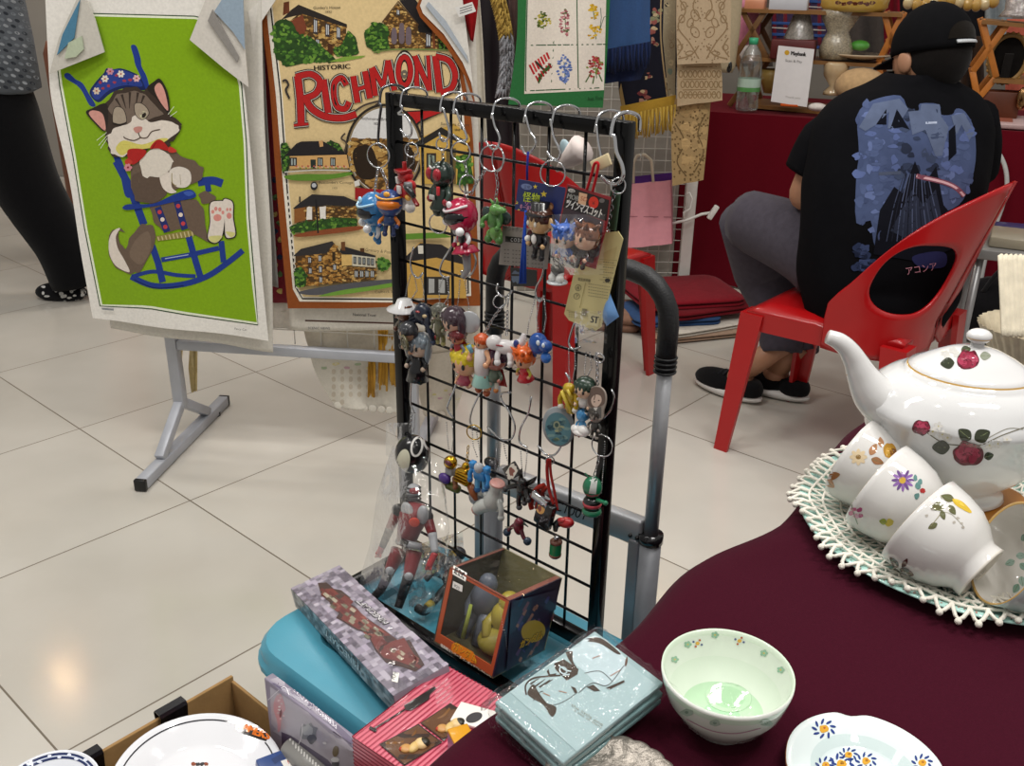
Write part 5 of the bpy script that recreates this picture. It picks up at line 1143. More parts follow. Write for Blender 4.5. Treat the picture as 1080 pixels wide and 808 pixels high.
mb = towel([(478, -45), (488, 10), (496, 42)], [(506, -45), (504, 5), (499, 44)], -.035, '#8f1418', .003, 8, 12); tag(mb.build('red_ribbon', KNIT, solid=.0015), 'red cloth corner hanging at the top beside the town-view towel', 'cloth')
mb = MB('#d8d6d2'); p0 = RK + Q2 * -.075; ps = [Pl(x, y, p0, Q2) for x, y in ((480, 8), (498, 2), (502, 12), (484, 18))]; mb.add(ps + [p + Q2 * .001 for p in ps], [(0, 1, 2, 3), (7, 6, 5, 4), (0, 4, 5, 1), (2, 6, 7, 3)], None, False)
a_ = Art(mb, hit_bvh(mb.bvh()), .0003, 5)
for k in range(3): a_.line([(485, 9 + 2.6 * k), (498, 5 + 2.6 * k)], .8, '#666', False)
tag(mb.build('price_tag', PAPER), 'small white printed tag at the folded corner of the town-view towel', 'tag')
# white lace cloths hanging low from the rack grid
def lacecloth(L, R, yo, col, lab, tone=None, scallop=True, holes=True):
    mb = towel(L, R, yo, col, .012, 30, 24, 1.4); A = Art(mb, hit_bvh(mb.bvh()), .0004, 9)
    if scallop:
        x0, y0 = L[-1]; x1, y1 = R[-1]; n = max(4, int(abs(x1 - x0) / 9)); z_ = .008
        for k in range(n):
            u = (k + .5) / n; p = Pl(x0 + (x1 - x0) * u, y0 + (y1 - y0) * u - 1, RK + Q2 * yo, Q2); mb.ell(p, (abs(x1 - x0) / n / FPX * 1.35, .0015, .011), col, RR, seg=10, rings=6)
    if tone: tone(A)
    return tag(mb.build('lace_cloth', LACE), lab, 'cloth', 'lace cloths low on the grey rack')
def tone1(A):
    for k in range(26): A.sm(oval(352 + (k % 6) * 9, 392 + (k // 6) * 8, 2.2, 2.8), '#c9bfae', False)
    for k in range(8): A.sm(blob(330 + k * 12, 384 + (k % 2) * 4, 3.5, 1.6, .3, 8, k), ['#c9a6b0', '#a9b89a', '#d9cf9a'][k % 3], False)
lacecloth([(322, 345), (325, 372), (334, 398), (352, 428)], [(428, 345), (430, 375), (432, 405), (434, 436)], .04, '#d9d4c8', 'white lace-trimmed cloth hanging lowest beneath the grey rack rail', tone1)
lacecloth([(318, 344), (322, 360), (330, 378)], [(420, 346), (420, 362), (420, 376)], .025, '#cfc6b4', 'cream embroidered cloth tucked in the white wire grid of the grey rack', None, False)
lacecloth([(420, -40), (430, 330), (434, 372), (440, 410), (446, 436)], [(500, -40), (508, 330), (505, 372), (490, 410), (478, 440)], .14, '#cdc4b6', 'off-white lace cloth with pink stitching seen through the wire display', lambda A: [A.sm(blob(452 + 6 * k, 412 + (k % 3) * 4, 2.5, 1.2, .3, 7, k), ['#c4a0ac', '#c9c08a'][k % 2], False) for k in range(9)])
def fringe(name, u0, v0, u1, v1, lenpx, n, p0, nrm, cols, lab, grp=None, r=.0022, head=True):
    mb = MB(cols[0]); rq = random.Random(u0)
    for k in range(n):
        u = (k + .5) / n; x, y = u0 + (u1 - u0) * u, v0 + (v1 - v0) * u; L_ = lenpx * rq.uniform(.9, 1.08)
        mb.tube([Pl(x, y, p0, nrm) + nrm * rq.uniform(-.003, .003), Pl(x + rq.uniform(-1, 1), y + L_ * .5, p0, nrm) + nrm * rq.uniform(-.004, .004), Pl(x + rq.uniform(-1.4, 1.4), y + L_, p0, nrm)], [r, r, r * .8], cols[k % len(cols)], 5)
    return tag(mb.build(name, KNIT), lab, 'tassel', grp)
for k, (x, y0, L_, w_, lab) in enumerate(((404, 348, 60, 9, 'ochre tassel under the grey rack rail'), (414, 352, 52, 6, 'thin ochre tassel hanging in front of the white lace cloth'), (392, 372, 46, 6, 'short ochre tassel beside the thick one under the rail'), (188, 366, 42, 7, 'pale straw tassel on one side of the rack post'), (204, 368, 44, 6, 'pale straw lace tassel behind the rack post'))):
    c_ = ('#b98a30', '#a3772a', '#c99a3f') if k < 3 else ('#c2ae7c', '#b39e6a', '#d0bd8c')
    fringe('tassel', x - w_ / 2, y0, x + w_ / 2, y0, L_, 12, RK + Q2 * (.02 if k < 3 else .05), Q2, c_, lab, 'tassels on the grey rack', .0035)

# ================================================================== BACKGROUND CLOTHS on the far rails
def cloth(L, R, y, col, lab, art=None, name='hanging_cloth', grp='cloths on the far rail', wave=.012, matl=None, **k):
    mb = towel(L, R, 0, col, wave, 30, 36, y, V((0, y, 0)), V((0, 1, 0)), **k); 
    if art:
        A = Art(mb, hit_bvh(mb.bvh()), .0005, 9); art(A)
    return tag(mb.build(name, matl or CLOTH), lab, 'cloth', grp)
NY = V((0, 1, 0))
def green_art(A):
    A.poly([(556, -30), (640, -30), (637, 95), (553, 99)], '#e3dccf'); A.Z = zm(480, 0, 6)
    A.lines([[(458, -60), (450, 285), (445, 575)], [(635, -60), (622, 285), (608, 570)], [(770, -60), (775, 285), (780, 558)], [(450, 287), (965, 280)], [(445, 575), (945, 555)]], 7, '#2f5a36')
    rq = random.Random(4)
    def spray(cx, cy, rx, ry, pal, n, s=9, st='#4a6a34'):
        A.line([(cx + 10, cy + ry), (cx, cy - ry * .5)], 5, st, False); A.l += 1
        for _ in range(n):
            a_ = rq.uniform(0, 6.28); r_ = sqrt(rq.random()); A.sm(blob(cx + rx * r_ * cos(a_), cy + ry * r_ * sin(a_), s, s * .7, .35, 8, rq.random()), rq.choice(pal), False)
        A.l += 1
    spray(550, 130, 55, 55, ['#6a7a2c', '#a9a23c', '#4a5a24', '#c4b44a'], 46); spray(695, 145, 32, 85, ['#b06a72', '#8f4a52', '#c98f92', '#5f6a44'], 44); spray(872, 75, 30, 50, ['#d9b02a', '#e0c03c', '#c49a20'], 24); spray(882, 200, 42, 48, ['#d9b02a', '#e0c03c', '#b98a1c'], 26); A.lines([[(915, 190), (925, 110), (920, 50)], [(915, 190), (940, 110), (965, 95)]], 4, '#4f6a5a')
    for k in range(7): A.line([(500 + k * 16, 470 - k * 16), (470 + k * 18, 410 - k * 13)], 13, ['#b3262c', '#c93f3f'][k % 2], False)
    for k in range(6): A.line([(510 + k * 16, 480 - k * 16), (530 + k * 16, 520 - k * 18)], 12, ['#b3262c', '#8f1c24'][k % 2], False)
    A.l += 1; A.line([(510, 390), (560, 440)], 14, '#2f3a2c'); A.sm([(560, 440), (605, 400), (600, 435), (560, 470), (530, 530), (525, 490)], '#3a5a2c'); spray(690, 440, 42, 95, ['#5a74b3', '#7d92c9', '#46609c'], 60); spray(885, 425, 50, 70, ['#b33a40', '#c95a5a', '#8f242c', '#7a8a3a'], 54)
    A.lines([[(860, 460), (825, 520)], [(880, 480), (870, 530)], [(910, 470), (930, 515)]], 8, '#4a6a34'); A.text('Aust. Flora', 838, 638, 26, '#1c3a22', -4, w=95)
cloth([(546, -35), (545, 40), (536, 110)], [(645, -35), (641, 50), (636, 114)], 3.25, '#2c6e3c', 'green bordered cloth with six native flower panels', green_art)
def dark(A):
    pass
cloth([(500, -35), (503, 60), (508, 150), (510, 210)], [(548, -35), (546, 60), (548, 150), (550, 215)], 3.45, '#241d22', 'dark aubergine garment hanging behind the wire display', None, 'hanging_garment', 'cloths on the far rail', .03)
mb = MB('#8a8a86')
for k in range(40):
    f = k / 39; x = 526 + 8 * sin(f * 3) + f * 4; y = -10 + f * 104; p = Yp(x, y, 3.3); c_ = '#b0924a' if f < .42 else '#8f9095'
    for q_ in range(5): mb.tube([p + V(((q_ - 2) * .006, random.uniform(-.01, .01), 0)), p + V(((q_ - 2) * .012 - .004, random.uniform(-.015, .01), -.028))], [.005, .003], c_, 4)
tag(mb.build('fringed_scarf', KNIT), 'fringed scarf, straw gold above and silver grey below, beside the green cloth', 'scarf')
cloth([(536, -35), (537, 30), (538, 95)], [(546, -35), (546, 30), (545, 90)], 3.35, '#5d4644', 'narrow brown cloth edge beside the green bordered cloth', None, grp='cloths on the far rail', wave=.004)
cloth([(638, -35), (640, 20), (638, 52)], [(686, -35), (686, 0), (686, 44)], 3.3, '#33507c', 'blue cloth hanging over the navy fringe', None)
cloth([(638, 18), (639, 55), (637, 88)], [(687, 40), (686, 60), (676, 84)], 3.32, '#15203f', 'navy cloth with fringed ends under the blue one', None)
fringe('navy_fringe', 640, 52, 685, 44, 26, 34, V((0, 3.29, 0)), NY, ('#16213f', '#1d2a50', '#101a33'), 'navy fringe along the hem of the blue cloth', None, .003)
def floral(A):
    rq = random.Random(8)
    for x, y, s in ((690, 27, 7), (688, 46, 5), (678, 102, 6), (670, 76, 4), (694, 12, 5), (684, 80, 3)):
        for k in range(7): A.sm(blob(x + rq.uniform(-s, s), y + rq.uniform(-s, s), s * .5, s * .4, .3, 8, rq.random()), rq.choice(['#9a5a52', '#b98a78', '#7a3a3c', '#8a8a6a', '#c9b08a']), False)
    A.l += 1; A.line([(698, -20), (697, 40), (704, 104)], 1.5, '#b39a72', curve=True); A.poly([(701, -30), (713, -30), (712, 102), (705, 104), (699, 40)], '#a3977c')
    for k in range(14): A.sm(blob(706 + rq.uniform(-3, 3), k * 9 - 15, 3, 3.5, .3, 8, k), rq.choice(['#7d8a7a', '#c2b38f', '#8f7a5a']), False)
    A.line([(653, 88), (658, 114)], 4, '#a38a5a')
cloth([(662, -35), (660, 40), (652, 84), (656, 116)], [(716, -35), (716, 40), (714, 80), (713, 104)], 3.5, '#1a1b28', 'dark floral tapestry runner with a beige side border', floral)
cloth([(654, 112), (655, 124)], [(713, 100), (713, 112)], 3.47, '#b59034', 'gold braid band along the hem of the floral tapestry', None, wave=.003)
fringe('gold_fringe', 655, 122, 713, 110, 27, 44, V((0, 3.46, 0)), NY, ('#b3913a', '#c4a44c', '#94752c'), 'gold fringe hanging from the floral tapestry runner', None, .003)
def lace1(A):
    rq = random.Random(5); D_ = '#8f7757'
    for s in (-1, 1):
        X = lambda x: 741 + s * x
        A.lines([[(X(4), 62), (X(14), 45), (X(26), 28), (X(18), 12), (X(24), 0)], [(X(2), 20), (X(10), 8), (X(6), -6)], [(X(28), 60), (X(22), 50), (X(27), 40)], [(X(4), 48), (X(12), 58), (X(26), 62)]], 1.4, D_, curve=True)
        for q_ in ((8, 16, 4, 6, 20), (13, 24, 3, 5, -20), (22, 20, 3, 4, 0), (8, 34, 4, 6, 30), (24, 50, 3, 3, 0), (14, 56, 4, 2, 10), (20, 6, 3, 4, 0)): A.line(oval(X(q_[0]), q_[1], q_[2], q_[3], s * q_[4]), 1.1, D_, False, closed=True)
    A.l += 1
    for k in range(90): A.sm(oval(rq.uniform(714, 768), rq.uniform(-10, 66), .8, .8, n=6), '#8a7355', False)
cloth([(714, -35), (713, 20), (714, 68)], [(770, -35), (771, 20), (770, 66)], 3.4, '#b8a284', 'ecru lace panel with scrolling leaf pattern, topmost of the lace hangings', lace1, matl=LACE, grp='lace hangings', wave=.006)
def lace2(A):
    D_ = '#8d7552'
    for r in range(3):
        for k in range(9): A.line(oval(718 + k * 5 + (r % 2) * 2, 78 + r * 11, 2, 3.4), 1., D_, False, closed=True)
    for yy in (71, 84, 95, 100): A.line([(714, yy), (762, yy - 1)], 1., D_, False)
cloth([(714, 64), (714, 90), (714, 112)], [(760, 64), (762, 85), (762, 106)], 3.43, '#b39c7b', 'ecru lace with rows of diamond holes under the scroll panel', lace2, matl=LACE, grp='lace hangings', wave=.006)
def lace3(A):
    rq = random.Random(2)
    for k in range(12): A.sm(blob(720 + (k % 3) * 9 + 3, 118 + (k // 3) * 17, 5, 6, .3, 10, k), '#b89a6a', False)
    A.l += 1
    for k in range(160): A.sm(oval(rq.uniform(708, 748), rq.uniform(112, 190), 1., 1., n=6), '#6d5736', False)
    A.lines([[(712, 130), (722, 150), (714, 170), (724, 186)], [(744, 120), (736, 140), (742, 160), (732, 182)]], 1.3, '#6d5736', curve=True)
cloth([(712, 104), (708, 140), (709, 196)], [(750, 104), (747, 140), (742, 190)], 3.46, '#a58a5f', 'tan lace runner hanging lowest, by the white wire panel', lace3, matl=LACE, grp='lace hangings', wave=.005)
# white wire panel with its frame, a clip hanger and a pink paper bag
t = thing('wire_screen', 'white wire grid panel standing behind the lace hangings', 'panel', Yp(700, 280, 3.75))
yb = 3.75; mb = MB('#d6d3cb'); xa, xb = Yp(545, 150, yb).x, Yp(728, 150, yb).x; zb, zt = .03, 1.35
n = 16
for k in range(n): x = xa + (xb - xa) * k / (n - 1); mb.cyl((x, yb, zb), (x, yb, zt), .002, seg=5)
for k in range(30): z = zb + (zt - zb) * k / 29; mb.cyl((xa, yb, z), (xb, yb, z), .002, seg=5)
mb.build('wire_mesh', WHITEM, t); MB('#dad7d0').box((xb + .02, yb, zt / 2), (.045, .03, zt), bev=.004).build('frame_post', WHITEM, t); MB('#dad7d0').box((xa - .02, yb, zt / 2), (.045, .03, zt), bev=.004).build('frame_post', WHITEM, t); MB('#dad7d0').box(((xa + xb) / 2, yb, zt), (xb - xa + .08, .03, .03), bev=.004).build('frame_rail', WHITEM, t)
t = thing('clip_hanger', 'white plastic clip hanger on the wire panel edge', 'hanger', Yp(735, 235, 3.7)); mb = MB('#dcdad4')
mb.tube([Yp(x, y, 3.69) for x, y in ((708, 236), (725, 232), (740, 226), (752, 224))], .006).tube([Yp(x, y, 3.69) for x, y in ((722, 232), (721, 224), (728, 220), (730, 210), (727, 203), (724, 206))], .004); mb.build('hanger_arm', PLASTIC, t)
MB('#e4e2dc').box(Yp(752, 224, 3.67), (.02, .02, .06), None, Mx.Rotation(.5, 4, 'Y'), .004).build('clip_jaw', PLASTIC, t)
tag(MB('#aaa59c').box(((xa + xb) / 2, 3.75 + .12, .72), (xb - xa - .02, .03, 1.44), bev=.004).build('partition_board', PLASTIC), 'pale grey partition board behind the white wire screen', 'partition')
t = thing('paper_bag', 'pink paper carrier bag with purple rim hanging beyond the wire display', 'bag', Yp(680, 262, 3.66)); yb = 3.66
mb = MB('#e09aa4'); fr = [(648, 196), (708, 190), (709, 257), (650, 263)]; F_ = [Yp(x, y, yb) for x, y in fr]; Bk = [p + V((.012, .05, 0)) for p in F_]
def quad_pts(u, v, Q): return (Q[0].lerp(Q[1], u)).lerp(Q[3].lerp(Q[2], u), v)
mb.grid(lambda u, v: quad_pts(u, v, F_) + V((0, .010 * sin(u * 3.1) * sin(v * 3 + .5) - .004 * sin(u * 17), 0)), 16, 16); mb.grid(lambda u, v: quad_pts(u, v, Bk), 8, 8)
for a, b in ((0, 3), (1, 2)): mb.add([F_[a], Bk[a], Bk[b], F_[b]], [(0, 1, 2, 3)], '#b57780', False)
mb.add([F_[3], F_[2], Bk[2], Bk[3]], [(0, 1, 2, 3)], None, False); A = Art(mb, hit_bvh(mb.bvh()), .0004, 9); A.line([(650, 228), (708, 229)], 1., '#b2737d'); mb.build('bag_body', PAPER, t)
mb = MB('#5b2a86'); mb.add([Bk[0] + V((0, 0, .02)), Bk[1] + V((0, 0, .02)), Bk[1] - V((0, 0, .03)), Bk[0] - V((0, 0, .03))], [(0, 1, 2, 3)], None, False); mb.build('purple_lining', PAPER, t, solid=.003)
mb = MB('#d9cdb8'); mb.tube([Yp(x, y, yb + .01) for x, y in ((668, 193), (668, 172), (672, 164), (680, 163), (687, 169), (689, 192))], .006); mb.build('bag_handle', PAPER, t)
MB('#c9c7c2').tube(([Yp(676, 170, 3.64), Yp(676, 163, 3.65), Yp(676, 158, 3.70), Yp(676, 160, 3.752)]), .003, None, 6).build('hanging_hook', CHROME, t)
# ------- folded cloths on the floor beyond the trolley
P0 = V((.66, 3.45, 0)); zc = 0.002
for i, (dx, dy, w_, d_, h_, col, ang, lab) in enumerate(((.02, -.03, .42, .30, .022, '#a08672', 18, 'folded tan cloth at the bottom of the floor pile'), (.03, -.02, .40, .28, .022, '#c9c2b6', 26, 'folded cream cloth near the bottom of the floor pile'), (-.06, -.02, .34, .26, .03, '#2f4a72', 10, 'folded blue cloth in the middle of the floor pile'), (.04, .03, .38, .3, .03, '#651019', 24, 'folded dark red cloth in the middle of the floor pile'), (-.01, .06, .42, .34, .034, '#73101c', 14, 'folded crimson cloth on top of the floor pile'), (-.26, .02, .2, .24, .06, '#8a6a58', -10, 'brown cloth bundle at the end of the floor pile'))):
    c = P0 + V((dx, dy, (0 if i == 5 else zc) + h_ / 2)); R_ = Mx.Rotation(radians(ang), 4, 'Z'); mb = MB(col)
    for k in range(2):
        mb.ell(c + V((0, 0, (k - .5) * h_ * .5)), (w_ / 2, d_ / 2, h_ * .36), None, R_, 40, 10, fn=lambda p: V((math.copysign(abs(p.x) ** .28, p.x), math.copysign(abs(p.y) ** .28, p.y), p.z + .25 * noise.noise(V((p.x * 3, p.y * 3, i))))))
    tag(mb.build('folded_cloth', KNIT), lab, 'cloth', 'folded cloths on the floor'); zc += h_ * (.92 if i < 5 else 0)

# ================================================================== PASSER-BY at the far left
t = thing('person', 'person walking past in black trousers and a grey patterned top', 'person', (-1.86, 3.66, 0))
def limb(mb, pts, rs, seg=16, col=None, flat=1.):
    P_ = []; R_ = []
    for i in range(len(pts) - 1):
        for k in range(5):
            p0, p1, p2, p3 = [V(pts[min(max(i + j, 0), len(pts) - 1)]) for j in (-1, 0, 1, 2)]; f = k / 5
            P_.append(.5 * (2 * p1 + (p2 - p0) * f + (2 * p0 - 5 * p1 + 4 * p2 - p3) * f * f + (3 * p1 - p0 - 3 * p2 + p3) * f ** 3)); R_.append(rs[i] + (rs[i + 1] - rs[i]) * f)
    P_.append(V(pts[-1])); R_.append(rs[-1]); return mb.tube(P_, R_, col, seg, flat=flat)
mb = MB('#0c0c0e'); limb(mb, [(-2.02, 3.66, .92), (-1.96, 3.66, .72), (-1.90, 3.66, .46), (-1.80, 3.66, .22), (-1.77, 3.66, .06)], [.17, .15, .125, .105, .095]); limb(mb, [(-2.18, 3.70, .90), (-2.24, 3.72, .7), (-2.30, 3.74, .45), (-2.42, 3.76, .22), (-2.46, 3.76, .06)], [.15, .14, .12, .10, .09]); mb.ell((-2.08, 3.68, .92), (.2, .16, .16)); mb.build('trousers', KNIT, t)
pat = mat('patterned_knit', .9, noise_s=0, noise_a=0, bump=.8, bump_s=30, base='#3f444b', wave=2.)
mb = MB('#555a60')
mb.lathe([(.19, .80), (.235, .82), (.235, 1.0), (.225, 1.2), (.2, 1.4), (.14, 1.46), (.07, 1.49)], (-2.02, 3.66, 0), sx=1, sy=.72, seg=36)
A = Art(mb, hit_bvh(mb.bvh()), .0006, 6)
for j in range(16):
    for k in range(8): A.sm(oval(-6 + k * 8 + (j % 2) * 4, -6 + j * 6.5 + k * .6, 3.0, 1.5, 25, n=8), ['#868b90', '#2c3036', '#6a7076'][(j + k) % 3], False)
mb.build('patterned_top', pat if False else KNIT, t)
mb = MB('#b98a6c'); mb.cyl((-2.02, 3.66, 1.47), (-2.02, 3.66, 1.56), .055).ell((-2.03, 3.66, 1.66), (.085, .1, .12)).ell((-2.115, 3.66, 1.65), (.02, .014, .02)).build('head', SKIN, t); MB('#1a1513').ell((-2.015, 3.66, 1.69), (.095, .108, .115), zmin=-.25).build('hair', KNIT, t)
for dy in (-.18, .18):
    mb = MB('#555a60'); limb(mb, [(-2.02, 3.66 + dy, 1.38), (-2.06, 3.66 + dy * 1.25, 1.12), (-2.20, 3.66 + dy * 1.2, .93)], [.062, .052, .042], 12); mb.build('sleeve', KNIT, t)
    mb = MB('#b98a6c'); c_ = V((-2.24, 3.66 + dy * 1.18, .89)); mb.ell(c_, (.04, .022, .045)); 
    for k in range(4): mb.tube([c_ + V((-.02, (k - 1.5) * .012, -.03)), c_ + V((-.04, (k - 1.5) * .013, -.06)), c_ + V((-.045, (k - 1.5) * .013, -.085 + abs(k - 1.3) * .006))], [.009, .008, .006], None, 6)
    mb.tube([c_ + V((-.03, 0, .01)), c_ + V((-.06, 0, -.015)), c_ + V((-.07, 0, -.04))], [.010, .009, .007], None, 6); mb.build('hand', SKIN, t)
for x0 in (-1.83, -2.52):
    mb = MB('#131316'); mb.ell((x0, 3.645, .030), (.105, .045, .042), None, None, 20, 12, zmin=-.7); A = Art(mb, hit_bvh(mb.bvh()), .0005, 4); rq = random.Random(2)
    for k in range(26): u_, v_ = rq.uniform(44, 92), rq.uniform(302, 322); A.sm(blob(u_, v_, rq.uniform(1.2, 3.2), rq.uniform(1, 2), .2, 8, k), '#c9c9c6', False)
    mb.build('shoe', KNIT, t)
mb = MB('#8a4a22'); mb.lathe([(.001, .0), (.11, 0), (.12, .02), (.12, .9), (.1, .95), (.001, .95)], (-1.92, 4.3, 0), seg=32); tag(mb.build('wooden_stool', WOOD), 'brown wooden drum stool half hidden by the walking person and green towel', 'stool')

# ================================================================== KEY CHAINS on the wire frame
GP0 = W(0, FB - .004); 
def G(u, v, off=.012): return Pl(u, v, GP0 - E2 * off, E2)
PXM = lambda u, v: (G(u, v) - CP).length / FPX          # metres per photo pixel on the frame
FACE = Mx((E1, E2, V((0, 0, 1)))).transposed()           # figure frame: x along the grid, -y towards the buyer
def fr(rotz=0., roll=0., tilt=0.): return (FACE.to_4x4() @ Mx.Rotation(radians(rotz), 4, 'Z') @ Mx.Rotation(radians(tilt), 4, 'X') @ Mx.Rotation(radians(roll), 4, 'Y'))
HG, CG = 'steel S hooks on the wire display', 'character key chains on the wire display'
def curve3(pts, n=6):
    P_ = []
    for i in range(len(pts) - 1):
        for k in range(n):
            p0, p1, p2, p3 = [pts[min(max(i + j, 0), len(pts) - 1)] for j in (-1, 0, 1, 2)]; f = k / n
            P_.append(.5 * (2 * p1 + (p2 - p0) * f + (2 * p0 - 5 * p1 + 4 * p2 - p3) * f * f + (3 * p1 - p0 - 3 * p2 + p3) * f ** 3))
    return P_ + [pts[-1]]
def rail_hook(pts, label, r=.0014, col='#c9cbce'):
    """first point: top of the loop over the rail; the rest run down to the tip"""
    u, v = pts[0]; top = G(u, v, 0); a = E1.dot(top - O0)
    loop = [W(a + .008, FB + .019, FT - .004), W(a + .007, FB + .018, FT + .010), W(a + .003, FB + .004, FT + .0155), W(a, FB - .012, FT + .012), W(a - .001, FB - .0165, FT - .004)]
    tag(MB(col).tube(curve3(loop + [G(x, y, .014) for x, y in pts[1:]]), r, seg=7).build('steel_hook', CHROME), label, 'hook', HG)
def grid_hook(pts, label, r=.0013, col='#b9bbbe'):
    tag(MB(col).tube(curve3([G(*pts[0], -.004)] + [G(x, y, .008) for x, y in pts]), r, seg=7).build('steel_hook', CHROME), label, 'hook', HG)
rail_hook([(409, 99), (402, 112), (400, 128), (399, 150), (403, 156)], 'dark steel S hook over the frame top at its corner, holding the blue helmet figure', .0017, '#6a6c70')
rail_hook([(431, 98), (424, 112), (424, 116), (420, 120), (428, 122), (434, 134), (433, 143), (428, 143), (422, 136)], 'small steel S hook holding the red robot figure')
rail_hook([(473, 103), (467, 114), (471, 126), (474, 140), (471, 148), (466, 148), (463, 140)], 'steel S hook holding the dark green insect-eyed figure')
rail_hook([(487, 106), (481, 116), (485, 127), (491, 140), (492, 147), (485, 148), (478, 142)], 'steel S hook holding the pink helmet figure')
rail_hook([(528, 110), (519, 120), (522, 133), (527, 145), (525, 155), (519, 157), (513, 150), (512, 146)], 'steel S hook holding the green dragon figure')
rail_hook([(562, 113), (554, 122), (559, 138), (565, 150), (560, 160), (554, 162), (550, 154)], 'steel S hook holding the blue star card')
rail_hook([(591, 116), (581, 126), (584, 144), (591, 160), (588, 168), (581, 166), (577, 160)], 'steel S hook holding the top-hat figure')
rail_hook([(637, 121), (629, 132), (631, 150), (634, 166), (632, 172), (627, 172)], 'steel S hook holding the red-framed twin mascot card')
rail_hook([(654, 127), (648, 144), (650, 160), (656, 174), (657, 186), (651, 194), (642, 193), (634, 186)], 'large steel S hook nearest the thick end post', .0021)
for pts, lab in (([(436, 262), (433, 275), (435, 288), (441, 293), (446, 288)], 'grey S hook on the grid above the white-hat figure'), ([(475, 262), (467, 275), (464, 286), (468, 292), (474, 292)], 'grey S hook on the grid above the bead-chain badges'), ([(497, 262), (502, 275), (498, 288), (491, 291), (486, 286)], 'grey S hook on the grid under the pink helmet figure'), ([(525, 300), (524, 306), (528, 312), (534, 313), (540, 307)], 'grey S hook on the grid above the white long-tailed figure'),
        ([(575, 272), (572, 290), (566, 302), (565, 311), (569, 318), (574, 312)], 'grey S hook on the grid above the blue creature'), ([(606, 340), (602, 352), (600, 362), (604, 368), (612, 366)], 'grey S hook on the grid above the yellow figure'), ([(597, 394), (601, 402), (596, 412), (599, 424)], 'thin grey hook beside the yellow figure'),
        ([(645, 411), (648, 420), (644, 432), (636, 442)], 'grey S hook on the grid by the frame post above the split ring'), ([(482, 397), (480, 408), (473, 425), (472, 432), (478, 441)], 'bright S hook on the grid above the gold-masked figure'), ([(508, 402), (506, 414), (498, 432), (496, 446), (504, 452)], 'bright S hook on the grid above the blue robot'),
        ([(538, 414), (529, 415), (529, 422), (538, 436), (543, 450), (540, 462), (531, 464), (522, 458), (514, 450)], 'wide bright S hook on the grid above the pale grey figure'), ([(560, 420), (557, 436), (549, 452), (548, 466), (556, 472)], 'bright S hook on the grid above the black winged figure'), ([(592, 462), (591, 472), (584, 480), (575, 479), (569, 472), (567, 470)], 'bright S hook on the grid under the round tin badge'), ([(436, 388), (434, 402), (433, 424), (437, 436)], 'long bright hook on the grid above the black ball')):
    grid_hook(pts, lab)
def ring(u, v, rpx, parent, name='key_ring', m=None, yaw=25, col='#c4c6c9'):
    r = rpx * PXM(u, v); nrm = (fr(yaw).to_3x3() @ V((0, -1, .1)))
    MB(col).torus(G(u, v, .016), r, .0009, nrm, seg=28, ms=5).torus(G(u, v, .0175), r, .0009, nrm, seg=28, ms=5).build(name, m or CHROME, parent)
def chain(pts, parent, ball=True, off=.014, col='#b4b6b9'):
    mb = MB(col); P_ = [G(u, v, off) for u, v in pts]
    if ball: mb.beads(P_, .0012, .0027)
    else:
        for a, b in zip(P_, P_[1:]): mb.links(a, b)
    mb.build('chain', CHROME, parent)
class Fig:
    """a small toy figure, built in pixel units around a centre: x to the right, z up, y towards the back"""
    def __init__(s, u, v, label, name='character_keychain', cat='key chain', rot=(0, 0, 0), off=.018, grp=CG, mat_=None, hang=None, sc=1.):
        s.k = PXM(u, v) * sc; s.o = G(u, v, off); s.M = Mx.Translation(s.o) @ fr(*rot) @ Mx.Scale(s.k, 4); s.m = mat_ or GLOSSP
        s.t = thing(name, label, cat, s.o, None, grp)
    def mb(s, col): m = MB(col); m.T = s.M; return m
    def put(s, m, name, material=None): m.build(name, material or s.m, s.t)
    def ell(s, name, c, r, col, rot=None, m=None, **k): s.put(s.mb(col).ell(c, r, None, rot, k.pop('seg', 14), k.pop('rings', 10), **k), name, m)
    def eye2(s, c, r, dx, y, col='#111', w=.8, sq=1.2):
        mb = s.mb(col); mb.ell((c[0] - dx, y, c[2]), (r * w, r * .5, r * sq), seg=8, rings=6); mb.ell((c[0] + dx, y, c[2]), (r * w, r * .5, r * sq), seg=8, rings=6); return mb
    def tube(s, name, pts, r, col, m=None, seg=8): s.put(s.mb(col).tube(curve3([V(p) for p in pts], 4), [r[0] + (r[-1] - r[0]) * i / ((len(pts) - 1) * 4) for i in range((len(pts) - 1) * 4 + 1)] if hasattr(r, '__len__') else r, None, seg), name, m)
    def limbs(s, kind, spots, col, tip=None, r=3., m=None, tr=1.15):
        for pts in spots:
            mb = s.mb(col); q_ = curve3([V(p) for p in pts], 4); mb.tube(q_, [r * (1 - .2 * i / len(q_)) for i in range(len(q_))], None, 8); mb.ell(pts[0], r, seg=8, rings=6)
            mb.ell(pts[-1], r * tr, tip or col, seg=8, rings=6); s.put(mb, kind, m)
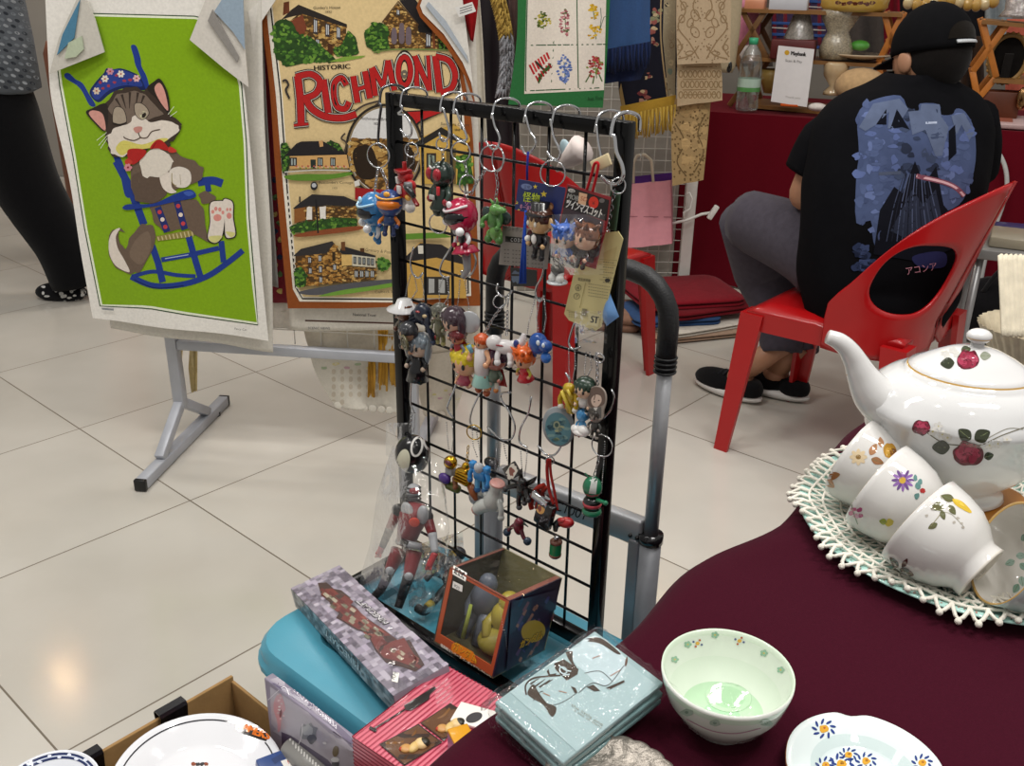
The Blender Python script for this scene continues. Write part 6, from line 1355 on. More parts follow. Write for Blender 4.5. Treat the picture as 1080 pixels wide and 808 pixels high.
def chibi(u, v, lab, H, skin, hair, top, bottom, arms=None, feet=None, rot=(0, 0, 0), hat=None, cape=None, skirt=None, style=None, eyes='#1a1a1a', face=True, headr=.27, visor=None, hairlen=0., off=.018, grp=CG):
    """H: height in pixels, (u, v): middle of the figure"""
    f = Fig(u, v, lab, rot=rot, off=off, grp=grp); hr = H * headr; hz = H / 2 - hr; bz_ = hz - hr
    f.ell('head', (0, 0, hz), (hr, hr * .9, hr), skin)
    if hair:
        mb = f.mb(hair); mb.ell((0, hr * .12, hz + hr * .12), (hr * 1.1, hr * 1.0, hr * 1.06), seg=16, rings=10, zmin=-.15)
        mb.ell((0, hr * .42, hz - hr * .1 - hairlen * hr * .5), (hr * 1.02, hr * .62, hr * (.85 + hairlen)), seg=14, rings=8)
        for k in range(5): a_ = -1 + .5 * k; mb.ell((hr * .85 * sin(a_), -hr * .62 * cos(a_), hz + hr * .42), (hr * .3, hr * .24, hr * .34), seg=8, rings=6)
        if hairlen:
            for sx in (-1, 1): mb.ell((sx * hr * .95, 0, hz - hr * .3), (hr * .26, hr * .4, hr * (.6 + hairlen * .6)), seg=8, rings=6)
        if style == 'spiky':
            for k in range(7): a_ = k * .9; mb.tube([V((hr * .5 * cos(a_), hr * .5 * sin(a_), hz + hr * .6)), V((hr * 1.2 * cos(a_), hr * 1.1 * sin(a_), hz + hr * 1.25))], [hr * .34, hr * .03], None, 6)
        f.put(mb, 'hair')
    if visor:
        mb = f.mb(visor[0]); mb.ell((0, -hr * .12, hz - hr * .08), (hr * .96, hr * .95, hr * .52), seg=16, rings=8); f.put(mb, 'visor')
        mb = f.mb(visor[1]); mb.tube([V((hr * 1.0 * sin(a_), -hr * .98 * cos(a_) * .95, hz + hr * (.42 - .1 * cos(a_ * 2)))) for a_ in [-1.4 + .2 * i for i in range(15)]], hr * .08, None, 6)
        mb.ell((0, -hr * .72, hz + hr * .66), (hr * .26, hr * .12, hr * .2), seg=10, rings=6); f.put(mb, 'crest')
    elif face:
        f.put(f.eye2((0, 0, hz - hr * .1), hr * .17, hr * .36, -hr * .84, eyes), 'eyes'); f.put(f.mb('#b5766a').ell((0, -hr * .88, hz - hr * .48), (hr * .14, hr * .06, hr * .05), seg=8, rings=5), 'mouth')
    tb = f.mb(top); lb = -H / 2 + H * .22; tw = H * .15; tb.tube([V((0, 0, bz_ + hr * .25)), V((0, 0, (bz_ + lb) / 2)), V((0, 0, lb))], [tw * .72, tw * .95, tw * .86], None, 12); f.put(tb, 'torso')
    ax = tw * .85; az = bz_ - H * .02
    f.limbs('arm', [[(sx * ax, -H * .01, az), (sx * (ax + H * .09), -H * .04, az - H * .09), (sx * (ax + H * .07), -H * .10, az - H * .17)] for sx in (-1, 1)], arms or top, skin, H * .045)
    f.limbs('leg', [[(sx * tw * .5, 0, lb + H * .02), (sx * tw * .62, -H * .01, lb - H * .1), (sx * tw * .65, -H * .03, -H / 2 + H * .03)] for sx in (-1, 1)], bottom, feet or bottom, H * .055)
    if skirt: f.put(f.mb(skirt).lathe([(tw * .7, lb + H * .12), (tw * 1.0, lb + H * .04), (tw * 1.6, lb - H * .12), (tw * 1.5, lb - H * .125)], seg=20), 'skirt')
    if cape: f.put(f.mb(cape).grid(lambda a, b: V(((a - .5) * tw * (1.6 + 1.6 * b), tw * (.9 + .5 * b) + 1.2 * sin(a * 9), az + H * .05 - b * H * .42)), 10, 8), 'cape')
    if hat:
        if hat[0] == 'top': mb = f.mb(hat[1]); z0 = hz + hr * .55; mb.lathe([(0, z0 + hr * .85), (hr * .72, z0 + hr * .85), (hr * .66, z0 + hr * .1), (hr * 1.08, z0), (hr * 1.08, z0 - hr * .08), (0, z0 - hr * .08)], seg=20); f.put(mb, 'hat'); f.put(f.mb(hat[2]).lathe([(hr * .68, z0 + hr * .22), (hr * .7, z0 + hr * .1), (hr * .68, z0 + hr * .06)], seg=20), 'hat_band')
        if hat[0] == 'brim': mb = f.mb(hat[1]); z0 = hz + hr * .3; mb.lathe([(0, z0 + hr * .8), (hr * .6, z0 + hr * .7), (hr * .85, z0 + hr * .15), (hr * 1.55, z0 - hr * .12), (hr * 1.55, z0 - hr * .2), (0, z0 - hr * .1)], seg=22); f.put(mb, 'hat')
    return f
# --- row along the top rail
f = chibi(396, 229, 'blue and white helmet figure hanging in front of the corner frame post', 52, '#2f78b0', None, '#4a96c9', '#2a6ba3', '#e4e6e8', '#2f78b0', (-28, 0, 6), visor=('#10131a', '#a9d3ea'), headr=.34); ring(399, 164, 12, f.t); chain([(399, 176), (397, 190), (395, 204)], f.t, False)
f.ell('glove', (-9, -12, -5), 4.4, '#e4e6e8'); f.ell('glove', (10, -12, -8), 4.4, '#e4e6e8')
f = chibi(411, 224, 'orange and navy visored figure behind the blue helmet one', 46, '#2d4a86', None, '#25406f', '#1e2f5c', '#d9771e', '#1e2f5c', (30, 0, -8), visor=('#d9771e', '#e3a53a'), headr=.3, off=.030); chain([(402, 178), (408, 192), (409, 202)], f.t, False, .026)
f = Fig(429, 200, 'red robot figure with white chest plate and black arm guns', rot=(-20, 0, 4)); R_ = '#b01f22'
f.put(f.mb(R_).ell((0, 0, 14), (9, 8, 7)).box((0, -2, 19), (16, 14, 4), '#8f1519', None, .8).box((0, 0, 24), (3, 4, 9), R_, None, .5), 'head'); f.put(f.mb('#e3e1de').box((-5, -7, 10), (5, 3, 7), None, None, .6).box((-1, -8, 1), (7, 3, 8), None, None, .5), 'face_plate')
f.put(f.mb(R_).box((0, 0, 0), (22, 12, 16), None, None, 2).ell((-11, 0, 6), 6).ell((11, 0, 6), 6), 'torso'); f.put(f.mb('#17171a').tube([V((10, -4, 6)), V((22, -8, 7)), V((33, -6, 0))], [4, 3.5, 2.5]).box((20, -6, 8), (9, 6, 8), '#77797d', None, .8).box((30, -4, -6), (12, 4, 3), '#8f1519', Mx.Rotation(.5, 4, 'Y'), .5), 'arm'); f.limbs('arm', [[(-11, -2, 4), (-14, -6, -3), (-12, -9, -8)]], R_, '#8f1519', 3.5)
f.limbs('leg', [[(-6, 0, -6), (-7, 0, -12), (-7, -1, -17)], [(6, 0, -6), (7, 0, -12), (7, -1, -17)]], '#c9c7c4', '#dedcd8', 5); f.put(f.mb('#d8a03a').ell((18, -7, -4), (6, 2, 3)), 'blade'); ring(434, 158, 7, f.t); chain([(432, 146), (430, 160), (428, 176)], f.t); chain([(438, 160), (436, 172), (430, 178)], f.t)
f = Fig(466, 196, 'dark green insect-eyed figure with red compound eyes', rot=(-8, 0, 0)); Gk = '#23332c'
f.ell('head', (0, 0, 12), (15, 13, 13), Gk); f.put(f.mb('#9c1f2c').ell((-6, -10.5, 13), (5, 4, 6.5)).ell((6, -10.5, 13), (5, 4, 6.5)), 'eyes'); f.put(f.mb('#d9dad7').box((-2, -12.5, 20), (4, 1.5, 1.2), None, Mx.Rotation(.6, 4, 'Y')).box((3, -12.5, 20), (4, 1.5, 1.2), None, Mx.Rotation(-.6, 4, 'Y')).box((0, -12.8, -10), (8, 2, 5), '#b9b7b2', None, .6), 'silver_marks')
f.put(f.mb(Gk).lathe([(0, 0), (8, 0), (11, -6), (10, -16), (13, -22), (12, -24), (0, -24)], seg=20), 'torso'); f.limbs('arm', [[(10, 0, -2), (15, -3, -8), (14, -6, -14)], [(-10, 0, -2), (-14, -3, -8), (-12, -6, -14)]], '#2d4238', '#8f1d2a', 3.4); f.put(f.mb('#c8303a').box((7, -10, -3), (3, 3, 9), None, None, .5), 'scarf'); f.limbs('leg', [[(-5, 0, -20), (-6, -1, -27)], [(5, 0, -20), (6, -1, -27)]], Gk, None, 5); f.limbs('antenna', [[(-5, -6, 22), (-8, -6, 26), (-11, -5, 29)], [(5, -6, 22), (8, -6, 26), (11, -5, 29)]], Gk, None, 1.2)
ring(466, 152, 6, f.t); chain([(467, 158), (467, 172)], f.t, False); MB('#c3c5c8').torus(G(462, 236, .016), 10 * PXM(462, 236), .0009, fr(20).to_3x3() @ V((0, -1, 0)), seg=24, ms=5).build('key_ring', CHROME, f.t)
f = chibi(488, 238, 'pink ranger-like helmet figure with white gloves, tilted on its chain', 58, '#b31f45', None, '#c02a50', '#a81d42', '#e8e8ea', '#b31f45', (-14, -12, 0), visor=('#0f0f14', '#e9dfe3'), headr=.32); f.ell('glove', (-17, -8, 6), 5, '#efeff0'); f.ell('glove', (13, -12, -5), 4.6, '#efeff0'); f.put(f.mb('#8f9094').ell((0, -9, -4), (7, 2, 4.5)), 'chest_plate'); f.put(f.mb('#17171b').box((10, -9, -12), (7, 5, 8), None, Mx.Rotation(.4, 4, 'Y'), .8), 'black_band'); f.put(f.mb('#b31f45').lathe([(9, -20), (14, -26), (15, -28), (0, -28)], seg=18), 'boots_base')
ring(486, 160, 10, f.t); ring(493, 194, 9, f.t, yaw=70); chain([(490, 170), (493, 186)], f.t, False); chain([(492, 202), (490, 214)], f.t, False); f.put(f.mb('#9a9b9e').tube([V((-3, 2, -30)), V((-4, 2, -46)), V((-9, -2, -54))], [5, 4, 3]), 'grey_tail')
f = Fig(522, 232, 'green dragon figure with darker wings hanging beside the pink figure', rot=(10, 0, 0)); Gd = '#4e7d3e'
f.put(f.mb(Gd).ell((0, 0, 0), (9, 8, 12)).ell((2, -2, -12), (7, 6, 9), '#6a9a4e'), 'body'); f.put(f.mb('#5d8f49').ell((4, -5, 12), (7, 6, 6)).ell((11, -7, 13), (7, 4, 3.6)).tube([V((14, -7, 15)), V((17, -8, 18))], [1.2, .4]).tube([V((0, -3, 17)), V((-5, -2, 22))], [2, .4]).tube([V((5, -3, 18)), V((3, -2, 24))], [2, .4]), 'head'); f.put(f.mb('#2f3d3a').ell((-10, 3, 4), (9, 2.5, 8), None, Mx.Rotation(.5, 4, 'Y')).ell((9, 5, 2), (8, 2, 7), None, Mx.Rotation(-.5, 4, 'Y')), 'wings'); f.limbs('arm', [[(-6, -5, 4), (-10, -8, 0), (-9, -10, -5)], [(6, -5, 3), (10, -8, -2), (9, -10, -6)]], Gd, None, 2.6); f.limbs('leg', [[(-5, -1, -14), (-6, -3, -20)], [(6, -1, -14), (7, -3, -20)]], '#6a9a4e', '#4e7d3e', 4); f.tube('tail', [(0, 3, -14), (-6, 6, -20), (-13, 5, -20)], [4, 1], Gd)
ring(519, 167, 13, f.t); ring(525, 168, 12, f.t, yaw=-20); chain([(523, 180), (525, 196), (522, 214)], f.t, False); chain([(513, 178), (503, 192), (497, 205)], f.t, False)
# --- flat cards
def card(name, lab, poly, col, art, off=.018, th=.0009, edge=None, m=None, cat='card', grp='header cards on the wire display'):
    p0 = GP0 - E2 * off; f = [Pl(x, y, p0, E2) for x, y in poly]; k = len(f); mb = MB(col); tr = tessellate_polygon([[V((x, y, 0)) for x, y in poly]])
    mb.add(f + [p + E2 * th for p in f], [tuple(q_) for q_ in tr] + [tuple(i + k for i in q_[::-1]) for q_ in tr] + [(i, (i + 1) % k, k + (i + 1) % k, k + i) for i in range(k)], None, False)
    A = Art(mb, hit_bvh(mb.bvh()), .0002, 10); art(A); t = thing(name, lab, cat, (f[0] + f[2]) / 2, None, grp); mb.build('printed_card', m or GLOSSC, t); return t
def star(x, y, r): return [(x + (r if i % 2 == 0 else r * .42) * sin(i * pi / 5), y - (r if i % 2 == 0 else r * .42) * cos(i * pi / 5)) for i in range(10)]
def c1_(A):
    A.Z = zm(520, 170, 5.77); A.sm(oval(205, 155, 34, 18, 8), '#6f7fae'); A.text('立体', 186, 163, 17, '#1a2146', 8, w=40)
    for x, y, r in ((258, 155, 15), (310, 200, 22), (145, 252, 13), (158, 298, 10)): A.poly(star(x, y, r), '#dcc23c', False)
    A.l += 1; A.text('怪物', 178, 238, 50, '#2a4a2a', 8, w=104, bold=3); A.text('怪物', 178, 238, 48, '#c9d83a', 8, w=104); A.text('くん', 230, 262, 16, '#c9407a', 8, w=26); A.text('ソフト', 188, 268, 24, '#d98ab0', 12, w=84, bold=1); A.text('キーホルダー', 160, 288, 26, '#e3a0c0', 10, w=122, bold=1); A.text('全６種', 180, 318, 12, '#c9cbd8', 8, w=80)
    A.sm(oval(350, 275, 20, 24), '#8a5a3a'); A.sm(oval(350, 280, 13, 14), '#d9a97a')
t = card('header_card', 'navy header card with yellow stars and pink katakana', [(547, 189), (596, 198), (596, 236), (543, 221)], '#1d2a63', c1_); MB('#2b2f86').tube([G(x, y, .02) for x, y in ((557, 160), (556, 176), (556, 190))], .0013, seg=6).build('cord', KNIT, t)
mb = MB('#2a4fb0'); rq = random.Random(1)
for k in range(5): mb.tube([G(555 + rq.uniform(-1, 1), 222, .026), G(553 + k * .8 - 2, 260, .026), G(551 + k * 1.6 - 3, 299, .026 + rq.uniform(-.001, .002))], .0010, seg=5)
tag(mb.build('blue_strap', KNIT), 'blue braided cord strap hanging in front of the grey instruction card', 'strap')
def c2_(A):
    A.text('ガシャポン', 531, 243, 4, '#3c3833', 4, w=20); A.poly([(533, 249), (556, 251), (556, 257), (533, 255)], '#1d1b1a'); A.text('ＣＯＤＥ', 538, 254.5, 3.5, '#ccc', 4, w=14)
    for k in range(5): A.text('▪▪ ▪▪▪ ▪▪ ▪▪▪▪', 531, 264 + k * 4, 2.2, '#55504a', 5, w=42)
card('header_card', 'grey instruction card with black bar behind the blue strap', [(530, 238), (556, 241), (580, 250), (577, 284), (526, 279)], '#86807a', c2_, .010)
def c3_(A): A.text('ZAN', 561, 301, 7, '#c9a23a', 100, w=19, bold=.3); A.sm(blob(544, 292, 5, 7, .3), '#5d6f86')
card('header_card', 'black tag with ochre capital letters hanging sideways', [(538, 282), (566, 285), (566, 302), (540, 302)], '#161518', c3_, .006)
f = chibi(569, 246, 'monkey-eared figure in black top hat and tuxedo', 54, '#d6b07e', '#4a2a1c', '#17151a', '#17151a', '#1c1a1f', '#17151a', (-6, 0, 0), hat=('top', '#141215', '#6d1820'), eyes='#e9e3d6', headr=.26, off=.024); f.put(f.mb('#d6b07e').ell((-15, 0, 14), (4, 2, 5.5)).ell((15, 0, 13), (4, 2, 5.5)), 'ears'); f.put(f.mb('#eceae6').ell((0, -8, -5), (3.5, 2, 5)).ell((-12, -5, -7), 3.4), 'shirt_front'); f.put(f.mb('#5a1a20').ell((-15, 1, -8), (4, 3, 9)), 'cape_lining'); ring(583, 183, 13, f.t); chain([(578, 196), (574, 212), (573, 222)], f.t, False)
f = Fig(588, 289, 'black and white toy feet on a clear disc under the twin mascot packet'); f.put(f.mb('#17161a').ell((0, 0, 5), (8, 6, 7)), 'body'); f.limbs('leg', [[(-4, 0, 1), (-5, -2, -4)], [(4, 0, 1), (5, -2, -4)]], '#efefec', None, 4); f.put(f.mb('#d5d9dc').lathe([(0, -8), (11, -8), (11, -9.5), (0, -9.5)], seg=22), 'disc')
def c4_(A):
    A.Z = zm(580, 180, 4.755); A.poly([(92, 78), (298, 148), (284, 252), (66, 186)], '#1b1414'); A.poly([(70, 182), (270, 254), (240, 470), (20, 410)], '#3c2c33', False); A.l += 1
    A.text('MOBIL', 84, 136, 26, '#a9a9a4', 16, w=80, bold=1); A.poly([(148, 108), (188, 118), (180, 176), (142, 164)], '#e0b48e'); A.text('SD', 152, 148, 22, '#b5542f', 12); A.sm(oval(220, 160, 25, 30), '#d8321e'); A.text('¥', 212, 172, 20, '#7a150c'); A.sm(oval(110, 100, 18, 10, 14), '#c9c6c0'); A.text('本舗', 98, 106, 12, '#333', 14, w=24); A.sm(oval(262, 150, 14, 11), '#6b6664')
    A.text('ツインマスコット', 76, 180, 38, '#efece6', 17, w=190, bold=1.5)
t = card('header_card', 'red-framed black card lettered twin mascot in white katakana over a clear packet', [(598, 194), (644, 208), (640, 238), (628, 284), (582, 270), (592, 224)], '#8d1f28', c4_, .026); mb = MB('#b31f26')
mb.tube(curve3([G(x, y, .026) for x, y in ((619, 200), (624, 184), (627, 173), (631, 173), (629, 186), (625, 202))]), .0015, seg=6); mb.build('red_ribbon', KNIT, t)
def pouch(u0, v0, u1, v1, off, lab, seed=0, m=None, bul=.010, name='clear_packet', shear=0.):
    mb = MB()
    def fn(u, v):
        x = u0 + (u1 - u0) * u + shear * v; y = v0 + (v1 - v0) * v; b_ = sin(pi * min(1, max(0, u))) * sin(pi * min(1, max(0, v)))
        return G(x, y, off + bul * b_ + .0035 * noise.noise(V((u * 5 + seed, v * 5, seed))))
    mb.grid(fn, 26, 26); return tag(mb.build(name, m or BAG), lab, 'packet')
f = chibi(596, 258, 'blue-haired mascot sealed in the clear twin packet', 40, '#dcb9a0', '#3a63b5', '#3f6fc4', '#35508f', None, '#2c4377', (15, 0, 8), headr=.3, off=.038, grp='mascots in the clear twin packet', style='spiky')
f = chibi(616, 260, 'brown-haired mascot in dark suit sealed in the clear twin packet', 44, '#dcb094', '#6b3f26', '#2a2226', '#241d22', None, '#1d1a1d', (-10, 0, -10), headr=.3, off=.038, grp='mascots in the clear twin packet', style='spiky'); chain([(606, 236), (612, 243), (620, 240)], f.t)
pouch(582, 226, 638, 290, .044, 'crinkled clear packet holding two tiny mascots', 2, shear=-2)
def c5_(A):
    A.Z = zm(520, 260, 4.4875); D_ = '#4f4a3c'
    A.poly([(520, 30), (588, 0), (560, 150), (540, 150)], '#cdbd84', False); A.l += 1
    for k in range(5): A.line(([(505, 60 + k * 24), (588 - k * 5, 66 + k * 24)]), 3, '#b3a56a', False); A.text('▪▪▪▪▪', 520, 76 + k * 24, 9, D_, 6, w=50)
    A.text('取扱説明書', 402, 160, 12, D_, 8, w=60); A.sm(oval(543, 160, 13, 9), '#2b2820')
    for k in range(5): A.text('▪▪▪▪▪▪▪▪▪▪', 450, 178 + k * 14, 7, '#6a6350', 9, w=105)
    A.text('⑥', 385, 205, 26, D_, 8); A.text('⑦', 378, 245, 26, D_, 8); A.line([(440, 170), (412, 290)], 2, '#a39860'); A.line([(350, 300), (520, 350)], 2, '#a39860'); A.poly([(425, 292), (448, 297), (442, 330), (418, 325)], '#8d8668'); A.poly([(455, 312), (510, 326), (500, 382), (446, 368)], '#d9cf9c'); A.text('ST', 462, 358, 34, '#1f1d18', 10, w=36, bold=2)
    for k in range(3): A.text('▪▪▪▪▪', 358, 312 + k * 10, 6, '#6a6350', 9, w=55)
t = card('header_card', 'pale yellow instruction card printed with an ST safety mark', [(633, 246), (652, 244), (657, 252), (634, 345), (628, 349), (600, 338), (595, 331), (607, 280)], '#d8cc92', c5_, .014); ring(652, 196, 8, t, yaw=60); chain([(648, 200), (645, 222), (640, 244)], t, False)
tag(MB('#3f5a44').box(G(647, 222, .012), (.012, .003, .04), None, fr(0, 4), .001).build('metal_tag', STEEL), 'dull green metal tag on the large hook by the end post', 'tag')
mb = MB('#8fb3d8'); p = [G(642, 306, .012), G(653, 334, .012), G(640, 344, .012), G(634, 332, .012)]; mb.grid(lambda u, v: quad_pts(u, v, p) - E2 * (.006 * sin(3 * u) * sin(3 * v)), 8, 8, '#6f9fd8'); tag(mb.build('blue_packet', GLOSSC), 'small pale blue packet below the yellow instruction card', 'packet')
pouch(606, 328, 640, 362, .018, 'small clear packet under the yellow instruction card', 6, bul=.006)
t = MB('#d9c9a0'); t.box(G(634, 172, .020), (.024, .003, .012), None, fr(0, -28), .001); tag(t.build('folded_tag', PAPER), 'folded cream paper tag on the red ribbon of the twin mascot card', 'tag')
mb = MB('#cfc2bd'); mb.tube([G(614, 156, -.05), G(600, 168, -.05), G(587, 180, -.05)], [.016, .010, .002], None, 14); mb.ell(G(597, 160, -.05), (.008, .004, .014), '#9fb6bd', fr(0, -20)); tag(mb.build('party_cone', PAPER), 'small pale cone hanging behind the grid between two hooks', 'ornament')
# --- second row
f = chibi(427, 342, 'dark figure in a wide white hat with striped band', 54, '#6b4636', None, '#3c4046', '#25272c', '#7d7568', '#1b1c20', (-14, 0, 0), hat=('brim', '#dcdcdc'), headr=.22); f.put(f.mb('#23285a').box((-6, -11, 16), (5, 2, 2.4), None, None, .3).box((4, -11.5, 16), (5, 2, 2.4), '#a8252c', None, .3), 'hat_stripes'); chain([(433, 290), (429, 305), (426, 322)], f.t); chain([(437, 290), (440, 306), (430, 322)], f.t)
f = Fig(446, 334, 'navy many-armed creature figure', rot=(0, 0, 0)); Nv = '#1c2436'; f.ell('body', (0, 0, 3), (11, 9, 12), Nv)
f.limbs('tentacle', [[(sx * 6, -2, z0), (sx * (12 + k), -5, z0 - 6 + k), (sx * (14 + k * 2), -3, z0 - 12 - 3 * k)] for sx in (-1, 1) for k, z0 in enumerate((6, 0, -5))], Nv, '#2b3650', 3); f.put(f.mb('#c9b38a').ell((9, -6, 4), (3, 2, 2)).ell((2, -9, 8), (3, 1.5, 1), '#a33a3a'), 'face_marks'); chain([(444, 292), (447, 306), (446, 318)], f.t)
t = MB('#d8d8d8').box(G(450, 357, .012), (.016, .003, .014), None, fr(0, 12), .0008); t.box(G(459, 358, .012), (.008, .0035, .008), '#b02630', fr(0, 12), .0006); tag(t.build('price_tag', PAPER), 'white and red paper tag under the navy creature', 'tag')
f = chibi(432, 362, 'grey armoured figure with gold rings on its shield', 46, '#b08a6c', '#3a3c40', '#4c5058', '#23252b', '#5a5d63', '#8a8f96', (-20, 0, 8), headr=.22, off=.028); f.put(f.mb('#5f5a40').torus((8, -8, 6), 7, 1.6, (0, 1, 0)).torus((8, -8, 6), 3.4, 1.2, (0, 1, 0)).ell((8, -7, 6), (7, 1.5, 7), '#33352f'), 'shield')
f = chibi(441, 378, 'long-coated figure with pale grey-blue hair', 52, '#c9b3a0', '#7f8c96', '#16171b', '#131418', '#16171b', '#1d1f24', (10, 0, -6), headr=.24, hairlen=.7, off=.022); f.put(f.mb('#131418').lathe([(5, 2), (9, -10), (12, -24), (7, -25)], seg=16), 'coat')
f = chibi(464, 342, 'olive-grey ragged figure on a bead chain', 44, '#8a8a72', '#5f5f54', '#6a6a52', '#77764c', None, '#a39f6a', (0, 0, 4), headr=.2); chain([(467, 292), (463, 306), (464, 322)], f.t); chain([(471, 292), (474, 310), (467, 324)], f.t)
f = Fig(472, 333, 'white round mascot head on a bead chain'); f.ell('head', (0, 0, 0), (9, 8, 9), '#e5e2dc'); f.put(f.mb('#55504c').torus((0, -1, 3), 8.6, .7, (.1, .3, 1)).ell((-3, -8, -1), (1, .6, 1.4)).ell((3, -8, -1), (1, .6, 1.4)), 'face_lines'); chain([(472, 292), (473, 310), (472, 325)], f.t)
f = chibi(480, 346, 'plum-haired schoolgirl charm beside a silver disc', 44, '#cfa890', '#40313a', '#3a5578', '#2b2b38', None, '#3a4a6a', (-8, 0, 12), headr=.3, hairlen=.6, off=.022); chain([(485, 296), (484, 312), (482, 326)], f.t)
f = Fig(495, 340, 'plain silver disc charm on a bead chain', mat_=STEEL); f.put(f.mb('#b4b6b9').lathe([(0, -1), (11, -1), (12, 0), (11, 1), (0, 1)], rot=Mx.Rotation(radians(78), 4, 'X') @ Mx.Rotation(.4, 4, 'Y'), seg=28), 'disc'); chain([(490, 296), (493, 312), (495, 328)], f.t)
f = chibi(484, 366, 'red caped figure with navy boots hanging over the frame wire', 40, '#b9705a', '#6a1f24', '#a81f26', '#8f1a22', '#7a7f88', '#2b3560', (0, 0, 14), headr=.2, cape='#b3202a', off=.024)
f = chibi(491, 387, 'yellow-haired big-headed doll in a pink dress', 44, '#dcaa84', '#d6c02a', '#a84f60', '#d9a884', '#d9a884', '#d9a884', (10, 0, 0), headr=.36, skirt='#a8485c'); chain([(491, 330), (492, 350), (491, 364)], f.t)
f = chibi(509, 384, 'orange-haired lady figure in a long turquoise skirt', 66, '#d9a27c', '#c4521f', '#d9d3d3', '#d9a27c', '#d9a27c', '#a5522c', (-6, 0, 4), headr=.12, off=.022); f.put(f.mb('#9fd0c6').lathe([(4, 2), (6, -2), (13, -22), (12.5, -23)], seg=20), 'skirt'); f.put(f.mb('#6aa3b5').tube([V((-9, -6, 12)), V((-13, -7, 20))], [2, 3]), 'blue_wand'); chain([(530, 322), (520, 336), (511, 352)], f.t, False); ring(527, 318, 7, f.t, yaw=60)
f = chibi(522, 390, 'purple-haired figure with a long red cape', 46, '#a86a5a', '#3f1c36', '#5a6a5a', '#c9c2b5', None, '#b9743a', (8, 0, -8), headr=.26, cape='#8f1a1e')
f = Fig(533, 366, 'white long-tailed creature figure with blue spots', rot=(18, 0, -18)); Wc = '#dedbdb'; f.put(f.mb(Wc).ell((0, 0, 0), (14, 8, 8)).ell((-12, -3, 3), (9, 7, 8)), 'body'); f.put(f.mb(Wc).tube(curve3([V((9, 0, 2)), V((16, 2, 8)), V((18, 2, 17))]), [7 - .4 * i for i in range(13)]), 'tail'); f.put(f.mb('#26357a').ell((14, -7, 6), (3, 2, 4)).ell((-4, -8, 1), (5, 1, 1), '#8f2a35'), 'blue_spots'); f.limbs('leg', [[(6, -2, -5), (9, -4, -11), (10, -4, -16)], [(-6, -2, -5), (-6, -4, -11), (-5, -4, -17)]], Wc, None, 3.4); ring(536, 318, 7, f.t, yaw=-50); chain([(535, 328), (535, 344), (534, 354)], f.t, False)
f = chibi(553, 386, 'flame-haired figure in a red dress with yellow sleeves', 40, '#d9a27c', '#d9601a', '#c42a35', '#d9c8b0', '#b5a632', '#e5e2dc', (0, 0, 10), headr=.28, style='spiky', skirt='#c42a35'); chain([(565, 312), (558, 340), (554, 362)], f.t)
f = Fig(570, 366, 'blue open-jawed creature figure', rot=(0, 0, 0)); Bb = '#1f4f9c'; f.put(f.mb(Bb).ell((-3, 0, 3), (11, 9, 12)).ell((9, -3, 4), (8, 7, 7)), 'head'); f.put(f.mb('#2a66b8').ell((11, -4, -8), (6, 5, 6)), 'jaw'); f.put(f.mb('#dce6ee').ell((4, -9, 8), (2.4, 1.4, 3)).ell((11, -9, 7), (2, 1.3, 2.6)), 'eyes'); f.put(f.mb(Bb).tube([V((-8, 2, -4)), V((-10, 3, -14))], [5, 2]), 'tail'); chain([(569, 316), (566, 335), (568, 352)], f.t); chain([(574, 316), (576, 335), (573, 352)], f.t)
# --- third row
f = Fig(601, 420, 'golden-yellow armoured figure on a bead chain', rot=(0, 0, 10)); Yg = '#b99a1a'; f.put(f.mb(Yg).ell((0, 0, 12), (7, 6, 6)).box((0, 0, 1), (15, 9, 14), None, Mx.Rotation(.2, 4, 'Y'), 3).box((1, 0, -12), (13, 9, 12), '#a3861a', Mx.Rotation(-.3, 4, 'Y'), 3), 'body'); f.put(f.mb('#d9c24a').tube([V((-6, -5, 10)), V((5, -6, -14))], 2).tube([V((2, -5, 14)), V((7, -5, 4))], 1.6), 'highlights'); f.limbs('arm', [[(-8, 0, 5), (-11, -3, -3), (-9, -5, -10)], [(8, 0, 5), (11, -3, -2), (10, -5, -9)]], Yg, '#d8d5cc', 3); chain([(600, 368), (600, 384), (601, 404)], f.t); chain([(606, 368), (607, 386), (603, 404)], f.t)
f = chibi(616, 418, 'green-haired figure in white shirt', 40, '#d9b99c', '#24382c', '#dcdad5', '#3a4a4a', None, '#e5e2dc', (6, 0, 0), headr=.28); chain([(618, 372), (617, 386), (616, 400)], f.t); chain([(622, 372), (624, 388), (618, 400)], f.t)
def anime(f, hair):
    A = None
t = thing('character_keychain', 'flat acrylic charm of a brown-haired face in a grey uniform', 'key chain', G(628, 424), None, CG); mb = MB('#9a8f85'); out = smoothc(zm(560, 370, 7.35)([(440, 340), (450, 300), (490, 275), (540, 285), (575, 330), (580, 400), (560, 470), (550, 530), (480, 540), (450, 480), (430, 440)]), 4); p0 = GP0 - E2 * .022; F_ = [Pl(x, y, p0, E2) for x, y in out]; k = len(F_); tr = tessellate_polygon([[V((x, y, 0)) for x, y in out]])
mb.add(F_ + [p + E2 * .002 for p in F_], [tuple(q_) for q_ in tr] + [tuple(i + k for i in q_[::-1]) for q_ in tr] + [(i, (i + 1) % k, k + (i + 1) % k, k + i) for i in range(k)], None, False); A = Art(mb, hit_bvh(mb.bvh()), .0002, 5); A.Z = zm(560, 370, 7.35)
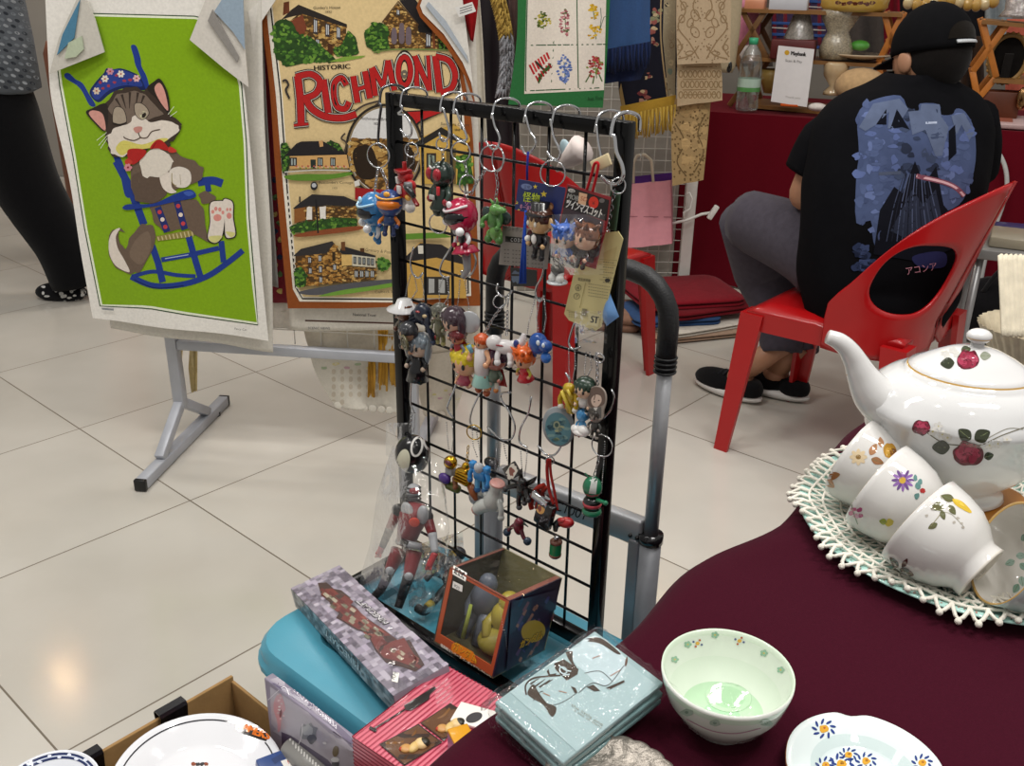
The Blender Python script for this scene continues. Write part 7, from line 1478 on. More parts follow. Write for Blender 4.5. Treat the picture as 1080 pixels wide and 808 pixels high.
A.sm([(445, 340), (455, 305), (490, 282), (540, 290), (570, 330), (572, 400), (540, 430), (470, 440), (440, 400)], '#6b564c'); A.sm([(470, 370), (500, 340), (540, 350), (548, 390), (520, 430), (490, 430), (470, 405)], '#d8bfae'); A.line([(500, 335), (490, 380)], 8, '#6b564c'); A.sm(oval(493, 395, 6, 5), '#4a3a34', False); A.sm(oval(527, 385, 6, 5), '#4a3a34', False); A.poly([(450, 445), (545, 435), (545, 520), (470, 530)], '#5b5a58'); A.poly([(485, 440), (520, 437), (505, 470)], '#d9d5cf'); mb.build('acrylic_plate', GLOSSP, t); chain([(629, 372), (630, 390), (630, 406)], t, False); ring(632, 378, 5, t)
f = chibi(614, 444, 'small blue figure sitting on a white cloud', 26, '#4f97c9', '#3f86bb', '#4f97c9', '#4f97c9', None, '#4f97c9', (0, 0, 0), headr=.26, face=False); f.put(f.mb('#e9e7e4').ell((-5, -2, -10), (7, 6, 5)).ell((4, -2, -9), (8, 6, 6)).ell((0, -3, -12), (10, 6, 4)), 'cloud'); f.put(f.mb('#8a4a1c').ell((-8, 1, -17), (2.4, 2, 4)).ell((-4, 1, -17), (2.4, 2, 4)), 'brown_feet')
f = chibi(628, 446, 'dark grey coated figure below the acrylic charm', 34, '#8a8078', '#3a3632', '#3a3a38', '#33322f', None, '#8f8880', (0, 0, 0), headr=.24)
f = Fig(589, 450, 'round tin badge printed with a hazy blue-green landscape', rot=(18, 0, 0), mat_=STEEL); mb = f.mb('#8f9599').lathe([(0, 2), (20, 2), (21, 0), (20, -2), (0, -2.6)], rot=Mx.Rotation(radians(90), 4, 'X'), seg=40, sx=.86, sy=1.1); A = Art(mb, hit_bvh(mb.bvh()), .0002, 4); A.Z = zm(560, 370, 7.35)
A.sm(oval(212, 605, 98, 128, -15), '#5d8a94')
for k in range(26): A.sm(blob(212 + random.uniform(-70, 70), 605 + random.uniform(-95, 95), 26, 13, .3, 9, k), random.choice(['#7fa3a0', '#3f6a78', '#a9b08a', '#4f7d8c', '#8a9a6a', '#2f525f']), False)
A.l += 1; A.sm(oval(200, 575, 26, 30), '#9aa58a'); A.sm(oval(200, 575, 15, 18), '#3f5a56'); mb.build('tin_disc', PAPER, f.t)
# --- fourth row
f = Fig(435, 479, 'glossy black ball with white oval eye shapes', rot=(-15, 0, 0)); mb = f.mb('#0d0d0f').ell((0, 0, 0), (19, 18, 21), seg=36, rings=24); A = Art(mb, hit_bvh(mb.bvh()), .0002, 3); A.Z = zm(400, 420, 4.04)
A.sm(oval(102, 272, 28, 55, 10), '#cfcdb6'); A.line(oval(160, 207, 22, 40, 12), 9, '#dedcd8', closed=True); A.line(oval(205, 195, 12, 30, -25, 14, 20, 240), 9, '#dedcd8'); mb.build('ball', GLOSSP, f.t); chain([(434, 436), (433, 448), (433, 460)], f.t, False); chain([(438, 436), (437, 450), (435, 460)], f.t)
pouch(407, 446, 434, 482, .004, 'crumpled clear plastic wad beside the black ball', 11, bul=.012, name='clear_wrap')
f = Fig(476, 498, 'gold-masked figure with purple and olive limbs'); f.ell('gold_head', (-1, 0, 11), (7.5, 7, 7.5), '#c9a032', m=GOLD); f.put(f.mb('#5a1f2a').ell((1, -5.5, 13), (5, 2, 3)), 'visor'); f.put(f.mb('#8f9094').box((-1, 0, 1), (10, 8, 8), None, None, 1.5), 'torso'); f.put(f.mb('#46287a').ell((-6, -4, -8), (8, 5, 6)), 'purple_shield'); f.put(f.mb('#55602a').box((2, 0, -17), (20, 8, 9), None, None, 3), 'base'); f.limbs('leg', [[(-4, 0, -6), (-6, -2, -14)], [(5, 0, -6), (8, -2, -14)]], '#7a4a2a', None, 3); chain([(471, 446), (472, 462), (474, 480)], f.t); chain([(477, 446), (478, 464), (476, 480)], f.t)
f = Fig(489, 503, 'shiny gold armoured torso charm', mat_=GOLD); f.put(f.mb('#c9a032').box((0, 0, 0), (20, 10, 15), None, Mx.Rotation(.12, 4, 'Y'), 3).box((2, -1, 9), (14, 9, 5), None, Mx.Rotation(-.2, 4, 'Y'), 2).ell((3, 0, 14), (4, 4, 4)), 'torso'); f.put(f.mb('#8a6a1c').box((0, -6, 0), (17, 1, 1.4)).box((0, -6, -4), (17, 1, 1.4)).box((1, -6, 4), (15, 1, 1.4)), 'grooves'); f.put(f.mb('#8a4a22').tube([V((9, 0, -6)), V((15, -1, -14)), V((19, -1, -20))], [4, 4, 2]), 'brown_leg', PLASTIC); chain([(494, 470), (493, 482), (492, 490)], f.t, False, col='#c9a84a'); ring(500, 456, 8, f.t, m=GOLD, col='#c9a84a')
f = Fig(507, 500, 'sky-blue robot figure with silver head', rot=(6, 0, 8)); Sb = '#2f86c9'; f.put(f.mb('#b9bcc0').ell((0, -2, 9), (5.5, 5, 6)), 'head'); f.put(f.mb(Sb).box((0, 0, 0), (15, 9, 13), None, None, 2).box((-9, 0, 9), (7, 7, 8), None, None, 1.5).box((9, 0, 8), (7, 7, 8), None, None, 1.5), 'torso'); f.limbs('arm', [[(-9, -1, 5), (-12, -3, -2), (-11, -5, -8)], [(9, -1, 4), (12, -3, -3), (11, -5, -9)]], Sb, '#1f5c94', 2.8); f.limbs('leg', [[(-4, 0, -6), (-5, -1, -13), (-5, -2, -20)], [(4, 0, -6), (5, -1, -13), (5, -2, -18)]], '#5aa6d6', '#1f5c94', 3.4); chain([(502, 452), (505, 470), (507, 486)], f.t); chain([(498, 452), (499, 470), (504, 484)], f.t)
f = Fig(518, 488, 'small black helmet charm behind the blue robot', off=.006); f.put(f.mb('#151517').ell((0, 0, 0), (9, 6, 6)).ell((5, -3, 1), (5, 4, 4), '#3a3a3e'), 'helmet')
f = Fig(521, 525, 'pale grey jar-shaped figure with pink ends, hanging head down', rot=(0, 14, 0)); f.put(f.mb('#b5b8b4').lathe([(0, 20), (7, 20), (8.5, 18), (6, 12), (8, 5), (11, -2), (9, -12), (7, -14), (0, -14)], seg=20), 'body'); f.put(f.mb('#c9948c').lathe([(0, 21), (7.5, 20.6), (8.5, 19), (7, 18.6)], seg=20), 'pink_cap'); f.put(f.mb('#bfc2bd').tube(curve3([V((-3, -2, -10)), V((-9, -4, -16)), V((-14, -5, -24))]), [8, 8, 8, 8, 8, 8, 7.5, 7.5, 7.5, 7, 7, 7, 6.5]).ell((-15, -5, -26), (6, 4, 5), '#c08a80'), 'lower_limb'); f.limbs('arm', [[(9, -2, 2), (15, -4, -4), (18, -5, -12)], [(-9, -2, -2), (-15, 2, -4), (-20, 3, -9)]], '#a9aca8', None, 3.4); chain([(524, 468), (523, 484), (522, 498)], f.t); chain([(528, 468), (527, 486), (525, 498)], f.t)
t = thing('photo_charm', 'white-framed square charm with a small brown picture', 'key chain', G(540, 497), None, CG); mb = MB('#1d1b1b').box(G(540, 497, .024), (.026, .003, .018), None, fr(0, -42), .001); A = Art(mb, hit_bvh(mb.bvh()), .0002, 4); A.Z = zm(520, 420, 4.04); A.poly([(80, 275), (118, 290), (80, 352), (44, 334)], '#e6e0d2'); A.sm(blob(80, 312, 11, 20, .3, 12, 2), '#8a4a3c'); mb.build('frame_plate', GLOSSP, t); chain([(531, 466), (533, 478), (536, 488)], t)
f = Fig(551, 518, 'black spiky winged figure with silver joints', rot=(0, 0, 0)); Kb = '#161616'; f.put(f.mb(Kb).ell((0, 0, 3), (7, 6, 9)).ell((2, -3, 12), (5, 5, 5)), 'body'); f.put(f.mb('#1f1e1a').tube([V((3, 2, 8)), V((12, 3, 16)), V((16, 3, 22))], [3, 2.5, .6]).tube([V((-3, 2, 8)), V((-6, 3, 18)), V((-4, 3, 24))], [3, 2.5, .6]).tube([V((4, 2, 2)), V((16, 2, 4)), V((20, 2, 10))], [3, 2.5, .8]), 'wings'); f.limbs('arm', [[(-6, -2, 5), (-14, -4, 1), (-20, -4, -4)], [(6, -2, 3), (12, -4, -4)]], Kb, '#2b2b2e', 3); f.limbs('leg', [[(-3, 0, -4), (-4, -1, -12), (-3, -1, -20)], [(3, 0, -4), (4, -1, -12)]], Kb, '#4a4a4e', 3); chain([(549, 472), (550, 488), (551, 504)], f.t); chain([(556, 474), (555, 490), (553, 504)], f.t)
f = Fig(547, 557, 'dark red dragon-like figure with navy claws', rot=(0, 0, 0)); f.put(f.mb('#6a1a2c').ell((0, 0, 2), (6, 5, 10)).ell((3, -3, 10), (5, 4, 4)), 'body'); f.limbs('arm', [[(-4, -1, 3), (-10, -2, -4), (-14, -2, -10)], [(4, -1, 0), (9, -2, -7), (14, -2, -9)]], '#5a1a2a', '#26364a', 2.4, tr=1.9); f.put(f.mb('#8a7f70').tube([V((-4, -3, 0)), V((-16, -3, -4))], [1, .4]).tube([V((5, 1, 8)), V((12, 1, 6))], [1.6, .5], '#3a4a44'), 'spear')
t = thing('character_keychain', 'black lighter-shaped charm with orange emblem on a red cord', 'key chain', G(576, 540), None, CG); R_ = fr(-4, 14); MB('#131214').box(G(575, 542, .024), (.024, .009, .036), None, R_, .0015).build('lighter_body', GLOSSP, t); c_ = G(571, 526, .024)
mb = MB('#b9bbbe').box(c_, (.026, .010, .011), None, R_, .0015); mb.build('silver_cap', CHROME, t); mb = MB('#141315').box(G(575, 542, .0242), (.0242, .0092, .030), None, R_, .001); A = Art(mb, hit_bvh(mb.bvh()), .0002, 4); A.Z = zm(520, 420, 4.04); A.sm(oval(202, 468, 19, 26, -12), '#d9a45a'); A.sm(blob(200, 470, 8, 14, .3, 10, 3), '#8a3018'); A.text('JET', 205, 515, 9, '#8f9098', -14); A.text('BLACK', 200, 528, 9, '#8f9098', -14); mb.build('emblem_panel', GLOSSP, t)
mb = MB('#9c2a26'); mb.tube(curve3([G(x, y, .022) for x, y in ((578, 484), (577, 496), (579, 516), (584, 532))]), .0021, seg=6).tube(curve3([G(x, y, .020) for x, y in ((580, 484), (581, 500), (585, 520), (588, 538))]), .0017, seg=6); mb.build('red_cord', KNIT, t); mb = MB('#8f2a1f'); mb.tube(curve3([G(x, y, .018) for x, y in ((574, 512), (566, 516), (560, 530), (561, 537))]), .0034, seg=6).tube(curve3([G(x, y, .017) for x, y in ((576, 514), (570, 522), (566, 536))]), .003, seg=6); mb.build('red_wing', KNIT, t); MB('#c4c6c9').torus(G(580, 486, .02), .005, .0009, fr(50).to_3x3() @ V((0, -1, 0)), seg=18, ms=5).build('key_ring', CHROME, t)
f = Fig(594, 551, 'red glove charm on a black swivel', rot=(0, -20, 0)); f.put(f.mb('#a81f22').ell((4, 0, 0), (10, 6, 6)).ell((2, -4, 4), (5, 3, 3)), 'glove'); f.put(f.mb('#17171a').tube([V((-4, 0, 0)), V((-11, 0, -3)), V((-14, 0, -10))], [5, 4, 2.5]), 'swivel')
f = Fig(586, 578, 'green barrel charm with brown ends', rot=(0, 3, 0)); f.put(f.mb('#1f7a4a').lathe([(6.2, -7), (6.4, 0), (6.2, 7)], seg=20), 'barrel'); f.put(f.mb('#6a4030').lathe([(0, 10), (5, 10), (6.5, 8.5), (6.6, 6.6), (6, 6.5)], seg=20).lathe([(6, -6.5), (6.6, -6.6), (6.5, -9), (5, -11), (0, -11)], seg=20), 'brown_ends'); f.put(f.mb('#b9bbbe').ell((0, 0, 12.5), (3, 3, 2.5)), 'silver_cap', CHROME)
f = Fig(625, 524, 'green striped helmet bust figure with red collar', rot=(-10, 0, 0)); mb = f.mb('#1d6b4a').ell((-1, 0, 11), (10.5, 10, 12), seg=24, rings=14); A = Art(mb, hit_bvh(mb.bvh()), .0002, 4); A.Z = zm(520, 420, 4.04); A.poly([(425, 325), (448, 322), (438, 410), (408, 405)], '#b9bdb9'); A.line([(385, 408), (420, 418), (455, 412)], 7, '#a3424a'); A.sm([(392, 420), (415, 425), (412, 440), (395, 436)], '#123a2c', False); A.sm([(430, 425), (450, 420), (448, 436), (430, 440)], '#123a2c', False); mb.build('helmet', GLOSSP, f.t)
f.put(f.mb('#1b1d1e').lathe([(0, 0), (7, 0), (9.5, -4), (9, -14), (0, -14)], seg=20), 'torso'); f.put(f.mb('#a83a44').lathe([(8.6, -5.5), (10.2, -6.5), (10, -9.5), (8.6, -10)], seg=20), 'collar'); f.put(f.mb('#1d6b4a').lathe([(0, -13), (9, -13), (10.5, -17), (10, -19), (0, -19)], seg=20), 'base'); f.limbs('arm', [[(8, -1, 0), (14, -2, 2), (21, -2, 3)]], '#1d6b4a', None, 2.4); f.limbs('antenna', [[(-5, -3, 22), (-8, -4, 25)], [(5, -3, 22), (8, -4, 25)]], '#1d6b4a', None, .9); ring(635, 470, 12, f.t, yaw=10); chain([(632, 482), (629, 494), (627, 502)], f.t, False); chain([(638, 466), (637, 486), (634, 522)], f.t)
tag(MB('#b9bcc0').ell(G(503, 524, .006), (.011, .008, .012)).ell(G(511, 520, .006), (.006, .006, .007)).build('silver_charm', STEEL), 'dull silver nugget charm beside the pale grey jar figure', 'key chain', CG)

# ================================================================== BAGGED ACTION FIGURES on the lid
LZ = .4305
def L3(u, v, b): return Pl(u, v, W(0, b), E2)        # a place on the upright plane b deep into the stall
fo_ = Zp(400, 630, LZ); bf = E2.dot(fo_ - O0); bh = FB - .035
def LF(u, v, d=0.):     # leaning plane from the feet up to the grid
    n = (E2 * .145 + V((0, 0, (bh - bf) * -1.))).normalized(); return Pl(u, v, fo_ - n * d, n)
t = thing('action_figure', 'red, silver and black armoured action figure sealed in a clear bag on the lid', 'figure', fo_)
RD_, SV, BK_ = '#7d1f26', '#a6a9ad', '#1a191b'; km = (LF(430, 570) - CP).length / FPX
def fig_part(name, pts, rs, col, m=PLASTIC, d=.006, extra=None):
    mb = MB(col); q_ = curve3([LF(u, v, d + (dd or 0)) for u, v, dd in pts], 5); n = len(q_); R2 = []
    for i in range(n): f = i / (n - 1) * (len(rs) - 1); k = min(int(f), len(rs) - 2); R2.append((rs[k] + (rs[k + 1] - rs[k]) * (f - k)) * km)
    mb.tube(q_, R2, None, 10)
    if extra: extra(mb)
    mb.build(name, m, t)
mb = MB(SV).ell(LF(436, 519, .012), (7.5 * km, 7.5 * km, 9.5 * km))
for k in range(4): mb.torus(LF(436, 514 + 4 * k, .012), 7.6 * km, 1. * km, (0, .3, 1), BK_, 18, 5)
mb.build('helmet', GLOSSP, t); MB('#8f2028').ell(LF(437, 518, .018), (5.5 * km, 3 * km, 3.5 * km)).build('visor', GLOSSP, t)
mb = MB(RD_).tube([LF(440, 530, .008), LF(436, 545, .01), LF(431, 560, .008), LF(428, 572, .006)], [9 * km, 15 * km, 12 * km, 10 * km], None, 14); mb.build('torso', PLASTIC, t)
MB(SV).ell(LF(430, 541, .020), (9 * km, 5 * km, 12 * km), None, fr(0, -12)).ell(LF(446, 543, .019), (7 * km, 5 * km, 11 * km), None, fr(0, 10)).build('breast_plate', GLOSSP, t)
tag(MB('#e0452c').ell(LF(437, 551, .027), (5.5 * km, 1.2 * km, 5.5 * km)).build('price_sticker', PAPER), 'round orange price sticker on the bagged red action figure', 'sticker')
MB('#8f9195').tube([LF(420, 571, .012), LF(430, 574, .02), LF(444, 577, .012)], 4 * km, None, 8).box(LF(427, 573, .022), (.013, .005, .009), BK_, FACE.to_4x4(), .001).build('belt', GLOSSP, t)
for sx, (sh, el, wr_, hd) in ((-1, ((420, 538, 0), (411, 558, .002), (403, 577, .006), (399, 585, .008))), (1, ((450, 545, 0), (456, 563, .002), (459, 583, .006), (452, 598, .01)))):
    fig_part('upper_arm', [sh, el], [6, 4.6], RD_, extra=lambda m: m.ell(LF(sh[0], sh[1], .008), (7 * km, 6 * km, 7 * km), BK_)); fig_part('forearm', [el, wr_], [4.8, 3.6], BK_ if sx < 0 else SV)
    fig_part('fist', [wr_, hd], [3.4, 3.4], '#b0252c', extra=lambda m: [m.tube([LF(hd[0] + k * 1.2 - 2, hd[1], .014), LF(hd[0] + k * 1.2 - 3, hd[1] + 3, .016)], 1. * km, None, 5) for k in range(4)] + [m.tube([LF(hd[0] + 3, hd[1] - 1, .013), LF(hd[0] + 2, hd[1] + 3, .018)], 1.1 * km, None, 5)])
for hp_, kn, an, toe in (((421, 580, 0), (411, 602, .004), (402, 622, .004), (393, 631, .010)), ((437, 582, 0), (431, 608, .010), (423, 632, .012), (420, 641, .016))):
    fig_part('thigh', [hp_, kn], [8.6, 6], RD_); fig_part('shin', [kn, an], [6, 4.6], BK_); MB(SV).ell(LF(kn[0], kn[1], .020 + kn[2]), (4.6 * km, 3 * km, 4.6 * km)).build('knee_guard', GLOSSP, t); fig_part('boot', [an, toe], [4.6, 4.2], BK_)
# its bag
mb = MB()
def bagf(u, v):
    L_ = [(414, 470), (398, 520), (390, 575), (376, 620), (388, 640)]; R_ = [(462, 486), (470, 520), (474, 560), (470, 600), (452, 648)]
    k = v * 4; i = min(3, int(k)); f = k - i; a = (L_[i][0] + (L_[i + 1][0] - L_[i][0]) * f, L_[i][1] + (L_[i + 1][1] - L_[i][1]) * f); b = (R_[i][0] + (R_[i + 1][0] - R_[i][0]) * f, R_[i][1] + (R_[i + 1][1] - R_[i][1]) * f)
    return LF(a[0] + (b[0] - a[0]) * u, a[1] + (b[1] - a[1]) * u, .004 + .030 * sin(pi * u) ** .7 * min(1, v * 3 + .2) * min(1, (1 - v) * 4 + .25) + .007 * noise.noise(V((u * 5, v * 7, 2.2))))
mb.grid(bagf, 40, 50); tag(mb.build('clear_bag', BAG), 'clear plastic bag around the red action figure, leaning on the grid', 'bag')
# dark figure in a second bag beside it
t = thing('action_figure', 'black-booted figure in a clear bag beside the orange-edged window box', 'figure', Zp(462, 640, LZ))
def BF(u, v, h=0.): return Zp(u, v, LZ + .012 + h)
MB(BK_).tube(curve3([BF(440, 641), BF(447, 645), BF(452, 641, .004)]), 4.6 * km, None, 10).build('boot', PLASTIC, t); MB('#b59a3a').tube([BF(451, 641, .003), BF(455, 637, .003)], 5 * km, None, 10).build('boot_cuff', PLASTIC, t); MB(BK_).tube(curve3([BF(455, 637), BF(464, 627, .006), BF(474, 616, .012)]), 4.4 * km, None, 10).build('leg', PLASTIC, t)
MB('#3c3e42').tube(curve3([BF(474, 616, .012), BF(478, 603, .02), BF(478, 590, .028)]), [7 * km] * 5 + [9 * km] * 8, None, 12).build('torso', PLASTIC, t); MB('#2c2d31').ell(BF(482, 584, .034), (10 * km, 8 * km, 8 * km)).build('head', GLOSSP, t); MB('#b59a3a').box(BF(477, 586, .036), (.010, .004, .012), None, fr(0, 30), .001).build('yellow_crest', PLASTIC, t)
MB('#4a4c50').tube(curve3([BF(470, 610, .016), BF(458, 604, .02), BF(449, 611, .016)]), 3.6 * km, None, 8).build('arm', PLASTIC, t)
mb = MB(); mb.grid(lambda u, v: BF(428 + 60 * u + 4 * v, 578 + 74 * v - 18 * u, .030 * sin(pi * u) * sin(pi * v) + .008 + .010 * noise.noise(V((u * 5, v * 5, 7))) + .03 * (1 - v)), 36, 36); tag(mb.build('clear_bag', film('aqua_bag', (.93, .98, .97), .10)), 'greenish clear bag lying around the black-booted figure', 'bag')

# ================================================================== SEATED PERSON in the red chair
t = thing('person', 'seated person in black cap, black printed T-shirt and charcoal trousers, seen from behind', 'person', (.93, 2.45, 0))
PANT, SHIRT, SKN = '#45414a', '#0d0d10', '#a97c60'
SHIRTM = mat('tshirt_cotton', .95, noise_s=40, noise_a=.12, bump=.3, bump_s=40, spec=.08)
def pant(pts, rs): mb = MB(PANT); limb(mb, pts, rs, 18); mb.build('trouser_leg', KNIT, t)
kn = Yp(789, 232, 2.78); an = Zp(824, 372, .17)
pant([(.86, 2.48, .53), V((.80, 2.58, .56)), kn], [.115, .105, .088]); pant([kn + V((0, -.01, .01)), Zp(806, 284, .40), Zp(823, 330, .28), an], [.09, .096, .078, .062])
pant([(.99, 2.50, .52), (.97, 2.72, .54), (.95, 2.88, .52)], [.11, .10, .085]); pant([(.95, 2.88, .51), (.90, 2.86, .32), Zp(842, 372, .16)], [.085, .08, .062])
MB(PANT).ell((.93, 2.45, .53), (.175, .15, .10)).build('trouser_seat', KNIT, t)
for k, (a0, heel, toe) in enumerate(((an, (795, 416), (742, 398)), (Zp(842, 372, .16), (834, 412), (796, 402)))):
    h, o_ = Zp(*heel, .03), Zp(*toe, .03); d = (o_ - h).normalized(); mid = (h + o_) / 2; ang = math.atan2(d.y, d.x); Rz = Mx.Rotation(ang, 4, 'Z'); L_ = max((o_ - h).length, .2) / 2 + .025
    MB(SKN).tube([a0 + V((0, 0, .03)), h + d * .06 + V((0, 0, .05))], [.038, .034], None, 14).ell(h + d * .055 + V((0, 0, .045)), (.042, .034, .032)).build('ankle', SKIN, t)
    MB('#d5d3ce').ell(mid + V((0, 0, -.012)), (L_, .046, .022), None, Rz, 24, 8, zmin=-.75, zmax=.8).build('shoe_sole', PLASTIC, t)
    mb = MB('#141416'); mb.ell(mid + d * L_ * .25 + V((0, 0, .008)), (L_ * .74, .044, .040), None, Rz, 22, 10, zmin=-.3).ell(mid - d * L_ * .55 + V((0, 0, .014)), (L_ * .42, .042, .042), None, Rz, 18, 8, zmin=-.4, zmax=.6)
    for q_ in range(4): c_ = mid + d * (L_ * (.05 + .15 * q_)) + V((0, 0, .046 - q_ * .004)); n_ = V((-d.y, d.x, 0)); mb.tube([c_ - n_ * .025, c_ + V((0, 0, .006)), c_ + n_ * .025], .0035, '#26262a', 6)
    mb.build('shoe', KNIT, t)
RX = V((.955, .296, 0)); FX = V((-.296, .955, 0))
sec = [(924, 338, 2.40, 66, .135), (926, 318, 2.40, 76, .145), (930, 285, 2.41, 82, .145), (938, 235, 2.43, 90, .14), (945, 190, 2.46, 94, .14), (951, 150, 2.49, 93, .135), (956, 122, 2.51, 88, .12), (961, 100, 2.525, 70, .095), (965, 88, 2.535, 46, .075), (968, 77, 2.54, 27, .062)]
def section(q_):
    n = len(sec) - 1; k = min(int(q_ * n), n - 1); f = q_ * n - k; pp = [sec[min(max(k + j, 0), n)] for j in (-1, 0, 1, 2)]
    return [.5 * (2 * b + (c_ - a) * f + (2 * a - 5 * b + 4 * c_ - d) * f * f + (3 * b - a - 3 * c_ + d) * f ** 3) for a, b, c_, d in zip(*pp)]
def tor(u, v):
    x, y, dy, hw, dp_ = section(v); c = Yp(x, y, dy); r = hw / FPX * (c - CP).length; a = 2 * pi * u; e = .82
    cx, sy = math.copysign(abs(cos(a)) ** e, cos(a)), math.copysign(abs(sin(a)) ** e, sin(a)); w_ = .007 * noise.noise(V((cos(a) * 2.2, sin(a) * 2.2, v * 7))) + .004 * sin(v * 26 + cos(a) * 5) * (1 - v)
    return c + RX * (cx * (r + w_)) + FX * (sy * (dp_ + w_))
mb = MB(SHIRT); mb.grid(tor, 64, 60)
A = Art(mb, hit_bvh(mb.bvh()), .0012, 7); A.Z = zm(880, 80, 3.67); rq = random.Random(12)
mist = [(88, 170), (110, 120), (170, 88), (255, 78), (285, 130), (325, 135), (330, 108), (405, 112), (410, 150), (455, 150), (470, 128), (505, 140), (540, 210), (545, 330), (520, 430), (480, 500), (400, 540), (330, 600), (190, 690), (150, 640), (140, 560), (85, 570), (84, 400), (95, 300)]
A.sm(mist, '#465273', n=3)
for k in range(230):
    x, y = rq.uniform(85, 540), rq.uniform(110, 660)
    if inside((x, y), mist): A.sm(blob(x, y, rq.uniform(8, 26), rq.uniform(7, 22), .35, 9, k), rq.choice(['#4e5b7f', '#566490', '#414c6c', '#606e98', '#4a5678'] if x < 250 or x > 400 else ['#2a3042', '#353e55', '#3f4962']), False); A.l += .15
for q_ in ([(95, 200), (150, 110), (250, 90), (285, 130), (240, 200), (205, 205), (210, 140), (160, 190), (120, 215)], [(285, 140), (330, 135), (335, 110), (405, 112), (412, 160), (440, 200), (415, 310), (390, 312), (350, 210), (300, 230)], [(450, 155), (500, 145), (540, 220), (520, 250), (490, 190), (470, 230)]): A.poly(q_, '#5a657f', False)
A.l += 1
for q_ in ([(215, 205), (240, 130), (290, 210), (262, 200)], [(160, 190), (200, 130), (200, 190)], [(440, 215), (465, 190), (470, 300), (440, 330)]): A.poly(q_, '#10121a', False)
A.l += 1; A.poly([(350, 180), (395, 178), (395, 186), (352, 188)], '#a9b3c9'); A.poly([(150, 690), (175, 520), (230, 430), (262, 455), (310, 330), (345, 420), (392, 350), (420, 500), (470, 560), (480, 660), (330, 720)], '#14151d'); A.poly([(215, 600), (300, 440), (340, 500), (390, 440), (420, 580), (320, 650)], '#2b3040')
for k in range(12): A.line([(200 + k * 20, 640), (230 + k * 14, 500), (270 + k * 8, 380)], 4, ['#3b4256', '#1d202b', '#4d5670'][k % 3], False, curve=True)
A.l += 1; A.line([(170, 380), (255, 375)], 13, '#4a5266'); A.line([(315, 388), (420, 412), (470, 435), (500, 465)], 19, '#7d4a58', curve=True); A.line([(315, 388), (420, 412), (470, 435), (500, 465)], 9, '#d3aab0', curve=True)
for k in range(16): A.sm(blob(rq.uniform(70, 150), rq.uniform(650, 770), 20, 16, .3, 9, k), rq.choice(['#2c3550', '#1e2438', '#3b4668']), False)
A.sm([(300, 700), (380, 680), (430, 690), (420, 740), (330, 740)], '#2a2c52'); A.text('アコンア', 275, 770, 26, '#c58a98', -10, w=122)
mb.build('tshirt', SHIRTM, t)
def sleeve(pts, rs): mb = MB(SHIRT); limb(mb, pts, rs, 18); mb.build('sleeve', SHIRTM, t)
s0, s1 = Yp(906, 128, 2.5), Yp(857, 186, 2.52); e0 = Yp(850, 205, 2.54); sleeve([s0, s0.lerp(s1, .5) + V((-.012, 0, .01)), s1], [.062, .086, .078])
def arm(el, hand, nm='forearm'):
    mb = MB(SKN); limb(mb, [el + V((.006, -.01, .045)), el, el.lerp(hand, .5), hand], [.044, .044, .038, .028], 14); mb.build(nm, SKIN, t)
    d = (hand - el).normalized(); sd = d.cross(V((0, 0, 1))).normalized(); mb = MB(SKN); c_ = hand + d * .045; mb.ell(c_, (.042, .042, .018), seg=16)
    for k in range(4): b_ = c_ + d * .032 + sd * (k - 1.5) * .017; mb.tube(curve3([b_, b_ + d * .03, b_ + d * (.050 - abs(k - 1.4) * .006) - V((0, 0, .02))]), .008, None, 8)
    mb.tube(curve3([c_ + sd * -.034, c_ + sd * -.052 + d * .02, c_ + sd * -.045 + d * .045 - V((0, 0, .012))]), .0095, None, 8); mb.build('hand', SKIN, t)
arm(e0, V((.90, 2.80, .70))); s0, s1 = Yp(1018, 128, 2.56), Yp(1024, 180, 2.64); sleeve([s0, s0.lerp(s1, .5) + V((.01, 0, 0)), s1], [.08, .074, .07]); arm(s1 + V((-.01, .03, -.03)), V((1.02, 2.92, .71)))
# head, hair, cap
hc = Yp(981, 55, 2.56); Rh = Mx.Rotation(radians(24), 4, 'Z') @ Mx.Rotation(radians(-12), 4, 'X')
def HP(x, y, z): return hc + Rh.to_3x3() @ V((x, y, z))
mb = MB(SKN); mb.tube([Yp(968, 84, 2.545), hc + V((-.01, .0, -.05))], [.058, .054], None, 18).ell(hc + V((0, 0, -.01)), (.078, .098, .108), None, Rh, 26, 18).ell(HP(0, .062, -.062), (.056, .05, .05)).ell(HP(0, .105, -.012), (.014, .02, .02))
for sx in (-1, 1): mb.ell(HP(sx * .081, .005, -.022), (.010, .022, .029), None, Rh)
mb.build('head', SKIN, t); MB('#2a1a18').ell(HP(-.03, .092, .01), (.012, .006, .006)).ell(HP(.03, .092, .01), (.012, .006, .006)).ell(HP(0, .1, -.055), (.022, .006, .005), '#8a5248').build('face_features', SKIN, t)
MB('#141110').ell(HP(0, -.023, -.013), (.079, .083, .087), None, Rh, 26, 16).build('hair', KNIT, t)
mb = MB('#101012'); mb.ell(HP(0, -.006, .012), (.089, .108, .108), None, Rh, 36, 14, zmin=-.12); mb.ell(HP(0, -.006, .120), (.008, .008, .004)); mb.build('cap_crown', SHIRTM, t)
mb = MB('#101012'); mb.prism([(x * .078, .085 + .075 * sqrt(max(0, 1 - x * x))) for x in [-1 + .1 * i for i in range(21)]] + [(.07, .06), (-.07, .06)], lambda x, y, h: HP(x, y, .002 - .25 * (y - .06) * 1 - 2.2 * x * x + h), .004); mb.build('cap_brim', SHIRTM, t)
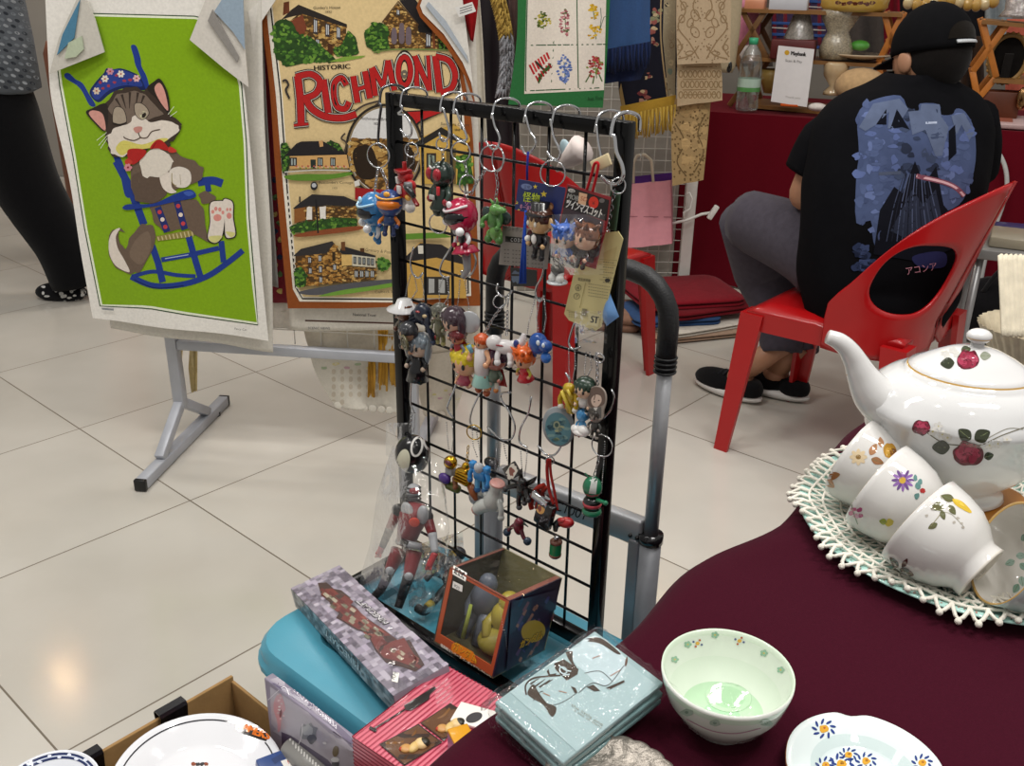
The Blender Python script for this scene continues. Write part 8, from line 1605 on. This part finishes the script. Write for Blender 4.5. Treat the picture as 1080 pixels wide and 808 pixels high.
mb = MB('#17130f'); mb.grid(lambda u, v: HP(*[q_ * 1.012 for q_ in ((.089 * sin((u - .5) * 1.1) * 1.0), -.006 - .108 * cos((u - .5) * 1.1) * sqrt(1 - (.05 + .38 * v * sqrt(max(0, 1 - (2 * u - 1) ** 2))) ** 2), .012 + .108 * (.05 + .38 * v * sqrt(max(0, 1 - (2 * u - 1) ** 2))))]), 16, 8); mb.build('cap_opening', KNIT, t)
mb = MB('#b9bcc0'); mb.tube([HP(.10 * sin(a_) * .92, -.006 - .113 * cos(a_), .010) for a_ in [-.35 + .1 * i for i in range(8)]], .0055, None, 6, flat=.5); mb.build('cap_strap', PLASTIC, t)

# ================================================================== BOOTH TABLE with display stands
B1 = V((.923, -.384, 0)); B2 = V((.384, .923, 0)); BO = V((.765, 4.03, 0)); BZ = .735
def BP(x, y, z): return BO + B1 * x + B2 * y + V((0, 0, z))
def BY(u, v, d): return Pl(u, v, BP(0, d, 0), B2)
BR = Mx.Rotation(math.atan2(B1.y, B1.x), 4, 'Z')
t = thing('booth_table', 'long booth table under a dark red cloth behind the seated person', 'table', BP(1, .35, 0))
MB('#7a5a3c').box(BP(1.0, .36, BZ - .02), (2.1, .68, .025), None, BR).build('table_top', WOOD, t)
for x in (.05, 1.95):
    for y in (.06, .66): MB('#555').cyl(BP(x, y, 0), BP(x, y, BZ - .03), .015).build('leg', STEEL, t)
mb = MB('#5d0a18'); mb.grid(lambda u, v: BP(-.06 + 2.16 * u, .72 - .74 * v, BZ), 20, 6); mb.grid(lambda u, v: BP(-.06 + 2.16 * u, -.02 - .016 * sin(u * 46) * v, BZ * (1 - v) + .01 * v), 120, 10); mb.grid(lambda u, v: BP(-.06 - .012 * sin(u * 20) * v, .72 - .74 * u, BZ * (1 - v) + .01 * v), 20, 10)
tag(mb.build('tablecloth', TABLEC), 'dark red cloth hanging to the floor from the booth table', 'tablecloth')
def stand(lab, levels, d0, d1, legs):
    t = thing('display_stand', lab, 'shelf', BY(levels[-1][0], levels[-1][1], d0))
    for u0, v0, u1, v1 in levels:
        p = [BY(u0, v0, d0), BY(u1, v1, d0)]; mb = MB('#80582c'); q_ = [p[0], p[1], p[1] + B2 * (d1 - d0), p[0] + B2 * (d1 - d0)]; mb.add(q_ + [a - V((0, 0, .014)) for a in q_], [(0, 1, 2, 3), (7, 6, 5, 4), (0, 4, 5, 1), (1, 5, 6, 2), (2, 6, 7, 3), (3, 7, 4, 0)], None, False); mb.build('shelf', WOOD, t)
    for u0, v0, u1, v1, c_ in legs:
        for dd in (d0 + .02, d1 - .02): a, b = BY(u0, v0, d0) + B2 * (dd - d0), BY(u1, v1, d0) + B2 * (dd - d0); z = (b - a).normalized(); x = B2; y = z.cross(x); MB(c_).box((a + b) / 2, (.012, .022, (b - a).length), None, Mx((x, y, z)).transposed().to_4x4(), .002).build('leg', WOOD, t)
Wd, Wb = '#7a5530', '#b06a26'
stand('folding wooden three-tier stand beyond the printed T-shirt shoulder', [(778, 9, 952, 14), (783, 60, 938, 68), (790, 110, 880, 118)], .12, .38, [(781, 9, 808, 62, Wd), (806, 12, 774, 60, Wd), (776, 58, 792, 110, Wd), (804, 64, 768, 112, Wd), (932, 13, 942, 50, Wb), (952, 14, 926, 66, Wb), (926, 66, 930, 88, Wb), (942, 50, 936, 40, Wb)])
stand('folding wooden stand beside the black cap with an oval mirror on it', [(1036, 21, 1092, 26), (1048, 83, 1092, 86)], .05, .34, [(1036, 21, 1051, 82, Wb), (1064, 24, 1026, 76, Wb), (1026, 76, 1032, 108, Wb), (1050, 83, 1030, 107, Wb)])
def lump(name, lab, cat, u, v, d, parts, m=None, grp=None):
    """parts: (part name, dx, dz, rx, rz, colour) in photo pixels around (u, v) at booth depth d"""
    c = BY(u, v, d); k = (c - CP).length / FPX
    if len(parts) == 1: n_, dx, dz, rx, rz, col = parts[0]; return tag(MB(col).ell(c + B1 * dx * k + V((0, 0, dz * k)), (rx * k, rx * k * .8, rz * k), None, BR).build(name, m or CERAM), lab, cat, grp)
    t = thing(name, lab, cat, c, None, grp)
    for n_, dx, dz, rx, rz, col in parts: MB(col).ell(c + B1 * dx * k + V((0, 0, dz * k)), (rx * k, rx * k * .8, rz * k), None, BR).build(n_, m or CERAM, t)
def pot(name, lab, cat, u, v, d, prof, col, m=None, art=None, grp=None, seg=32):
    c = BY(u, v, d); k = (c - CP).length / FPX; mb = MB(col); mb.lathe([(r * k, z * k) for r, z in prof], c, seg=seg)
    if art: A = Art(mb, hit_bvh(mb.bvh()), .0006, 6); art(A)
    return tag(mb.build(name, m or CERAM), lab, cat, grp)
lump('plush_toy', 'pink and white plush toy on the upper end of the wooden stand', 'toy', 790, 30, .30, [('head', 0, 22, 13, 11, '#cf8aa0'), ('body', -1, 0, 12, 20, '#c97f98'), ('legs', 2, -22, 12, 10, '#d8d2cf')], KNIT)
lump('plush_toy', 'pale blue plush toy behind the pink one', 'toy', 779, 14, .5, [('head', 0, 5, 8, 10, '#7fa9c0'), ('body', 0, -10, 8, 10, '#86b0c6')], KNIT)
pot('lace_figurine', 'tall cream ornament with black foot at the end of the booth table', 'ornament', 765, 76, .02, [(0, 0), (7, 0), (9, 6), (10, 40), (9, 70), (7, 84), (0, 86)], '#b8a88a', LACE); lump('little_boot', 'small black boot below the cream ornament', 'ornament', 769, 70, -.005, [('foot', 0, 0, 3, 6, '#121212')])
t = thing('water_bottle', 'clear plastic water bottle with green cap on the booth table', 'bottle', BY(787, 116, .04)); c = BY(787, 116, .04); k = (c - CP).length / FPX
MB('#c9d4d0').lathe([(0, 0), (10, 0), (11, 3), (10.4, 14), (11, 17), (10.4, 30), (11, 33), (10.6, 44), (8, 54), (4, 60), (3.6, 64)][0:0] or [(r * k, z * k) for r, z in ((0, 0), (10, 0), (11, 3), (10.4, 14), (11, 17), (10.4, 30), (11, 33), (10.6, 44), (8, 54), (4, 60), (3.6, 64))], c, seg=28).build('bottle_body', film('pet_shell', (.93, .97, .95), .14), t); MB('#3fae7f').cyl(c + V((0, 0, 61 * k)), c + V((0, 0, 67 * k)), 4.4 * k).build('cap', PLASTIC, t); MB('#9fb9a4').lathe([(11.2 * k, 18 * k), (11.2 * k, 30 * k)], c, seg=28, col='#a9bfb0').lathe([(11.25 * k, 18 * k), (11.25 * k, 22 * k)], c, seg=28, col='#4f8a4a').build('bottle_label', GLOSSC, t)
t = thing('payment_stand', 'white Maybank payment sign on an orange stand', 'sign', BY(835, 112, .03)); t['label'] = 'white bank payment sign propped on an orange stand by the water bottle'
p0 = BP(0, .02, 0); ps = [Pl(x, y, p0, B2) for x, y in ((821, 48), (859, 52), (851, 113), (813, 107))]; mb = MB('#d9d6d6'); mb.add(ps + [p + B2 * .004 for p in ps], [(0, 1, 2, 3), (7, 6, 5, 4), (0, 4, 5, 1), (1, 5, 6, 2), (2, 6, 7, 3), (3, 7, 4, 0)], None, False); A = Art(mb, hit_bvh(mb.bvh()), .0006, 20)
A.sm(oval(830, 55.5, 2.6, 2.6), '#c79a1c'); A.text('Maybank', 834, 58, 4.4, '#26221f', 5, w=16, bold=.3); A.text('Scan & Pay', 828, 65, 2.8, '#55504c', 5, w=18); A.text('Thank you', 828, 103, 2, '#99948f', 5, w=16); mb.build('sign_board', GLOSSC, t); MB('#c9561c').box(BY(833, 110.5, .035), (.07, .03, .012), None, BR, .003).build('stand_foot', PLASTIC, t)
CR = mat('cut_crystal', .12, coat=.6, spec=.9, noise_s=160, noise_a=.5, bump=1., bump_s=140)
pot('crystal_tree', 'cut glass tree ornament on the middle shelf of the stand', 'ornament', 842, 48, .2, [(0, 0), (15, 0), (14, 8), (11, 18), (8, 28), (4, 34), (0, 36)], '#8f8a82', CR, None, None, 9); pot('crystal_vase', 'cut glass vase with a flared frilly rim on the middle shelf', 'vase', 880, 62, .18, [(0, 0), (14, 0), (16, 8), (13, 18), (10, 24), (17, 36), (19, 42), (12, 46), (9, 58), (0, 58)], '#9a8f78', CR, None, None, 12)
tag(MB('#571a1a').box(BY(837, 52, .14), (.17, .09, .075), None, BR, .004).build('wooden_box', WOOD), 'maroon wooden box behind the bank payment sign', 'box')
pot('enamel_pot', 'yellow enamel pot with brown flowers on the top shelf', 'pot', 900, 12, .2, [(0, 0), (26, 0), (30, 4), (31, 16), (29, 26), (0, 27)], '#c2a04a', CERAM, lambda A: [A.sm(blob(884 + 6 * q_, 3 + (q_ % 2), 3, 2, .3, 8, q_), '#5a2f22', False) for q_ in range(7)])
tag(MB('#b9bac0').box(BY(832, 5, .15), (.15, .05, .05), None, BR, .006).build('router_box', PLASTIC), 'white plastic device on the top shelf beside the yellow pot', 'device'); tag(MB('#c9c3bb').box(BY(797, 5, .2), (.08, .06, .04), '#c98a6a', BR, .004).build('gift_box', GLOSSC), 'small orange and white box on the top shelf above the pink plush', 'box')
pot('shallow_plate', 'cream plate lying on the middle shelf', 'plate', 908, 63, .2, [(0, 0), (12, 0), (26, 4), (27, 5), (26, 5.5), (0, 2)], '#b9a58a'); lump('leaf_ornament', 'green leaf ornament on the middle shelf', 'ornament', 907, 48, .2, [('leaf', 0, 0, 9, 5, '#4f9a3c')])
pot('urn', 'cream footed urn under the middle shelf', 'vase', 878, 100, .15, [(0, 0), (9, 0), (9, 3), (4, 8), (11, 18), (12, 28), (10, 30), (0, 30)], '#b59c78'); lump('straw_basket', 'beige woven dome under the middle shelf by the shoulder', 'basket', 908, 90, .12, [('dome', 0, 0, 24, 16, '#b99a72')], KNIT); pot('glass_bowl', 'small glass bowl behind the water bottle', 'bowl', 812, 98, .2, [(0, 0), (6, 0), (11, 14), (12, 22), (11, 22), (5, 3), (0, 3)], '#a5884a'); lump('white_cloth', 'small white cloth on the booth table by the shoulder', 'cloth', 862, 113, .04, [('cloth', 0, 0, 9, 4, '#cfc8c2')], KNIT)
for q_ in range(11): x = 958 + q_ * 9; tag(MB('#b8924a' if q_ % 3 else '#cdb88a').ell(BY(x, 3 + 2.5 * sin(q_), .55), (.022, .022, .026), None, None, 12, 9).build('gold_bauble', CERAM), 'gold bauble in the garland hanging above the black cap', 'ornament', 'gold baubles above the booth')
t = thing('oval_mirror', 'oval gilt table mirror turned away on the booth stand', 'mirror', BY(1063, 84, .15)); c = BY(1063, 62, .15); k = (c - CP).length / FPX
mb = MB('#8a6a3a'); mb.tube([c + B1 * cos(a_) * 15 * k + V((0, 0, sin(a_) * 20 * k)) for a_ in [2 * pi * i / 32 for i in range(32)]], 2.2 * k, None, 8, True)
for i in range(24): a_ = 2 * pi * i / 24; mb.ell(c + B1 * cos(a_) * 16 * k + V((0, 0, sin(a_) * 21 * k)), 1.9 * k, '#b98f4c', None, 6, 5)
mb.build('mirror_frame', WOOD, t); MB('#151312').ell(c, (14 * k, .006, 19 * k), None, BR, 28, 10).build('mirror_back', KNIT, t); MB('#1d1b1a').box(c - B2 * .03 - V((0, 0, 8 * k)), (7 * k, .008, 26 * k), None, BR @ Mx.Rotation(.2, 4, 'X')).build('easel_leg', KNIT, t)
tag(MB('#5a2a14').box(BY(1054, 110, .12), (.13, .10, .10), None, BR, .004).build('jewellery_chest', WOOD), 'brown studded wooden chest on the booth table below the mirror', 'box')
t = thing('card_reader', 'pale pink card device lying on the booth table edge', 'device', BY(1056, 134, .02)); MB('#b59a98').box(BY(1056, 134, .06) + V((0, 0, .02)), (.17, .13, .02), None, BR @ Mx.Rotation(.15, 4, 'X'), .005).build('device_body', PLASTIC, t); MB('#9a5a48').box(BY(1052, 135, .05) + V((0, 0, .031)), (.09, .06, .004), None, BR @ Mx.Rotation(.15, 4, 'X')).build('printed_panel', GLOSSC, t); MB('#1a1718').box(BY(1050, 126, .1) + V((0, 0, .034)), (.1, .02, .004), None, BR @ Mx.Rotation(.15, 4, 'X')).build('screen', GLOSSP, t)
pot('carved_pot', 'silver carved pot on top of the booth stand at the picture corner', 'pot', 1074, 18, .15, [(0, 0), (16, 0), (14, 3), (12, 6), (14, 26), (0, 26)], '#8d8480', CR); lump('brass_handle', 'brass ring handle at the end of the booth table', 'ornament', 1078, 104, .05, [('ring', 0, 0, 5, 10, '#8a6a48')], GOLD)
# goods and clothes hanging beyond the booth
for (x0, x1, v0, v1, d, col, lab) in ((810, 872, -30, 52, .95, '#3a2f4c', 'dark plaid cloth hanging beyond the booth shelves'), (893, 930, -30, 62, .95, '#47423f', 'grey-brown shirt hanging beyond the booth shelves'), (924, 948, -30, 60, 1.0, '#7a1626', 'crimson garment hanging beyond the booth shelves'), (946, 1045, -30, 60, 1.2, '#1b1b1f', 'black banner hanging behind the capped head'), (1014, 1036, 38, 112, .5, '#3b2c22', 'dark brown folder standing behind the capped head'), (1062, 1100, 20, 130, .9, '#b8614f', 'salmon garment hanging beyond the oval mirror'), (1040, 1066, -30, 60, 1.2, '#8d979c', 'pale blue-grey banner beyond the oval mirror'), (768, 812, -30, 70, .95, '#5b534c', 'taupe cloth hanging beyond the plush toys')):
    q_ = [BY(x0, v0, d), BY(x1, v0, d), BY(x1 + 3, v1, d), BY(x0 - 2, v1, d)]; mb = MB(col); mb.grid(lambda u, v: quad_pts(u, v, q_) + B2 * (.02 * sin(u * 11 + x0) * (.4 + v)), 16, 12)
    if 'plaid' in lab:
        A = Art(mb, hit_bvh(mb.bvh()), .001, 12); A.lines([[(x, -20), (x + 1, 50)] for x in range(816, 872, 12)], 4, '#6d2230'); A.lines([[(811, y), (871, y + 2)] for y in range(0, 52, 12)], 3, '#34508a'); A.lines([[(811, y + 5), (871, y + 8)] for y in range(0, 52, 24)], 1.2, '#b9b4b0')
    tag(mb.build('hanging_cloth', KNIT, solid=.004), lab, 'cloth', 'cloths beyond the booth')
t = thing('spring_clip', 'lime green plastic clip on the booth cloth', 'clip', BY(1040, 158, -.03)); c = BY(1038, 158, -.03)
for s in (-1, 1): MB('#6fae1e').box(c + V((s * .004, 0, s * .006)), (.018, .012, .085), None, BR @ Mx.Rotation(.55 + .16 * s, 4, 'Y'), .004).build('clip_arm', PLASTIC, t)
tag(MB('#b9bab8').tube(curve3([BY(x, y, -.06) for x, y in ((1040, 152), (1052, 160), (1060, 176), (1062, 195), (1058, 215), (1042, 262), (1034, 300), (1030, 330))]), .008, None, 8).build('white_cable', PLASTIC), 'white cable hanging down from the lime green clip', 'cable')
# small grey table at the picture edge with packets
SZ = .56; t = thing('folding_table', 'grey folding table with packets beside the red chair back', 'table', (1.5, 2.6, 0)); c = Zp(1092, 250, SZ); yaw = radians(-22); RT = Mx.Rotation(yaw, 4, 'Z'); ux, uy = RT.to_3x3() @ V((1, 0, 0)), RT.to_3x3() @ V((0, 1, 0)); f0 = Zp(1024, 262, SZ)
MB('#8b8a88').box(f0 + ux * .3 + uy * .17 - V((0, 0, .014)), (.6, .34, .028), None, RT, .003).build('table_top', WHITEM, t)
for a, b in ((.03, .03), (.03, .31), (.57, .03), (.57, .31)): MB('#9b9b9b').cyl(f0 + ux * a + uy * b - V((0, 0, SZ)), f0 + ux * a + uy * b - V((0, 0, .028)), .011).build('leg', STEEL, t)
for i, (a, b, w_, d_, h_, z, col, lab) in enumerate(((.17, .10, .24, .15, .03, 0, '#a39a86', 'clear packet of cream goods on the grey folding table'), (.42, .10, .2, .15, .035, 0, '#6b4a38', 'brown printed packet on the grey folding table'), (.30, .25, .46, .12, .02, 0, '#232f63', 'navy flat box at the back of the grey folding table'), (.34, .25, .3, .1, .03, .021, '#8f8a86', 'grey magazine on the navy flat box'))):
    mb = MB(col); mb.box(f0 + ux * a + uy * b + V((0, 0, z + h_ / 2 + .001)), (w_, d_, h_), None, RT @ Mx.Rotation(.08 * (i - 1), 4, 'Z'), .004); tag(mb.build('goods_packet', GLOSSC), lab, 'packet', 'packets on the grey folding table')
c = Zp(1036, 352, 0) + V((.0, -.06, 0)); t = thing('black_bag', 'black fabric bag on the floor under the grey folding table', 'bag', c); mb = MB('#121113'); mb.ell(c + V((0, 0, .11)), (.17, .12, .13), None, None, 26, 14, zmin=-.8, fn=lambda p: p * (1 + .12 * noise.noise(p * 2.5))); mb.build('bag_body', KNIT, t); MB('#1d1c1e').tube(curve3([c + V((-.09, -.05, .2)), c + V((-.05, -.08, .3)), c + V((.05, -.08, .3)), c + V((.09, -.05, .2))]), .008, None, 8).build('bag_handle', KNIT, t)
